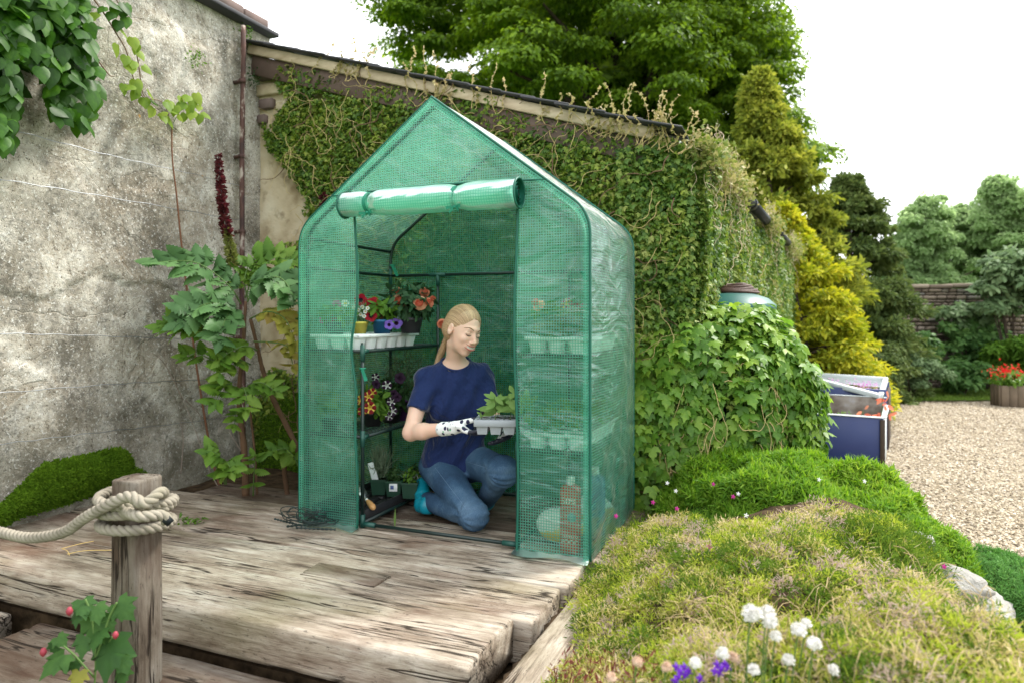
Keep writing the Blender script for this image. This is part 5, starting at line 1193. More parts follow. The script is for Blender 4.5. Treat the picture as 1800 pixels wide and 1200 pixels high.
# ---- ivy on the gable wall: s along u from the corner, z height, mask by raggedness
iv = empty('ivy', tuple(L(WU+1.2, WV-.05, 0)), 0, 'fine-leaved ivy with straw-coloured stems covering the gable wall behind the greenhouse', 'ivy'); IO = np.array(iv.location)
def gpt(s, z, off): return Lv(WU+s, WV-off, z)
def ivy_depth(s, z): return .03+.12*fbm(np.stack([s*2.2, z*2.2, s*0], 1), 3)+.02*np.clip((s-1.9)/1, 0, 1)
Ni = 85000; s = ru(Ni, 0, RL+.05); z = ru(Ni, -.1, 2.75); top = roofz(s)-.14
m = fbm(np.stack([s*2.4, z*2.4, s*0], 1)+2, 4)
left = .42+.25*(fbm(np.stack([z*2.0, z*0, z*0], 1), 3)-.5)*2; left = left-.42+np.interp(z, [0,.8,1.5,1.85,2.15,2.7], [.05,.25,.42,.36,.02,.0])
thr = .26+.20*np.clip((left+.18-s)/.18, 0, 1)+.10*np.clip((1.9-s)/1.9, 0, 1)*np.clip((z-2.1)/.6, 0, 1)
ok = (z < top+.05+.22*(m-.4)+.06*(s > 1.3)) & (s > left-.05) & (m > thr); s, z = s[ok], z[ok]
dep = ivy_depth(s, z)*(.35+.65*ru(len(s))); pos = gpt(s, z, dep)-IO; Nn = len(s)
mo('foliage', [scatter(T_IVY, pos, -B+np.array((0,0,.65))+rn(Nn, .75), np.array((0,0,-1.))+A*.2+rn(Nn, .6), ru(Nn, .014, .034))], MIV, iv, kind='stuff', smooth=False)
def gv(q, k):
    if q is None: return random.uniform(.35, RL), random.uniform(.2, 2.5)
    s, z, off = q
    if s < .1 or s > RL+.05 or z < 0 or z > roofz(s)+.02: return None
    return Lv(np.array([WU+s]), np.array([WV-off-.06]), np.array([z]))[0]
vines('stem', iv, gv, 230, MVN, .0024, 18, .03, o0=IO); vines('stem', iv, gv, 90, MVB, .004, 22, .04, o0=IO)
def topv(q, k):
    if q is None: return random.uniform(.7, RL), None
def sprig(x, off, h, par, o0):
    b = Lv(np.array([WU+x]), np.array([WV-.12-off]), np.array([roofz(x)-.12]))[0]; n_ = 7; p = [b]
    for i in range(n_): p.append(p[-1]+np.array((random.gauss(.006, .018), random.gauss(0, .01), h/n_)))
    return spl(np.array(p)-o0, 18)
ps, pl = [], []
for k in range(60):
    x = random.uniform(.55, RL) if k < 40 else random.uniform(2.4, RL+.05); pp_ = sprig(x, random.uniform(0, .05), random.uniform(.08, .26) if k % 4 else .3, iv, IO); ps.append(tube(pp_, np.linspace(.0024, .0012, 18), 4, False)); pl.append(pp_[4:])
mo('stem', ps, MVN, iv, kind='stuff'); q = np.concatenate(pl); 
mo('foliage', [scatter(T_IVY, q, rn(len(q)), rn(len(q))+np.array((0,0,.3)), ru(len(q), .012, .024))], leafm('dry_shoot_leaf', [(.2,.22,.06), (.42,.36,.16), (.5,.4,.25)], .3), iv)
# ---- ivy along the side wall and over the gutter
iv2 = empty('ivy', tuple(C0+SD*1.5), 0, 'dense glossy ivy with dried stems covering the long side wall under the gutter', 'ivy'); I2 = np.array(iv2.location)
Ns = 60000; a = ru(Ns)**1.5*SLN; z = ru(Ns, -.45, HG+.08); m = fbm(np.stack([a*1.6, z*2.2, a*0], 1)+9, 4)
dep = .03+.20*m*(.4+.6*ru(Ns)); drop = np.where(a > 5.5, (a-5.5)*.35, 0); ok = (m > .27) & (z < HG-.05+.05*(m-.3)-drop); a, z, dep = a[ok], z[ok], dep[ok]
pos = C0+np.outer(a, SD)+np.outer(dep, SN)+np.outer(z, (0,0,1.))-I2; Nn = len(a)
mo('foliage', [scatter(T_IVY, pos, SN+np.array((0,0,.6))+rn(Nn, .75), np.array((0,0,-1.))+rn(Nn, .8), ru(Nn, .018, .036)*(1+a*.05))], MIVS, iv2, kind='stuff', smooth=False)
# corner bulge joining both faces
Nc = 24000; th_c = ru(Nc); zc = ru(Nc, -.4, HG+.06); base_c = C0[None]+np.outer(-.0+.17*ru(Nc), -B)*(1-th_c)[:, None]+np.outer(-.0+.19*ru(Nc), SN)*th_c[:, None]+np.outer((th_c-.5)*.5, SD)*(th_c > .5)[:, None]-np.outer((.5-th_c)*.6, A)*(th_c < .5)[:, None]
pos = base_c+np.outer(zc, (0,0,1.))-I2; nn = -B*(1-th_c)[:, None]+SN*th_c[:, None]
mo('foliage', [scatter(T_IVY, pos, nn+np.array((0,0,.6))+rn(Nc, .5), np.array((0,0,-1.))+rn(Nc, .6), ru(Nc, .02, .038))], MIVS, iv2, kind='stuff', smooth=False)
def sv(q, k):
    if q is None: return random.choice((random.uniform(0, 1.7), random.uniform(0, 1.7), random.uniform(0, 1.7), random.uniform(3.3, 4.0), random.uniform(5.3, SLN))), HG+random.uniform(-.35, .08)
    s_, z_, off = q
    if s_ < -.1 or s_ > SLN or z_ > HG+.14: return None
    return C0+SD*s_+SN*(off+.05)+np.array((0,0,z_))
vines('dry_stem', iv2, sv, 120, plain('bleached_vine', (.50,.41,.27), .85, .2, .3, 30), .0026, 14, .035, o0=I2)
def sv2(q, k):
    if q is None: return random.uniform(0, 1)**1.3*SLN*.8, random.uniform(.3, HG)
    return sv(q, k)
vines('stem', iv2, sv2, 60, MVN, .0026, 16, .035, o0=I2)
gq = []
for a0_, a1_, n_ in ((-.1, 1.35, 4600), (2.9, 3.35, 1000), (5.0, SLN, 2300)):
    a = ru(n_, a0_, a1_); r2 = np.abs(rng.normal(0, .055, n_))+.02; t2 = ru(n_, 0, 6.28); gq.append(g0+np.outer(a, SD)+np.outer(r2*np.cos(t2), SN)+np.outer(r2*np.sin(t2)-.02, (0,0,1.)))
gq = np.concatenate(gq)-I2
mo('foliage', [scatter(T_IVY, gq, rn(len(gq), .8)+np.array((0,0,.6)), rn(len(gq)), ru(len(gq), .014, .034))], leafm('gutter_growth', [(.06,.12,.02), (.18,.24,.05), (.36,.34,.13), (.50,.42,.24)], .3), iv2, kind='stuff', smooth=False)
def gvn(q, k):
    if q is None: return random.choice((random.uniform(-.1, 1.3), random.uniform(.2, 1.3), random.uniform(2.9, 3.3), random.uniform(5.0, SLN))), random.uniform(-.08, .10)
    s_, z_, off = q
    if s_ < -.2 or s_ > SLN or z_ > .2: return None
    return g0+SD*s_+SN*(off-.06)+np.array((0,0,z_))
vines('dry_stem', iv2, gvn, 170, plain('bleached_gutter_vine', (.46,.38,.26), .85, .2, .3, 30), .0024, 12, .03, o0=I2)
# ---- green water butt with lid and coiled hose, swallowed by creeper
MTK = plain('green_water_butt', (.015,.10,.085), .4, .45, .12, 6, .05)
TC = np.array((1.385, 4.30, GZ-.03)); tk = empty('water_butt', tuple(TC), 0, 'round dark green water butt with domed lid poking out of the creeper', 'water butt')
mo('barrel', [lathe([(.2,0),(.25,.1),(.262,.8),(.255,1.50)], 36)], MTK, tk)
mo('lid', [lathe([(.250,1.50),(.262,1.505),(.264,1.535),(.252,1.545),(.215,1.578),(.14,1.605),(.001,1.618)], 48)], MTK, tk)
hs_ = []
for k in range(5):
    r_ = .105-.014*k+.006*(k % 2); hs_.append(tube([(r_*math.cos(t)*1.25+.03, r_*math.sin(t), 1.618+.011*k+.004*math.sin(t*2+k)+.0) for t in np.linspace(0, 6.1, 40)], .0095, 8))
hz = empty('hose', tuple(TC), 0, 'coiled brown hose lying on the lid of the green water butt', 'hose'); mo('hose_coil', hs_, plain('brown_rubber', (.07,.035,.025), .55, .4, .2, 20), hz)
# ---- creeper mass (large three-pointed leaves) over the tank
cr = empty('creeper', (1.25, 3.95, GZ), 0, 'rounded mass of large-leaved creeper hanging over the water butt', 'creeper'); CO = np.array(cr.location)
MBI = leafm('creeper_leaf', [(.04,.11,.015), (.08,.19,.022), (.14,.28,.035), (.24,.38,.05), (.34,.46,.08)], .4, .33, .5, 2.5, 1.7)
CC = np.array((1.10, 4.00, .10)); CRr = np.array((.56, .44, .93))
def mass(n, k0, k1, seed=0, front=False):
    d = rn(n); d /= np.linalg.norm(d, axis=1)[:, None]; d = d[d[:, 2] > -.75]; d = d[(d[:, 1] < .35)] if front else d
    sup = np.sign(d)*np.abs(d)**.72; sup = sup/np.maximum(np.abs(sup).max(1), .86)[:, None]; sup[:, :2] *= (1-.12*np.clip(sup[:, 2:3]-.5, 0, 1)*2)
    R0 = 1+.26*(fbm(d*2.4+seed, 3)-.5); p = CC+sup*CRr*(R0*rng.uniform(k0, k1, len(d)))[:, None]; return p, d
p, d = mass(30000, .72, .97, 3); ok = (p[:, 2] > GZ) & (p[:, 2] < 1.03); p, d = p[ok], d[ok]
mo('foliage', [scatter(T_IVY, p-CO, d+np.array((0,0,.5))+rn(len(p), .5), np.array((0,0,-1.))+rn(len(p), .5), ru(len(p), .022, .045))], MIVS, cr, kind='stuff', smooth=False)
p, d = mass(15000, .92, 1.05, 3); ok = (p[:, 2] > -.2) & (p[:, 2] < 1.06); p, d = p[ok], d[ok]
mo('foliage', [scatter(T_IVY, p-CO, d+np.array((0,0,.35))+rn(len(p), .35), np.array((0,0,-1.))+rn(len(p), .35), ru(len(p), .045, .075))], MBI, cr, kind='stuff', smooth=True)
bigleaf = mesh('leaf', [scatter(T_IVY, np.zeros((1,3)), np.array([(0,0,1.)]), np.array([(0,1.,0)]), 1.0)], MBI)
p, d = mass(1500, 1.0, 1.09, 3, True); ok = (p[:, 2] > -.1) & (p[:, 2] < 1.06); p, d = p[ok][:290], d[ok][:290]
leaf_objs('leaf', bigleaf, p-CO, d+np.array((0,0,.5))+rn(len(p), .45), np.array((0,0,-1.))+rn(len(p), .6), ru(len(p), .06, .098), cr)
def cv(q, k):
    if q is None: return random.uniform(-1.2, 1.1), random.uniform(-.2, .9)
    a_, z_, off = q; zz_ = (z_-CC[2])/CRr[2]
    if abs(zz_) > 1: return None
    w_ = (1-abs(zz_)**2.5)**.5; return CC+np.array((CRr[0]*w_*math.sin(a_)*1.06, -CRr[1]*w_*math.cos(a_)*1.08-off*.6, CRr[2]*zz_))
vines('stem', cr, cv, 120, MVN, .0026, 18, .04, True, o0=CO)
# ---- climber top left with heart-shaped leaves
cl = empty('climber', tuple(PW(80, 60, .1)), 0, 'heart-leaved green climber hanging over the top left of the garden wall', 'climber'); KO = np.array(cl.location)
MHL = leafm('heart_leaf', [(.015,.055,.008), (.028,.095,.010), (.055,.16,.015), (.12,.27,.028)], .42, .35, .5, 3.0, 1.8); MHY = leafm('young_heart_leaf', [(.13,.24,.03), (.22,.34,.045), (.33,.42,.07)], .5, .4, .4)
hl1 = mesh('leaf', [scatter(T_HEART, np.zeros((1,3)), np.array([(0,0,1.)]), np.array([(0,1.,0)]), 1.0)], MHL); hl2 = mesh('leaf', [scatter(T_HEART, np.zeros((1,3)), np.array([(0,0,1.)]), np.array([(0,1.,0)]), 1.0)], MHY)
import itertools
poly = [(-120,-160),(175,-160),(140,-30),(160,60),(172,130),(172,205),(150,222),(118,205),(88,200),(84,130),(60,110),(30,110),(28,150),(22,235),(8,245),(-120,260)]
def inpoly(x, y):
    c = False
    for i in range(len(poly)):
        x1, y1 = poly[i]; x2, y2 = poly[i-1]
        if (y1 > y) != (y2 > y) and x < (x2-x1)*(y-y1)/(y2-y1)+x1: c = not c
    return c
pts = []
while len(pts) < 1700:
    x, y = random.uniform(-120, 178), random.uniform(-160, 260)
    if inpoly(x, y): pts.append(PW(x, y, random.uniform(.03, .34)))
pts = np.array(pts); order = np.argsort(-((pts-GL)@A)); vis = np.array([i for i in order if -(pts[i][2]-EYE)/pts[i][1]*1200+558 > -40][:230]); rest = np.setdiff1d(np.arange(len(pts)), vis)
nf = lambda n: A+np.array((0,0,.55))-B*.35+rn(n, .38)
leaf_objs('leaf', hl1, pts[vis]-KO, nf(len(vis)), np.array((.1,-.1,-1.))+rn(len(vis), .35), ru(len(vis), .065, .105), cl)
mo('foliage', [scatter(T_HEART, pts[rest]-KO, nf(len(rest)), np.array((.1,-.1,-1.))+rn(len(rest), .35), ru(len(rest), .055, .095))], MHL, cl, kind='stuff')
yl = [(165,22,1),(150,18,1),(183,12,0),(200,10,0),(216,15,0),(208,36,0),(222,30,0),(215,5,0),(190,0,0),(228,8,0),(196,22,0),(212,48,1),(206,78,1),(240,78,1),(233,66,1),(222,98,1),(228,112,1),(236,108,1),(252,115,1),(244,90,1),(218,148,1),(238,140,1),(246,150,1),(260,158,1),(253,172,1),(241,160,1),(232,150,1),(265,176,0)]
P_ = np.array([PW(x, y, .09+.03*random.random()) for x, y, _ in yl]); c_ = np.array([c for *_, c in yl])
for m_, me_ in ((0, hl1), (1, hl2)): leaf_objs('leaf', me_, P_[c_ == m_]-KO, nf((c_ == m_).sum()), np.array((0,0,-1.))+rn((c_ == m_).sum(), .3), ru((c_ == m_).sum(), .06, .085), cl)
for w in ([(150,-20),(180,20),(205,60),(222,90),(232,130),(250,170),(285,180),(300,215)], [(190,-30),(210,10),(222,30)], [(160,90),(190,130),(200,135)], [(30,-60),(50,20),(90,90),(130,180)], [(100,-60),(120,30),(150,100),(160,190)], [(-20,20),(15,120),(10,220)], [(235,70),(243,110),(250,160),(256,172)]):
    mo('stem', [tube(spl([PW(x, y, .08)-KO for x, y in w], 40), np.linspace(.0045, .0018, 40), 6)], MVB, cl)
# ---- cane-like climber with tuft of young leaves
t = empty('young_climber', tuple(PW(390, 850, .12)), 0, 'thin bare stem climbing the garden wall, ending in a tuft of lime-green leaves', 'climber'); O2 = np.array(t.location)
w = [(392,872,.22),(372,800,.16),(345,640,.14),(330,520,.12),(318,420,.10),(310,340,.09),(303,280,.09),(302,222,.09)]
mo('stem', [tube(spl([PW(x, y, o_)-O2 for x, y, o_ in w], 80), np.linspace(.0075, .004, 80), 8)], plain('red_brown_bark', (.17,.08,.045), .8, .2, .35, 25, .4), t)
tl = [(270,200),(283,208),(293,190),(303,205),(313,212),(322,190),(331,178),(340,184),(349,195),(356,208),(296,215),(309,196),(326,210),(318,180),(338,205),(345,174),(287,214),(300,188),(333,196),(352,212)]
leaf_objs('leaf', hl2, np.array([PW(x, y-10, .10+.03*random.random()) for x, y in tl])-O2, nf(len(tl)), np.array((0,0,-1.))+rn(len(tl), .3), ru(len(tl), .055, .08), t)
for w_ in ([(302,222),(318,195),(345,178)], [(302,222),(285,210),(272,198)]): mo('stem', [tube(spl([PW(x, y, .1)-O2 for x, y in w_], 12), .002, 5)], MSTG, t)
# thin dead twigs
t = empty('dead_twigs', tuple(PW(390, 850, .2)), 0, 'bare grey twigs leaning against the garden wall below the honey bush', 'twigs'); O2 = np.array(t.location)
for w in ([(400,880,.3),(370,830,.22),(345,760,.15),(322,702,.08)], [(322,702,.05),(290,640,.04),(268,620,.04)], [(325,702,.06),(352,730,.08),(356,760,.07)], [(318,832,.05),(322,770,.05),(315,735,.05)], [(430,800,.2),(410,770,.12),(395,745,.08),(380,765,.08)], [(455,830,.3),(425,790,.2),(415,730,.12)]):
    mo('twig', [tube(spl([PW(x, y, o_)-O2 for x, y, o_ in w], 24), np.linspace(.004, .0014, 24), 5)], plain('grey_twig', (.25,.2,.16), .9), t)
# ---- honey bush (big toothed fronds, dark flower spike)
MHB = leafm('blue_green_leaflet', [(.045,.115,.038), (.08,.18,.058), (.13,.25,.085)], .25, .4, .45, 2); MHB2 = leafm('fresh_green_leaflet', [(.06,.15,.02), (.12,.24,.03), (.22,.33,.05)], .4, .4, .4, 2); MHB3 = leafm('yellowing_leaflet', [(.2,.22,.04), (.36,.33,.06), (.25,.13,.05)], .4)
hb = empty('honey_bush', tuple(P(430, 868, 3.72)), 0, 'tall honey bush with large toothed fronds and dark maroon flower spike by the wall', 'shrub'); HO = np.array(hb.location)
lfm = {k: mesh('leaflet', [scatter(T_SERR, np.zeros((1,3)), np.array([(0,0,1.)]), np.array([(0,1.,0)]), 1.0)], m_) for k, m_ in ((0, MHB), (1, MHB2), (2, MHB3))}
def frond(pp, npair, ln, kind=0, fold=.5):
    npair = int(npair*1.35); ln = ln*1.06
    p = spl([P(x, y, Y) for x, y, Y in pp], 60)-HO; T = np.gradient(p, axis=0); T /= np.linalg.norm(T, axis=1)[:, None]
    fr = obj('frond', mesh('frond', [tube(p, np.linspace(.0045, .0018, 60), 6)], MSTG), hb)
    view = nrm_(np.array((0,0,EYE))-(p[30]+HO)); pos, nr, tp, sz = [], [], [], []
    for i in range(npair):
        k = int(14+45*i/(npair-1)); sd = np.cross(T[k], view*.75+np.array((0,0,.65))); sd = nrm_(sd); l_ = ln*(.62+.38*math.sin(math.pi*(i+1)/(npair+1)))
        for s_ in (-1, 1):
            pos.append(p[k]); d_ = nrm_(sd*s_+T[k]*.55+np.array((0,0,-.28))+rn(1, .08)[0]); tp.append(d_); nr.append(nrm_(view*.6+np.array((0,0,.8))+sd*s_*-.3+rn(1, .3)[0])); sz.append(l_*1.12*random.uniform(.9, 1.1))
    pos.append(p[-1]); tp.append(T[-1]); nr.append(view+np.array((0,0,.6))); sz.append(ln*.8)
    leaf_objs('leaflet', lfm[kind], np.array(pos), np.array(nr), np.array(tp), np.array(sz), fr)
frond([(424,535,3.7),(400,500,3.62),(345,462,3.55),(278,460,3.5)], 9, .135, 0)
frond([(431,524,3.72),(445,490,3.7),(480,455,3.72),(508,458,3.75)], 7, .12, 1)
frond([(435,531,3.66),(455,498,3.58),(495,490,3.5),(530,548,3.45)], 9, .14, 0)
frond([(424,575,3.62),(400,540,3.5),(360,535,3.42),(322,562,3.4)], 8, .135, 0)
frond([(412,590,3.62),(370,578,3.52),(330,572,3.45),(288,574,3.42)], 7, .11, 1)
frond([(428,560,3.62),(408,545,3.5),(396,562,3.42),(388,590,3.38)], 5, .12, 0)
frond([(436,528,3.72),(430,492,3.7),(442,460,3.72),(470,444,3.76)], 6, .10, 1)
frond([(440,560,3.6),(470,548,3.5),(500,560,3.44),(520,600,3.42)], 6, .10, 2)
frond([(408,660,3.6),(385,640,3.55),(350,622,3.5),(328,624,3.48)], 4, .09, 1)
frond([(452,615,3.6),(430,608,3.5),(405,618,3.45),(392,628,3.42)], 4, .10, 1)
frond([(446,600,3.6),(480,602,3.52),(505,610,3.5),(515,640,3.48)], 4, .075, 2)
frond([(415,690,3.6),(405,675,3.5),(392,680,3.44),(380,702,3.4)], 4, .10, 1)
frond([(420,695,3.6),(425,680,3.5),(432,690,3.44),(432,715,3.42)], 3, .09, 1)
frond([(425,690,3.62),(440,676,3.52),(460,672,3.48),(480,684,3.46)], 4, .09, 1)
frond([(425,730,3.62),(418,720,3.54),(414,728,3.5),(412,745,3.48)], 3, .06, 1)
frond([(440,640,3.62),(420,632,3.5),(402,640,3.45),(385,655,3.42)], 4, .085, 1)
frond([(395,850,3.6),(390,820,3.5),(384,800,3.42),(372,792,3.38)], 4, .10, 1)
frond([(398,850,3.6),(396,825,3.48),(400,812,3.42),(404,822,3.4)], 3, .09, 1)
frond([(445,870,3.7),(446,840,3.62),(448,812,3.58),(446,800,3.56)], 3, .07, 1)
frond([(530,830,3.75),(515,800,3.7),(502,788,3.66),(486,790,3.62)], 4, .085, 1)
MBK = plain('brown_shrub_bark', (.13,.075,.045), .85, .2, .45, 20, .6)
for w, r0, r1 in (([(432,870,3.72),(430,800,3.72),(424,740,3.7),(420,690,3.68),(428,600,3.68),(432,530,3.7)], .020, .008), ([(452,868,3.74),(448,800,3.74),(442,740,3.7),(436,690,3.68)], .007, .005), ([(540,830,3.8),(515,770,3.78),(480,700,3.74),(462,650,3.72),(455,620,3.7),(440,560,3.68)], .017, .009), ([(505,870,3.85),(500,820,3.8),(510,790,3.8)], .014, .012)):
    mo('trunk', [tube(spl([P(x, y, Y)-HO for x, y, Y in w], 50), np.linspace(r0, r1, 50)*(1+.08*np.sin(np.arange(50)*1.1)), 10)], MBK, hb)
sp_ = spl([P(x, y, Y) for x, y, Y in [(432,545,3.7),(420,500,3.7),(408,455,3.7),(398,400,3.7),(388,330,3.7),(384,270,3.7)]], 100)-HO
mo('flower_spike', [tube(sp_, np.linspace(.006, .003, 100), 8)], plain('dark_spike_stem', (.05,.015,.02), .6), hb)
MSPK = leafm('maroon_floret', [(.03,.003,.008), (.075,.008,.016), (.15,.02,.03)], .25, .4); MSPG = leafm('green_seed_pod', [(.10,.12,.03), (.22,.24,.06), (.04,.01,.01)], .2, .4)
for (a0, b0, m_, n_) in ((55, 99, MSPK, 520), (34, 60, MSPG, 330)):
    i = rng.integers(a0, b0, n_); an_ = ru(n_, 0, 6.28); rad_ = np.stack([np.cos(an_), np.sin(an_), an_*0], 1); taper = np.interp(i, [a0, (a0+b0)/2, b0], [1, .95, .5])
    mo('florets', [scatter(T_OVAL, sp_[i]+rad_*.006, rad_*-.3+rn(n_, .5), rad_+np.array((0,0,.15))+rn(n_, .25), (.033)*taper*ru(n_, .8, 1.15))], m_, hb)
t = empty('flower_spike', tuple(PR(568, 375, .15)), 0, 'second, smaller maroon flower spike half hidden behind the greenhouse roof edge', 'flower'); q = np.array([(0,0,-.3),(0,0,-.1),(0,0,.1)]); mo('stem', [tube(spl(q, 12), .003, 5)], MSPK, t)
n_ = 160; an_ = ru(n_, 0, 6.28); zz_ = ru(n_, -.12, .12); rad_ = np.stack([np.cos(an_), np.sin(an_), an_*0], 1); mo('florets', [scatter(T_OVAL, rad_*.004+np.outer(zz_, (0,0,1)), rn(n_, .5)+.01, rad_+rn(n_, .25), .03)], MSPK, t)
# ---- moss
MMO = leafm('moss', [(.05,.11,.008), (.09,.18,.012), (.17,.29,.022)], .2, .8, .1, 6); MMB = plain('moss_base', (.04,.08,.010), .95, .1, .4, 12, .8)
def mossblob(lab, pts_px, off0, th, n, name='moss_cushion', wall=PW, nrmw=A):
    c = wall(*np.mean(pts_px, 0), 0); t = empty(name, tuple(c), 0, lab, 'moss'); P2 = []; poly_ = pts_px
    xs = [q[0] for q in pts_px]; ys = [q[1] for q in pts_px]
    def inp(x, y):
        k = False
        for i in range(len(poly_)):
            x1, y1 = poly_[i]; x2, y2 = poly_[i-1]
            if (y1 > y) != (y2 > y) and x < (x2-x1)*(y-y1)/(y2-y1)+x1: k = not k
        return k
    def edge_d(x, y):
        m_ = 1e9
        for i in range(len(poly_)):
            a_ = np.array(poly_[i]); b_ = np.array(poly_[i-1]); ab = b_-a_; t_ = np.clip(((x-a_[0])*ab[0]+(y-a_[1])*ab[1])/(ab@ab), 0, 1); m_ = min(m_, np.hypot(*(np.array((x, y))-a_-ab*t_)))
        return m_
    gx_ = np.linspace(min(xs), max(xs), 60); gy_ = np.linspace(min(ys), max(ys), 44); V = np.zeros((60, 44, 3)); M_ = np.zeros((60, 44), bool)
    for i, x in enumerate(gx_):
        for j, y in enumerate(gy_):
            k = inp(x, y); e = edge_d(x, y) if k else 0; h = th*min(1, e/28)**.6*(.75+.5*fbm(np.array([[x*.03, y*.03, 1.]]), 3)[0]); V[i, j] = wall(x, y, off0+h+(max(0, (y-860))*.0012 if wall is PW else 0)); M_[i, j] = k
    F = np.array([(i*44+j, (i+1)*44+j, (i+1)*44+j+1, i*44+j+1) for i in range(59) for j in range(43) if M_[i, j] or M_[i+1, j] or M_[i, j+1]]); mo('moss_bed', [(V.reshape(-1, 3)-c, F)], MMB, t)
    k = rng.integers(0, len(F), n); w = rng.dirichlet((1,1,1,1), n); p = (V.reshape(-1, 3)[F[k]]*w[..., None]).sum(1)-c
    mo('moss_tufts', [scatter(T_SIMPLE, p, rn(n, .6)+np.array((0,0,.3)), nrmw+np.array((0,0,.7))+rn(n, .5), ru(n, .010, .022))], MMO, t, kind='stuff', smooth=False)
mossblob('bright green moss bank creeping up the foot of the garden wall', [(-60,925),(-60,900),(0,888),(45,845),(75,815),(150,800),(205,786),(228,800),(232,822),(255,832),(262,850),(190,862),(110,885),(40,905),(0,925)], .05, .10, 26000)
mossblob('dark moss on the wall base behind the shrub trunks', [(440,760),(455,720),(500,690),(560,690),(580,860),(520,858),(440,850),(330,862),(350,838),(400,835),(436,820)], .03, .06, 12000, wall=PR, nrmw=-B)
# ferny bits on the walls
for (x, y, lab) in ((342, 102, 'small green weed sprouting from a crack in the garden wall'), (432, 62, 'sprig of weed at the top of the iron pipe'), (440, 135, 'dark little fern on the wall beside the iron pipe')):
    c = PW(x, y, .02); t = empty('wall_weed', tuple(c), 0, lab, 'weed'); n_ = 70; mo('foliage', [scatter(T_OVAL, rn(n_, .028)*np.array((1,1,1.2)), rn(n_)+A, rn(n_)+np.array((0,0,.3)), .02)], MLF if y < 120 else MLD, t)
# ---- abutilon in front at bottom left
ab_ = empty('mallow_plant', tuple(P(165, 1230, 2.0)), 0, 'flowering maple with lobed leaves and red buds in front of the post', 'plant'); AO = np.array(ab_.location)
MAB = leafm('maple_like_leaf', [(.025,.07,.02), (.04,.11,.025), (.07,.16,.035)], .35, .45, .4, 3, 1.6)
mlf = mesh('leaf', [scatter(T_MAPLE, np.zeros((1,3)), np.array([(0,0,1.)]), np.array([(0,1.,0)]), 1.0)], MAB)
al = [(145,1052,148,1085,.06),(168,1062,170,1095,.055),(158,1080,160,1125,.085),(205,1058,228,1098,.07),(150,1115,138,1150,.06),(198,1118,188,1190,.115),(115,1148,85,1180,.075),(95,1128,82,1140,.035),(130,1160,125,1180,.04),(215,1175,205,1200,.05),(182,1085,190,1110,.05),(176,1108,172,1140,.06),(100,1118,115,1132,.04),(210,1150,225,1180,.06),(140,1070,130,1090,.05)]
Yb = 1.86; p = np.array([P(a_, b_, Yb+.02*random.random()) for a_, b_, *_ in al]); q = np.array([P(c_, d_, Yb-.03) for _, _, c_, d_, _ in al])
leaf_objs('leaf', mlf, p-AO, np.array((.1,-.8,.6))+rn(len(al), .2), q-p+rn(len(al), .005), np.array([a_[4]*1.0 for a_ in al]), ab_)
o = bpy.data.objects.new('leaf', mesh('yellow_leaf', [scatter(T_MAPLE, np.zeros((1,3)), np.array([(0,-.7,.5)]), np.array([(0,0,-1.)]), .05)], MHB3)); COL.objects.link(o); o.parent = ab_; o.location = P(140, 1178, 1.85)-AO; o['label'] = 'yellowed leaf'
for w in ([(165,1230),(168,1150),(160,1080),(150,1052)], [(168,1160),(190,1090),(205,1058)], [(166,1190),(130,1150),(100,1125)], [(166,1180),(185,1140),(198,1118)]): mo('stem', [tube(spl([P(x, y, Yb+.01)-AO for x, y in w], 20), .0028, 6)], MSTG, ab_)
for x, y, s_ in ((122,1073,.009),(76,1145,.009),(203,1115,.008)):
    c = P(x, y, Yb-.02)-AO; mo('bud', [(lathe([(.001,-s_*1.5),(s_*.75,-s_*.8),(s_,0),(s_*.6,s_),(.001,s_*1.3)], 12)[0]+c, lathe([(.001,-s_*1.5),(s_*.75,-s_*.8),(s_,0),(s_*.6,s_),(.001,s_*1.3)], 12)[1])], plain('red_bud', (.28,.03,.05), .5), ab_)
# straws on the deck
t = empty('straw', tuple(P(150, 970, 2.6)*np.array((1,1,0))+np.array((0,0,.01))), 0, 'a few dry straws lying on the deck left of the post', 'straw'); SO_ = np.array(t.location)
for w in ([(110,968),(140,960),(165,955)], [(118,978),(150,972),(196,971)], [(108,968),(118,972),(122,980)]):
    pp_ = [np.array((P(x, y, 1)[0]*1176/(y-558), 1176/(y-558), .012)) for x, y in w]; mo('stalk', [tube(spl(pp_, 12)-SO_, .0016, 5)], plain('straw_colour', (.6,.42,.15), .7), t)
# ================================================================ rockery in the right foreground
def mz_ground(x, y):
    """rockery surface height"""
    u = (x-GL[0])*A[0]+(y-GL[1])*A[1]; v = (x-GL[0])*B[0]+(y-GL[1])*B[1]
    uu0 = 1.44+.12*np.clip((-.3-v)/.35, 0, 1); edge_l = np.clip((u-uu0+.06*(fbm(np.stack([x*5, y*5, x*0], -1), 2)-.5))/.62, 0, 1)**.75; edge_l = edge_l*edge_l*(3-2*edge_l)
    rx = 1.20+.03*np.sin(y*3.2)+.42*np.clip(y-2.0, 0, 1)                      # right rim in x
    edge_r = 1-np.clip((x-rx+.05)/.50, 0, 1)**1.2
    far = 1-np.clip((y-3.15)/.75, 0, 1)**1.5
    q = np.stack([x*1.6, y*1.6, x*0], -1)
    top = .10+.26*(fbm(q*1.3, 3)-.38)+.16*(fbm(q*3.2+3, 2)-.5)+.05*np.clip((x-.3), 0, 1)
    h = (top+.45)*np.minimum(edge_r, far)-.45
    return np.where(u < 1.40, -.45, -.06+(h+.06)*edge_l)
def rockf(u, v):
    x = -.45+u*2.9; y = .55+v*3.5; z = mz_ground(x, y); return np.column_stack([x, y, z])
mo('rockery_soil', [grid(rockf, 110, 120)], MSO, kind='structure')
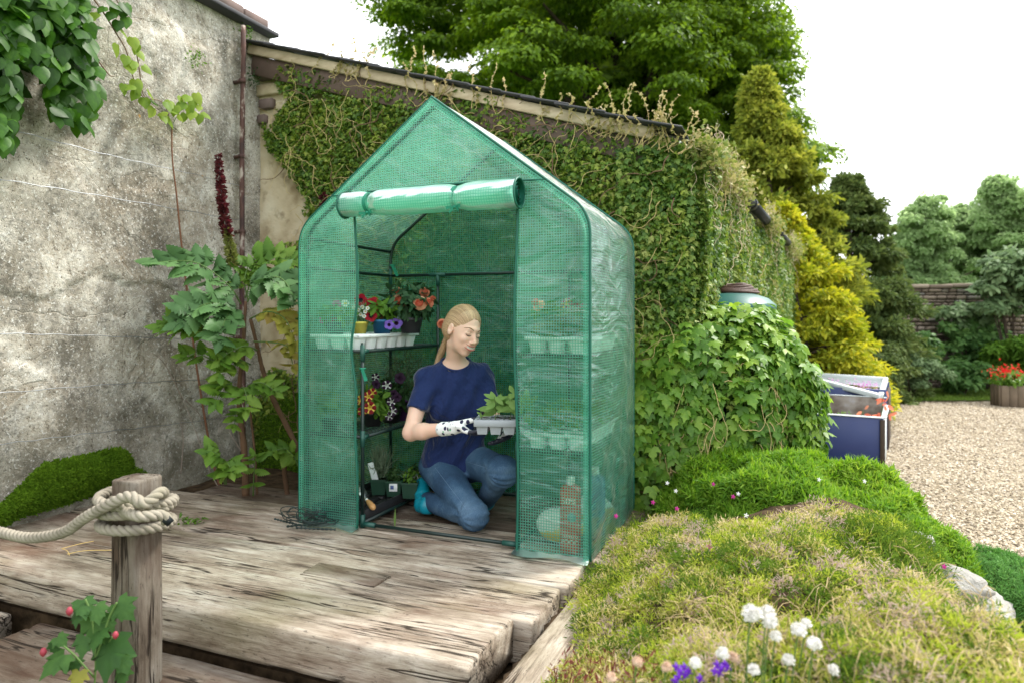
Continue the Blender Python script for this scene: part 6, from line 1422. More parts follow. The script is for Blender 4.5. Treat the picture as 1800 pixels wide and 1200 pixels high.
def surf_pts(n, xr, yr, cond=None):
    x = ru(n, *xr); y = ru(n, *yr)**1.0; z = mz_ground(x, y); u = (x-GL[0])*A[0]+(y-GL[1])*A[1]; v = (x-GL[0])*B[0]+(y-GL[1])*B[1]; ok = (u > 1.46+.12*np.clip((-.3-v)/.35, 0, 1)) & (z > -.06)
    if cond is not None: ok &= cond(x, y)
    return np.column_stack([x, y, z])[ok]
def hump(x, y, c, r): return np.clip(1-((x-c[0])/r[0])**2-((y-c[1])/r[1])**2, 0, 1)**.5
# dry heather: thin curled shoots, straw to lime
MHE = leafm('dry_heather', [(.16,.20,.03), (.36,.38,.08), (.55,.50,.18), (.68,.57,.34), (.74,.62,.48)], .35, .7, .15, 3.2, 1.5)
MHEG = leafm('heather_green', [(.05,.11,.015), (.11,.2,.025), (.2,.29,.04)], .35, .6, .2, 3, 1.5)
MHEP = leafm('pinkish_bract', [(.42,.30,.26), (.55,.42,.36), (.62,.52,.44)], .3, .8, .1, 5, 1.3)
MHER = leafm('dark_red_shoot', [(.09,.02,.02), (.20,.05,.045), (.3,.14,.09)], .25)
hx = empty('heather', (.9, 2.2, .15), 0, 'sprawling bank of dry yellow-green heather filling the right foreground', 'groundcover'); XO = np.array(hx.location)
def green_zone(x, y): return (hump(x, y, (1.36, 3.25), (.74, .55)) > 0) | (hump(x, y, (1.62, 2.82), (.24, .30)) > 0)
def add_tufts(name, n, mats, sz, hgt, cond, par, o0, T=T_BLADE, spread=.35, bias=1.0):
    p = surf_pts(n, (-.15, 2.0), (.9, 3.7), cond); q = np.stack([p[:, 0]*4, p[:, 1]*4, p[:, 2]*0], 1); c = fbm(q, 4); lump = fbm(q*.55+7, 2)
    p[:, 2] += hgt*(.3+1.0*lump)*ru(len(p), .0, 1.0)**.5
    d = np.array((0,0,1.))+rn(len(p), spread)+np.outer(c-.5, (1.5, .5, 0)); g = rng.random(len(p))*.7+c*.6
    k = np.clip(((g-.25)*len(mats)/.8).astype(int), 0, len(mats)-1)
    for i, m_ in enumerate(mats):
        s_ = k == i
        if s_.sum(): mo(name, [scatter(T, p[s_]-o0, rn(s_.sum())+np.array((0,-.3,.2)), d[s_], sz*ru(s_.sum(), .6, 1.3))], m_, par, kind='stuff', smooth=False)
dry = lambda x, y: ~green_zone(x, y)
def tufts(name, nc, nb, rad, sz, cond, par, o0, pal):
    c = surf_pts(nc, (-.15, 2.0), (.85, 3.7), cond); c = c[rng.random(len(c)) < .35+.65*np.clip(1.9/c[:, 1], 0, 1)] if False else c
    q = np.stack([c[:, 0]*1.5, c[:, 1]*1.5, c[:, 2]*0], 1); g = fbm(q+3, 3)*1.15+.45*(rng.random(len(c))-.5); k = np.clip(((g-.28)/.5*len(pal)).astype(int), 0, len(pal)-1); R_ = rad*ru(len(c), .6, 1.5); c[:, 2] += ru(len(c), -.02, .03)
    for i, m_ in enumerate(pal):
        s_ = np.where(k == i)[0]
        if len(s_) == 0: continue
        t_ = np.repeat(s_, nb); d = rn(len(t_)); d[:, 2] = np.abs(d[:, 2])*1.1+.1; d /= np.linalg.norm(d, axis=1)[:, None]; p = c[t_]+d*(R_[t_]*ru(len(t_), .25, 1.0)**.6)[:, None]; d2 = d+rn(len(t_), .55)
        mo(name, [scatter(T_FINE, p-o0, rn(len(t_))+np.array((0,-.2,.5)), d2, sz*ru(len(t_), .5, 1.4))], m_, par, kind='stuff', smooth=False)
MHEL = leafm('lime_heather', [(.16,.24,.02), (.30,.40,.04), (.46,.52,.08), (.58,.58,.14)], .4, .7, .15, 6, 1.5)
tufts('shoots', 6000, 125, .046, .0175, dry, hx, XO, [MHEG, MHEL, MHE, MHEP, MHE, MHEL, MHEG])
add_tufts('blades', 22000, [MHEG, MHE, MHEL], .032, .07, dry, hx, XO, T_BLADE, .7)
# reddish shoots close to the camera, left
rz_ = lambda x, y: (hump(x, y, (.12, 1.62), (.22, .35)) > 0)
add_tufts('red_shoots', 60000, [MHER, MHE, MHER], .026, .11, rz_, hx, XO, T_FINE, .5)
# long bent dead stems at the right front
ds = []
for k in range(200):
    x0 = random.uniform(.35, 1.2); y0 = random.uniform(1.1, 1.9); z0 = float(mz_ground(np.array([x0]), np.array([y0]))[0]); a_ = random.uniform(0, 6.28); l_ = random.uniform(.06, .16)
    ds.append(tube(spl([(x0, y0, z0+.02), (x0+l_*.5*math.cos(a_), y0+l_*.5*math.sin(a_), z0+.10), (x0+l_*math.cos(a_), y0+l_*math.sin(a_), z0+random.uniform(.04, .11))], 7)-XO, .0009, 4, False))
mo('dead_stems', ds, plain('dead_stem', (.42,.32,.17), .85, .2, .3), hx, kind='stuff')
# bright green hummocks
MGN = leafm('bright_needle_leaf', [(.06,.16,.015), (.12,.27,.02), (.22,.38,.035), (.34,.46,.07)], .4, .4, .35, 4, 1.5)
def hummock(lab, c, r, top, n, mat, T, size, name='phlox_cushion'):
    t = empty(name, (c[0], c[1], top*.5), 0, lab, 'groundcover'); o0 = np.array(t.location)
    d = rn(n); d /= np.linalg.norm(d, axis=1)[:, None]; d[:, 2] = np.abs(d[:, 2]); R0 = 1+.20*(fbm(d*3.2+c[0], 4)-.5)*2
    zb = -.35; p = np.column_stack([c[0]+d[:, 0]*r[0]*R0, c[1]+d[:, 1]*r[1]*R0, zb+(top-zb)*d[:, 2]**.55*R0])*1.0; k = ru(n, .93, 1.0); p = np.array((c[0], c[1], zb))+(p-np.array((c[0], c[1], zb)))*k[:, None]
    mo('foliage', [scatter(T, p-o0, rn(n, .7)+d, d*np.array((.8,.8,1))+np.array((0,0,.5))+rn(n, .45), size*ru(n, .6, 1.3))], mat, t, kind='stuff', smooth=False)
    V, F = ico((0,0,0), (1,1,1), 5); V[:, 2] = np.maximum(V[:, 2], -.2); V = V/np.linalg.norm(V, axis=1)[:, None]; V = np.column_stack([V[:, 0]*r[0]*.93, V[:, 1]*r[1]*.93, np.sign(V[:, 2])*np.abs(V[:, 2])**.55*(top-zb)*.92]); V[:, 2] = np.maximum(V[:, 2], -.02)
    mo('inner_growth', [(V+np.array((c[0], c[1], zb))-o0, F)], MMB, t); return t, p
T_SPRIG = (np.concatenate([T_SIMPLE[0]*np.array((.45,1,1))]), T_SIMPLE[1])
t1, _ = hummock('large bright green cushion of phlox behind the heather', (1.36, 3.30), (.68, .52), .29, 110000, MGN, T_SPRIG, .042)
t2, _ = hummock('smaller vivid green clump at the rockery rim beside the stones', (1.74, 2.92), (.24, .26), .13, 22000, MGN, T_SPRIG, .030)
MJU = leafm('blue_green_mat', [(.05,.15,.035), (.09,.24,.05), (.17,.34,.09)], .3, .5, .3, 5)
t3, _ = hummock('flat dark green mat spreading from the rockery onto the gravel', (2.08, 2.92), (.28, .32), -.03, 24000, MJU, T_SPRIG, .022)
t4, _ = hummock('low green growth between the big stones at the right edge', (2.16, 2.55), (.16, .22), -.22, 8000, MJU, T_SPRIG, .022)
# tiny flowers over the cushions
def dots(lab, lst, mat, r, name='flowers'):
    c = P(*lst[0]); t = empty(name, tuple(c), 0, lab, 'flowers')
    for q in lst:
        ps = []; n_ = 5; pc_ = P(*q)-c
        for i in range(n_):
            a = i/n_*6.283; d = np.array((math.cos(a), .25*math.sin(a), math.sin(a))); ps.append(scatter(T_OVAL, np.array([pc_]), np.array([(0,-1,.4)]), np.array([d]), r*1.3))
        mo('bloom', ps, mat, t)
dots('tiny white blooms dotted over the bright green cushion', [(1298,867,2.95),(1440,842,3.0),(1173,848,3.05),(1188,862,3.0),(1312,905,2.6),(1520,845,3.0),(1395,800,3.3)], MWHT, .008)
dots('magenta blooms along the back edge of the heather', [(1148,882,2.75),(1083,906,2.6),(1190,893,2.7),(1289,872,2.8),(1254,850,3.0),(1247,961,2.2),(1660,995,2.3)], MMAG, .008)
# white papery seed heads on stalks
sh = empty('dried_flowers', tuple(P(1330, 1200, 1.3)), 0, 'cluster of white papery round seed heads on green stalks in the foreground', 'flowers'); S0 = np.array(sh.location)
for x, y, Y, r_ in ((1322,1079,1.32,.0195),(1350,1076,1.36,.015),(1354,1093,1.32,.0155),(1404,1107,1.38,.016),(1417,1096,1.44,.012),(1364,1118,1.36,.012),(1431,1131,1.34,.0145),(1270,1148,1.3,.013),(1289,1155,1.32,.011),(1325,1177,1.3,.012),(1386,1160,1.36,.013),(1465,1177,1.38,.012),(1508,1178,1.4,.011),(1222,1165,1.28,.012),(1172,1172,1.3,.011),(1120,1163,1.3,.011),(1075,1190,1.28,.010),(1600,1195,1.4,.011)):
    c = P(x, y, Y)-S0; n_ = 150; d = rn(n_); d /= np.linalg.norm(d, axis=1)[:, None]; d[:, 2] = np.where(d[:, 2] < -.5, -d[:, 2], d[:, 2]); mo('seed_head', [ico(c, (r_*.72,)*3, 3), scatter(T_QUAD, c+d*r_*.55, rn(n_), d, r_*.55)], MSEE if r_ > .0112 else plain('faded_seedhead', (.62,.45,.33), .9), sh)
    g = float(mz_ground(np.array([c[0]+S0[0]]), np.array([Y]))[0]); mo('stalk', [tube(spl([c, c+np.array((-.006,.004,-.05)), (c[0]-.014, c[1]+.012, g+.02-S0[2])], 10), .0017, 5)], MSTG, sh)
def clusterpx(lab, lst, Y, mat, r, name='flowers'):
    c = P(lst[0][0], lst[0][1], Y); t = empty(name, tuple(c), 0, lab, 'flowers')
    for x, y in lst:
        pc_ = P(x, y, Y+random.uniform(-.03, .03))-c; ps = [scatter(T_OVAL, np.array([pc_]), np.array([(math.cos(i), -1, math.sin(i))]), np.array([(math.cos(i*1.26), -.2, math.sin(i*1.26))]), r) for i in range(5)]; mo('bloom', ps, mat, t)
clusterpx('violet bellflowers at the bottom edge, left of the white seed heads', [(1190,1172),(1198,1180),(1206,1186),(1194,1190),(1204,1172),(1212,1180),(1188,1196)], 1.3, MPURB, .011)
clusterpx('second clump of violet flowers, nearer the seed heads', [(1262,1168),(1270,1175),(1266,1182),(1258,1180),(1275,1166),(1280,1172),(1232,1192)], 1.3, MPURB, .011)
# stones at the rim
MRK = N('grey_rock'); f_ = MRK.noise(9, 6); fs = MRK.noise(60, 4); MRK = MRK.fin(MRK.pb(MRK.mix(MRK.math('MULTIPLY', fs, .4), MRK.ramp(f_, [(.3, (.16,.15,.13)), (.5, (.33,.32,.29)), (.7, (.5,.48,.44))]), (.1,.09,.08)), .9, .2, MRK.bump(MRK.math('ADD', f_, fs), .7, .02)))
for k, (c, r, lab) in enumerate((((1.63,2.52,-.10),(.12,.09,.055),'small pale rock just under the green clump at the rim'), ((1.80,2.66,-.17),(.17,.12,.07),'dark weathered rock in the middle of the rockery rim'), ((1.66,2.34,-.09),(.14,.10,.05),'low flat rock nearest the heather'), ((1.82,2.36,-.22),(.22,.17,.09),'largest light grey slab at the right edge'), ((1.60,2.68,-.02),(.07,.05,.04),'little cream stone beside the vivid green clump'), ((1.60,2.10,-.23),(.18,.16,.10),'grey rock at the bottom right, partly under heather'), ((1.95,3.02,-.28),(.11,.08,.05),'pinkish stone where the green cushion meets the gravel'))):
    V, F = ico((0,0,0), r, 5, k+3, .35); V = V*(1+.04*(fbm(V*40, 2)-.5))[:, None]; t = mo('rock', [(V, F)], MRK, smooth=True, label=lab, cat='rock', group='stones edging the rockery'); c = (c[0], c[1], float(mz_ground(np.array([c[0]]), np.array([c[1]]))[0])+.035); t.location = c; t.rotation_euler = (0, 0, k*1.1-.5)
# ================================================================ cold frames
MNV = plain('navy_painted_board', (.018,.035,.13), .4, .4, .12, 5, .1); MZN = N('weathered_zinc'); f_ = MZN.noise(6, 6); MZN = MZN.fin(MZN.pb(MZN.ramp(f_, [(.35, (.14,.11,.085)), (.55, (.27,.24,.21)), (.7, (.36,.38,.42))]), .7, .3, MZN.bump(f_, .3, .01)))
MWF = plain('white_painted_wood', (.55,.60,.61), .5, .4, .08, 12, .1); MDW = plain('dark_old_wood', (.05,.035,.025), .8)
def m_glass():
    n = N('cold_frame_glass'); g = n('BsdfGlossy', {'Color': (1,1,1,1), 'Roughness': .03}).outputs[0]; t = n('BsdfTransparent', {'Color': (.82,.92,.88,1)}).outputs[0]; return n.fin(n('MixShader', {0: n.math('ADD', n.math('MULTIPLY', n('Fresnel', {'IOR': 1.5}).outputs[0], .8), .03), 1: t, 2: g}).outputs[0])
MGLS = m_glass()
K0 = np.array((3.43, 6.30, GZ)); cd = nrm_((.58, 1, 0)); fd_ = nrm_((-.86, .51, 0))
def K(c, f, z): return K0+cd*c+fd_*f+np.array((0,0,z))
def slab(p, q, th, z0, z1, o0, mat, name, par):
    """vertical board from p to q (ground points), thickness th"""
    p = np.array(p, float); q = np.array(q, float); d = q-p; l_ = np.linalg.norm(d); d /= l_; ang_ = math.atan2(d[1], d[0]); c = (p+q)/2-o0; c[2] = (z0+z1)/2+GZ-o0[2]
    mo(name, [bbox(c, (l_, th, z1-z0), .004, np.array(Matrix.Rotation(ang_, 3, 'Z')))], mat, par)
cf = empty('cold_frame', tuple(K0), 0, 'open navy-painted cold frame box standing on the gravel, without its lid', 'cold frame')
W_, LL = 1.15, 1.08
slab(K(.016, 0, 0), K(.016, W_, 0), .03, 0, .50, K0, MNV, 'front_board', cf); slab(K(.035, .012, 0), K(LL-.02, .012, 0), .022, 0, .495, K0, MWF, 'side_board', cf); slab(K(.035, W_, 0), K(LL, W_, 0), .025, 0, .6, K0, MNV, 'side_board', cf)
slab(K(LL, .03, 0), K(LL, W_, 0), .025, 0, .58, K0, MZN, 'back_board', cf); slab(K(-.004, -.012, 0), K(-.004, .03, 0), .02, 0, .49, K0, MDW, 'corner_post', cf)
slab(K(.012, 0, 0), K(.012, W_, 0), .05, .502, .512, K0, MWF, 'top_edge', cf); slab(K(.035, -.0, 0), K(LL, -.0, 0), .05, .4975, .51, K0, MWF, 'top_edge', cf); slab(K(LL, 0, 0), K(LL, W_, 0), .03, .582, .590, K0, MWF, 'top_edge', cf)
V, F = grid(lambda u, v: np.array([K(.03+a_*(LL-.05), .03+b_*(W_-.05), .28+.04*math.sin(a_*9+b_*7))-K0 for a_, b_ in zip(u, v)]), 16, 16); mo('soil', [(V, F)], MSO, cf)
MRL = leafm('coppery_red_leaf', [(.55,.12,.07), (.72,.24,.15), (.8,.38,.22)], .4, .5, .3)
rs = empty('red_leaved_plant', tuple(K(.30, .22, .3)), 0, 'plant with coral-red leaves growing at the corner of the open cold frame', 'plant'); RO = np.array(rs.location)
rlm = mesh('leaf', [scatter(T_OVAL, np.zeros((1,3)), np.array([(0,0,1.)]), np.array([(0,1.,0)]), 1.0)], MRL)
rp2 = [(1553,690),(1559,686),(1549,700),(1556,703),(1562,697),(1551,712),(1560,712),(1558,722),(1563,727),(1543,724),(1549,730),(1555,735),(1571,722),(1577,724),(1515,722),(1519,728),(1513,730),(1520,718),(1540,733)]
pr = np.array([P(x, y, 6.45) for x, y in rp2])-RO; leaf_objs('leaf', rlm, pr, np.array((0,-1,.3))+rn(len(pr), .5), rn(len(pr), .7)+np.array((0,0,-.4)), ru(len(pr), .05, .085), rs)
mo('stem', [tube(spl([P(x, y, 6.46)-RO for x, y in [(1545,745),(1550,725),(1551,705),(1555,690)]], 16), .003, 5), tube(spl([P(x, y, 6.46)-RO for x, y in [(1545,745),(1560,728),(1574,722)]], 16), .003, 5), tube(spl([P(x, y, 6.46)-RO for x, y in [(1515,745),(1517,722)]], 6), .003, 5)], MSTG, rs)
gs = empty('grey_leaved_sprig', tuple(P(1483, 738, 6.6)), 0, 'pale green sprig inside the open cold frame', 'plant'); n_ = 40; mo('foliage', [scatter(T_OVAL, np.column_stack([ru(n_, -.05, .06), ru(n_, -.02, .02), ru(n_, -.03, .08)]), rn(n_)+np.array((0,-1,0)), rn(n_)+np.array((0,0,.8)), .03)], MLP, gs)
c2 = empty('cold_frame', tuple(K(LL+.1, 0, 0)), 0, 'farther navy cold frame with its white-framed glass lid propped open', 'cold frame'); O3 = np.array(c2.location)
def K2(c, f, z): return K(LL+.12+c, f, z)
slab(K2(0, 0, 0), K2(0, W_, 0), .03, 0, .66, O3, MNV, 'front_board', c2); slab(K2(.03, 0, 0), K2(1.0, 0, 0), .03, 0, .60, O3, MDW, 'side_board', c2); slab(K2(.03, W_, 0), K2(1.0, W_, 0), .03, 0, .75, O3, MNV, 'side_board', c2); slab(K2(1.02, 0, 0), K2(1.02, W_, 0), .03, 0, .66, O3, MNV, 'back_board', c2)
def bar3(a, b, w, h, par, o0, mat, name):
    a = np.array(a)-o0; b = np.array(b)-o0; d = b-a; l_ = np.linalg.norm(d); x = d/l_; y = nrm_(np.cross((0,0,1.), x)); z = np.cross(x, y); mo(name, [bbox((a+b)/2, (l_, w, h), .003, np.stack([x, y, z], 1))], mat, par)
la = P(1548, 696, 7.25); lb = P(1405, 660, 8.0); lc = P(1557, 666, 8.05); ld = P(1420, 657, 8.7)
for a_, b_, w_ in ((la, lb, .075), (lc, ld, .05), (la, lc, .05), (lb, ld, .05)): bar3(a_, b_, w_, .05, c2, O3, MWF, 'lid_frame')
mo('lid_glass', [(np.array([la, lb, ld, lc])-O3, np.array([(0,1,2,3)]))], MGLS, c2)
fl_ = empty('pink_flowers', tuple(K2(.5, .6, .6)), 0, 'haze of small pink flowers under the propped glass lid', 'flowers'); n_ = 900; q = np.column_stack([ru(n_, -.55, .5), ru(n_, -.5, .5), ru(n_, -.05, .09)]); V_ = q[:, 0:1]*-fd_+q[:, 1:2]*cd+q[:, 2:3]*np.array((0,0,1.)); mo('bloom', [scatter(T_QUAD, V_, rn(n_), rn(n_), .03)], simple('mauve_petal', (.62,.32,.6)), fl_, kind='stuff')
# ================================================================ planter
pl_ = empty('planter', (8.07, 11.1, GZ), R(-14), 'square weathered wooden planter with red flowers at the edge of the lawn', 'planter'); MPW = plain('grey_planter_wood', (.13,.10,.07), .85, .2, .35, 9, .4)
for a_ in range(4):
    m_ = Matrix.Rotation(a_*math.pi/2, 3, 'Z')
    for k in range(3):
        V, F = bbox((-.115+.115*k, -.18, .17), (.112, .03, .34), .006); mo('board', [(V@np.array(m_).T, F)], MPW, pl_)
mo('compost', [box((0,0,.31), (.33,.33,.03))], MSO, pl_)
gp = empty('red_geranium', (8.07, 11.1, GZ+.34), 0, 'red-flowered bedding plant filling the square planter', 'plant'); bushy(gp, 260, .10, .24, .12, .09, MLF, T_OVAL)
n_ = 200; q = rn(n_, .1)*np.array((1.3,1,.5))+np.array((0,0,.2)); mo('blooms', [scatter(T_QUAD, q, rn(n_), rn(n_), .05)], simple('scarlet_petal', (.75,.06,.04)), gp, kind='stuff')
# ================================================================ old stone wall
sw = empty('stone_wall', (6, 13.6, GZ), R(-2), 'old dry-looking stone wall across the far end of the garden', 'wall'); MMT = plain('wall_mortar', (.13,.10,.075), .95, .1, .4, 6, .5)
mo('wall_core', [box((3.2, .22, 1.0), (12, .3, 2.0))], MMT, sw, smooth=False)
def m_stone():
    n = N('rubble_stone'); oi = n('ObjectInfo'); g = n('NewGeometry'); r_ = n.math('FRACT', n.math('ADD', oi.outputs['Random'], g.outputs['Random Per Island'])); f = n.noise(12, 5)
    c = n.ramp(r_, [(0, (.12,.09,.07)), (.35, (.24,.19,.15)), (.7, (.34,.28,.22)), (1, (.28,.27,.25))]); c = n.mix(n.math('MULTIPLY', f, .6), c, (.1,.085,.06)); return n.fin(n.pb(c, .9, .15, n.bump(f, .5, .02)))
MST_ = m_stone(); vars_ = []
for k in range(6):
    V, F = bbox((0,0,0), (1,1,1), .12); V = V*(1+.10*(rng.random((len(V), 1))-.5)); vars_.append(mesh('stone', [(V, F)], MST_))
z_ = 2.0; cnt = 0; rest = []
while z_ > .05:
    h_ = random.uniform(.045, .10); x_ = -2.5+random.random()*.2
    while x_ < 9:
        w_ = random.uniform(.09, .27); cx, cz = x_+w_/2, z_-h_/2; vis = cnt < 290 and 1.5 < cx < 4.2 and cz > 1.0
        sc_ = ((w_-.018), .16+.05*random.random(), (h_-.014))
        if vis:
            o = bpy.data.objects.new('stone', vars_[cnt % 6]); COL.objects.link(o); o.parent = sw; o.location = (cx, .06, cz); o.scale = sc_; o.rotation_euler = (0, random.uniform(-.03, .03), 0); cnt += 1
        elif cx < 8.6: rest.append(bbox((cx, .06, cz), sc_, .012))
        x_ += w_
    z_ -= h_
mo('stonework', rest, MST_, sw, kind='stuff', smooth=False)
x_ = -2.4
while x_ < 9: 
    w_ = random.uniform(.3, .6); o = mo('coping_stone', [bbox((x_+w_/2, .18, 2.045+random.uniform(-.01,.02)), (w_-.02, .5, .08), .02)], MST_, sw); x_ += w_
# ================================================================ trees and shrubs
def clump_leaves(cs, rs, n, T, size, o0, upb=.5, flat=.6, droop=None):
    N_ = len(cs); k = np.repeat(np.arange(N_), n); d = rn(len(k)); d /= np.linalg.norm(d, axis=1)[:, None]; d[:, 2] = np.where(d[:, 2] < -.25, -d[:, 2]*.6, d[:, 2])
    r_ = (ru(len(k))**.33)[:, None]; p = cs[k]+d*rs[k][:, None]*np.array((1,1,flat))*r_
    nn = d+np.array((0,0,upb))+rn(len(k), .45); tp = d+rn(len(k), .5)+(np.array(droop) if droop is not None else np.array((0,0,-.25)))
    return scatter(T, p-o0, nn, tp, size*ru(len(k), .6, 1.25))
def limbs(par, base, cs, r0, mat, n=14, o0=np.zeros(3), name='branch'):
    top = cs.mean(0); ps = []
    tr_ = spl([base, base*.5+top*.5+np.array((.1,0,0)), top], 20); mo('trunk', [tube(tr_-o0, np.linspace(r0, r0*.35, 20), 10)], mat, par)
    for i in rng.choice(len(cs), min(n, len(cs)), False):
        s_ = tr_[rng.integers(6, 19)]; ps.append(tube(spl([s_, s_*.45+cs[i]*.55+np.array((0,0,.05*np.linalg.norm(cs[i]-s_))), cs[i]], 10)-o0, np.linspace(r0*.3, r0*.05, 10), 6))
    mo(name, ps, mat, par)
MTBK = plain('tree_bark', (.06,.045,.035), .9, .1, .4, 6, .6)
MT1 = leafm('broad_tree_leaf', [(.04,.085,.010), (.09,.165,.014), (.17,.28,.02), (.28,.41,.03)], .4, .4, .4, .5, 1.9)
bt = empty('broadleaf_tree', (2.6, 17.5, GZ), 0, 'huge dense green broadleaf tree rising behind the outbuilding roof', 'tree'); BO = np.array(bt.location)
def inell(n, c, r, k0=.55):
    d = rn(n); d /= np.linalg.norm(d, axis=1)[:, None]; return np.array(c)+d*np.array(r)*rng.uniform(k0, 1, n)[:, None]
cs = np.concatenate([inell(340, (2.2,17,7.6), (4.3,3.6,3.9), .45), inell(120, (5.0,17.4,6.2), (2.2,2.4,3.1), .4), inell(36, (-2.4,16.8,9.0), (1.5,1.8,1.6), .3), inell(60, (2.4,16.2,4.2), (3.9,2.2,1.4), .3), inell(50, (6.5,17.2,5.0), (1.2,1.5,1.7), .2), inell(20, (-2.0,16.6,6.3), (1.0,1.2,1.2), .2)])
rs_ = rng.uniform(.4, .95, len(cs)); mo('crown', [clump_leaves(cs, rs_, 620, T_QUAD, .125, BO, .6, .42)], MT1, bt, smooth=False)
limbs(bt, np.array((2.6,17.5,GZ)), cs, .5, MTBK, 40, BO)
mo('inner_shade_leaves', [clump_leaves(inell(60, (2.6,18.2,6.4), (3.2,2.0,3.0), .2), np.full(60, 1.0), 160, T_QUAD, .3, BO)], MT1, bt, smooth=False)
T_SPRAY = (np.array([(0,0,0),(.16,.3,.04),(.08,.42,0),(.2,.7,.02),(0,1.05,-.16),(-.2,.7,.02),(-.08,.42,0),(-.16,.3,.04)]), [np.array([(0,1,2),(0,2,6),(0,6,7),(2,3,4),(2,4,6),(4,5,6)])])
def conifer(name, lab, base, top, rad, mat, nc, n, size, prof, flat=.45, lean=0, seed=0):
    t = empty(name, tuple(base), 0, lab, 'tree'); o0 = np.array(base, float); H_ = top-base[2]; h = ru(nc)**.85; a_ = ru(nc, 0, 6.28); lump = .75+.5*fbm(np.stack([np.cos(a_)*1.5, np.sin(a_)*1.5, h*4+top], 1), 2); rr_ = lump* np.interp(h, [p_[0] for p_ in prof], [p_[1] for p_ in prof])*rad*(.72+.38*ru(nc))
    cs = np.column_stack([o0[0]+rr_*np.cos(a_)+lean*h, o0[1]+rr_*np.sin(a_)*.8, o0[2]+h*H_]); rs_ = (.14+.18*ru(nc))*rad*(1-.6*h)
    k = np.repeat(np.arange(nc), n); out = np.column_stack([np.cos(a_), np.sin(a_), 0*a_])[k]; d = rn(len(k)); d /= np.linalg.norm(d, axis=1)[:, None]; p = cs[k]+d*rs_[k][:, None]*np.array((1.15,1.15,flat))*(ru(len(k))**.4)[:, None]
    mo('crown', [scatter(T_SPRAY, p-o0, out*.4+np.array((0,0,.6))+rn(len(k), .8), out*.9+d*.7+np.array((0,0,-.05))+rn(len(k), .6), size*ru(len(k), .6, 1.3))], mat, t, smooth=False)
    mo('trunk', [tube(spl([(0,0,0), (lean*.5,0,H_*.5), (lean,0,H_*.93)], 16), np.linspace(.13, .02, 16), 8)], MTBK, t)
    ps = [tube(spl([(lean*h[i]*.9, 0, h[i]*H_*.92), (cs[i]-o0)*np.array((.6,.6,1)), cs[i]-o0], 6), .012, 4) for i in range(0, nc, 4)]; mo('branch', ps, MTBK, t); return t
MCY = leafm('golden_cypress', [(.12,.17,.015), (.28,.34,.025), (.52,.51,.04), (.74,.68,.08)], .35, .5, .3, 1.2, 1.4); MOL = leafm('olive_cypress', [(.07,.11,.015), (.17,.22,.03), (.32,.36,.05), (.50,.50,.09)], .35, .5, .3, 1.2, 1.4); MDC = leafm('dark_conifer', [(.05,.09,.03), (.10,.15,.04), (.20,.25,.08)], .2, .5, .3, 1)
conifer('olive_cypress', 'tall olive-yellow cypress rising behind the side wall and gutter', (4.55,11.2,GZ), 4.95, 1.15, MOL, 230, 200, .13, [(0,1),(.25,1),(.45,.85),(.65,.6),(.82,.3),(1,.02)], lean=-.5)
conifer('golden_cypress', 'bright golden-yellow cypress bush behind the cold frames', (4.25,9.6,GZ), 2.5, 1.0, MCY, 230, 200, .10, [(0,1),(.3,.95),(.55,.68),(.8,.36),(1,.08)], lean=-.5)
conifer('dark_conifer', 'dark green conifer between the golden cypress and the stone wall', (6.05,12.1,GZ), 3.45, 1.0, MDC, 230, 200, .10, [(0,1),(.35,1),(.6,.85),(.82,.5),(1,.08)], lean=-.1)
def shrub(name, lab, c, r, mat, n, T, size, clumps=26, cat='shrub', fl=.8):
    t = empty(name, (c[0], c[1], GZ), 0, lab, cat); o0 = np.array(t.location); cs = inell(clumps, c, np.array(r)*.8, .5); cs[:, 2] = np.maximum(cs[:, 2], GZ+.05)
    mo('foliage', [clump_leaves(cs, np.full(clumps, min(r)*.42), n//clumps, T, size, o0, .6, fl)], mat, t, smooth=False)
    mo('stem', [tube(spl([(random.uniform(-.1,.1)*r[0], 0, 0), (cs[i]-o0)*.6, cs[i]-o0], 8), np.linspace(.02, .006, 8), 5) for i in range(0, clumps, 3)], MTBK, t); return t
MS1 = leafm('shrub_mid', [(.035,.10,.025), (.08,.18,.045), (.16,.28,.08)], .35, .45, .4, 1.5); MS2 = leafm('shrub_grey_green', [(.07,.13,.055), (.14,.22,.10), (.26,.36,.18)], .3, .5, .3, 1.5); MS3 = leafm('shrub_lime', [(.05,.13,.015), (.09,.2,.02), (.16,.3,.04)], .35, .5, .3, 1.5)
def SP(px, py, Y): return tuple(P(px, py, Y))
shrub('spreading_shrub', 'low grey-green shrub spilling onto the lawn behind the cold frames', SP(1600, 652, 11.9), (.75,.55,.40), MS2, 9000, T_QUAD, .06)
shrub('laurel_shrub', 'rounded green shrub at the foot of the stone wall', SP(1690, 655, 12.3), (.45,.4,.42), MS1, 5000, T_OVAL, .10)
shrub('wall_shrub', 'mid-green shrub below the left end of the stone wall', SP(1600, 612, 12.6), (.6,.4,.45), MS1, 7000, T_OVAL, .11)
shrub('conifer_bush', 'upright bushy conifer close to the cypress', SP(1560, 600, 11.6), (.34,.35,.6), MDC, 7000, T_SPRAY, .10)
shrub('dark_shrub', 'dark leafy shrub against the middle of the stone wall', SP(1700, 605, 13.0), (.65,.3,.6), MS1, 7000, T_OVAL, .12)
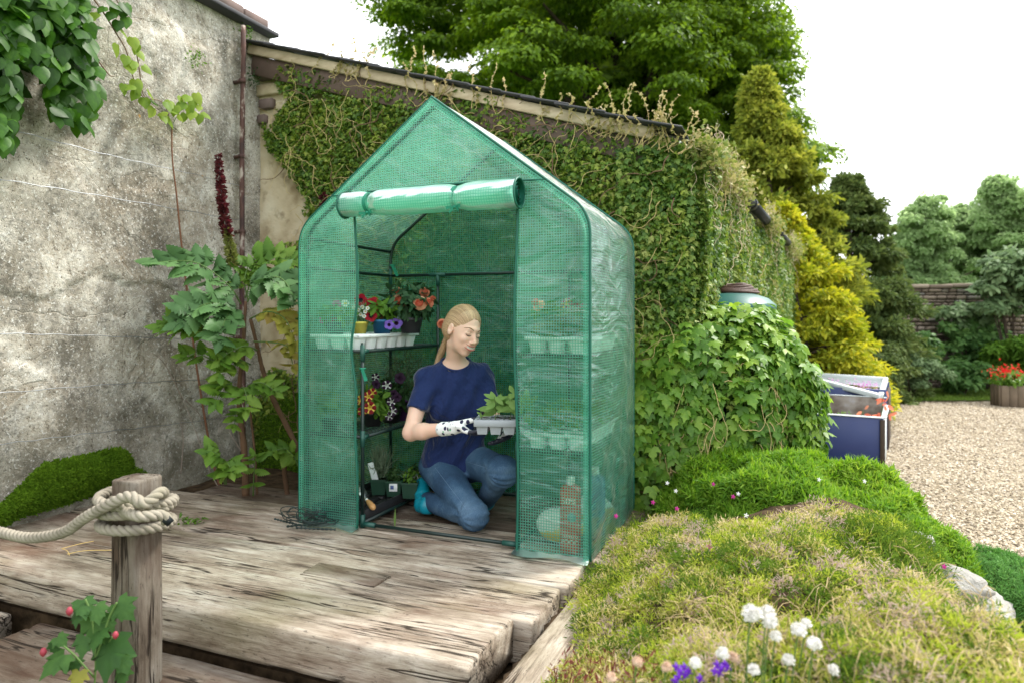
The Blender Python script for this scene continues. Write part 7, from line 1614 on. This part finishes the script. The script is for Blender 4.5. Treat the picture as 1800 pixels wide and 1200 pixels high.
shrub('trained_fruit_tree', 'pale-leaved trained fruit tree spread against the stone wall', SP(1690, 560, 13.1), (.7,.25,.4), MS2, 1500, T_OVAL, .14, 20)
shrub('clipped_conifer', 'bright green clipped conifer beside the square planter', SP(1790, 634, 12.2), (.55,.5,.55), MS3, 9000, T_SPRAY, .10)
shrub('shadowy_shrub', 'shadowed shrub between the laurel and the clipped conifer', SP(1735, 620, 13.2), (.6,.25,.8), MS1, 5000, T_OVAL, .12)
shrub('overhanging_tree', 'fruit tree with grey-green leaves overhanging the wall at the right edge', SP(1785, 500, 12.6), (.95,.6,.75), MS2, 5200, T_OVAL, .13, 34, 'tree')
shrub('small_dark_shrub', 'low dark shrub under the golden cypress edge', SP(1545, 640, 11.0), (.5,.4,.4), MDC, 6000, T_QUAD, .06)
MT2 = leafm('far_tree_leaf', [(.17,.27,.11), (.28,.40,.18), (.40,.53,.27)], .55, .5, .3, .5, 1.6)
def far_tree(lab, pxs, Y, n, size=.105):
    t = empty('far_tree', (float(P(pxs[0][0], 600, Y)[0]), Y, GZ), 0, lab, 'tree', 'trees beyond the stone wall'); o0 = np.array(t.location); cs = []
    for (x, y, r_) in pxs: cs.append(P(x, y, Y)+rn(40)*np.array((r_, r_*.8, r_))*Y/1200*.52)
    cs = np.concatenate(cs); mo('crown', [clump_leaves(cs, rng.uniform(.12, .36, len(cs)), n*2//len(cs), T_QUAD, size, o0, .5, .7)], MT2, t, smooth=False); limbs(t, np.array((o0[0], Y, GZ)), cs, .2, MTBK, 14, o0)
far_tree('leftmost tree beyond the stone wall, rising beside the dark conifer', [(1615,430,45),(1600,470,50),(1640,400,35),(1618,380,16),(1580,490,40),(1650,480,50)], 17.5, 26000)
far_tree('middle tree beyond the stone wall with a loose ragged crown', [(1700,440,50),(1690,400,30),(1720,390,25),(1740,470,50),(1660,430,30),(1680,490,45)], 19, 26000)
far_tree('rightmost tall tree beyond the wall at the picture edge', [(1770,360,35),(1760,400,45),(1800,400,50),(1755,335,16),(1820,440,60),(1790,470,50),(1850,380,60)], 18, 30000)
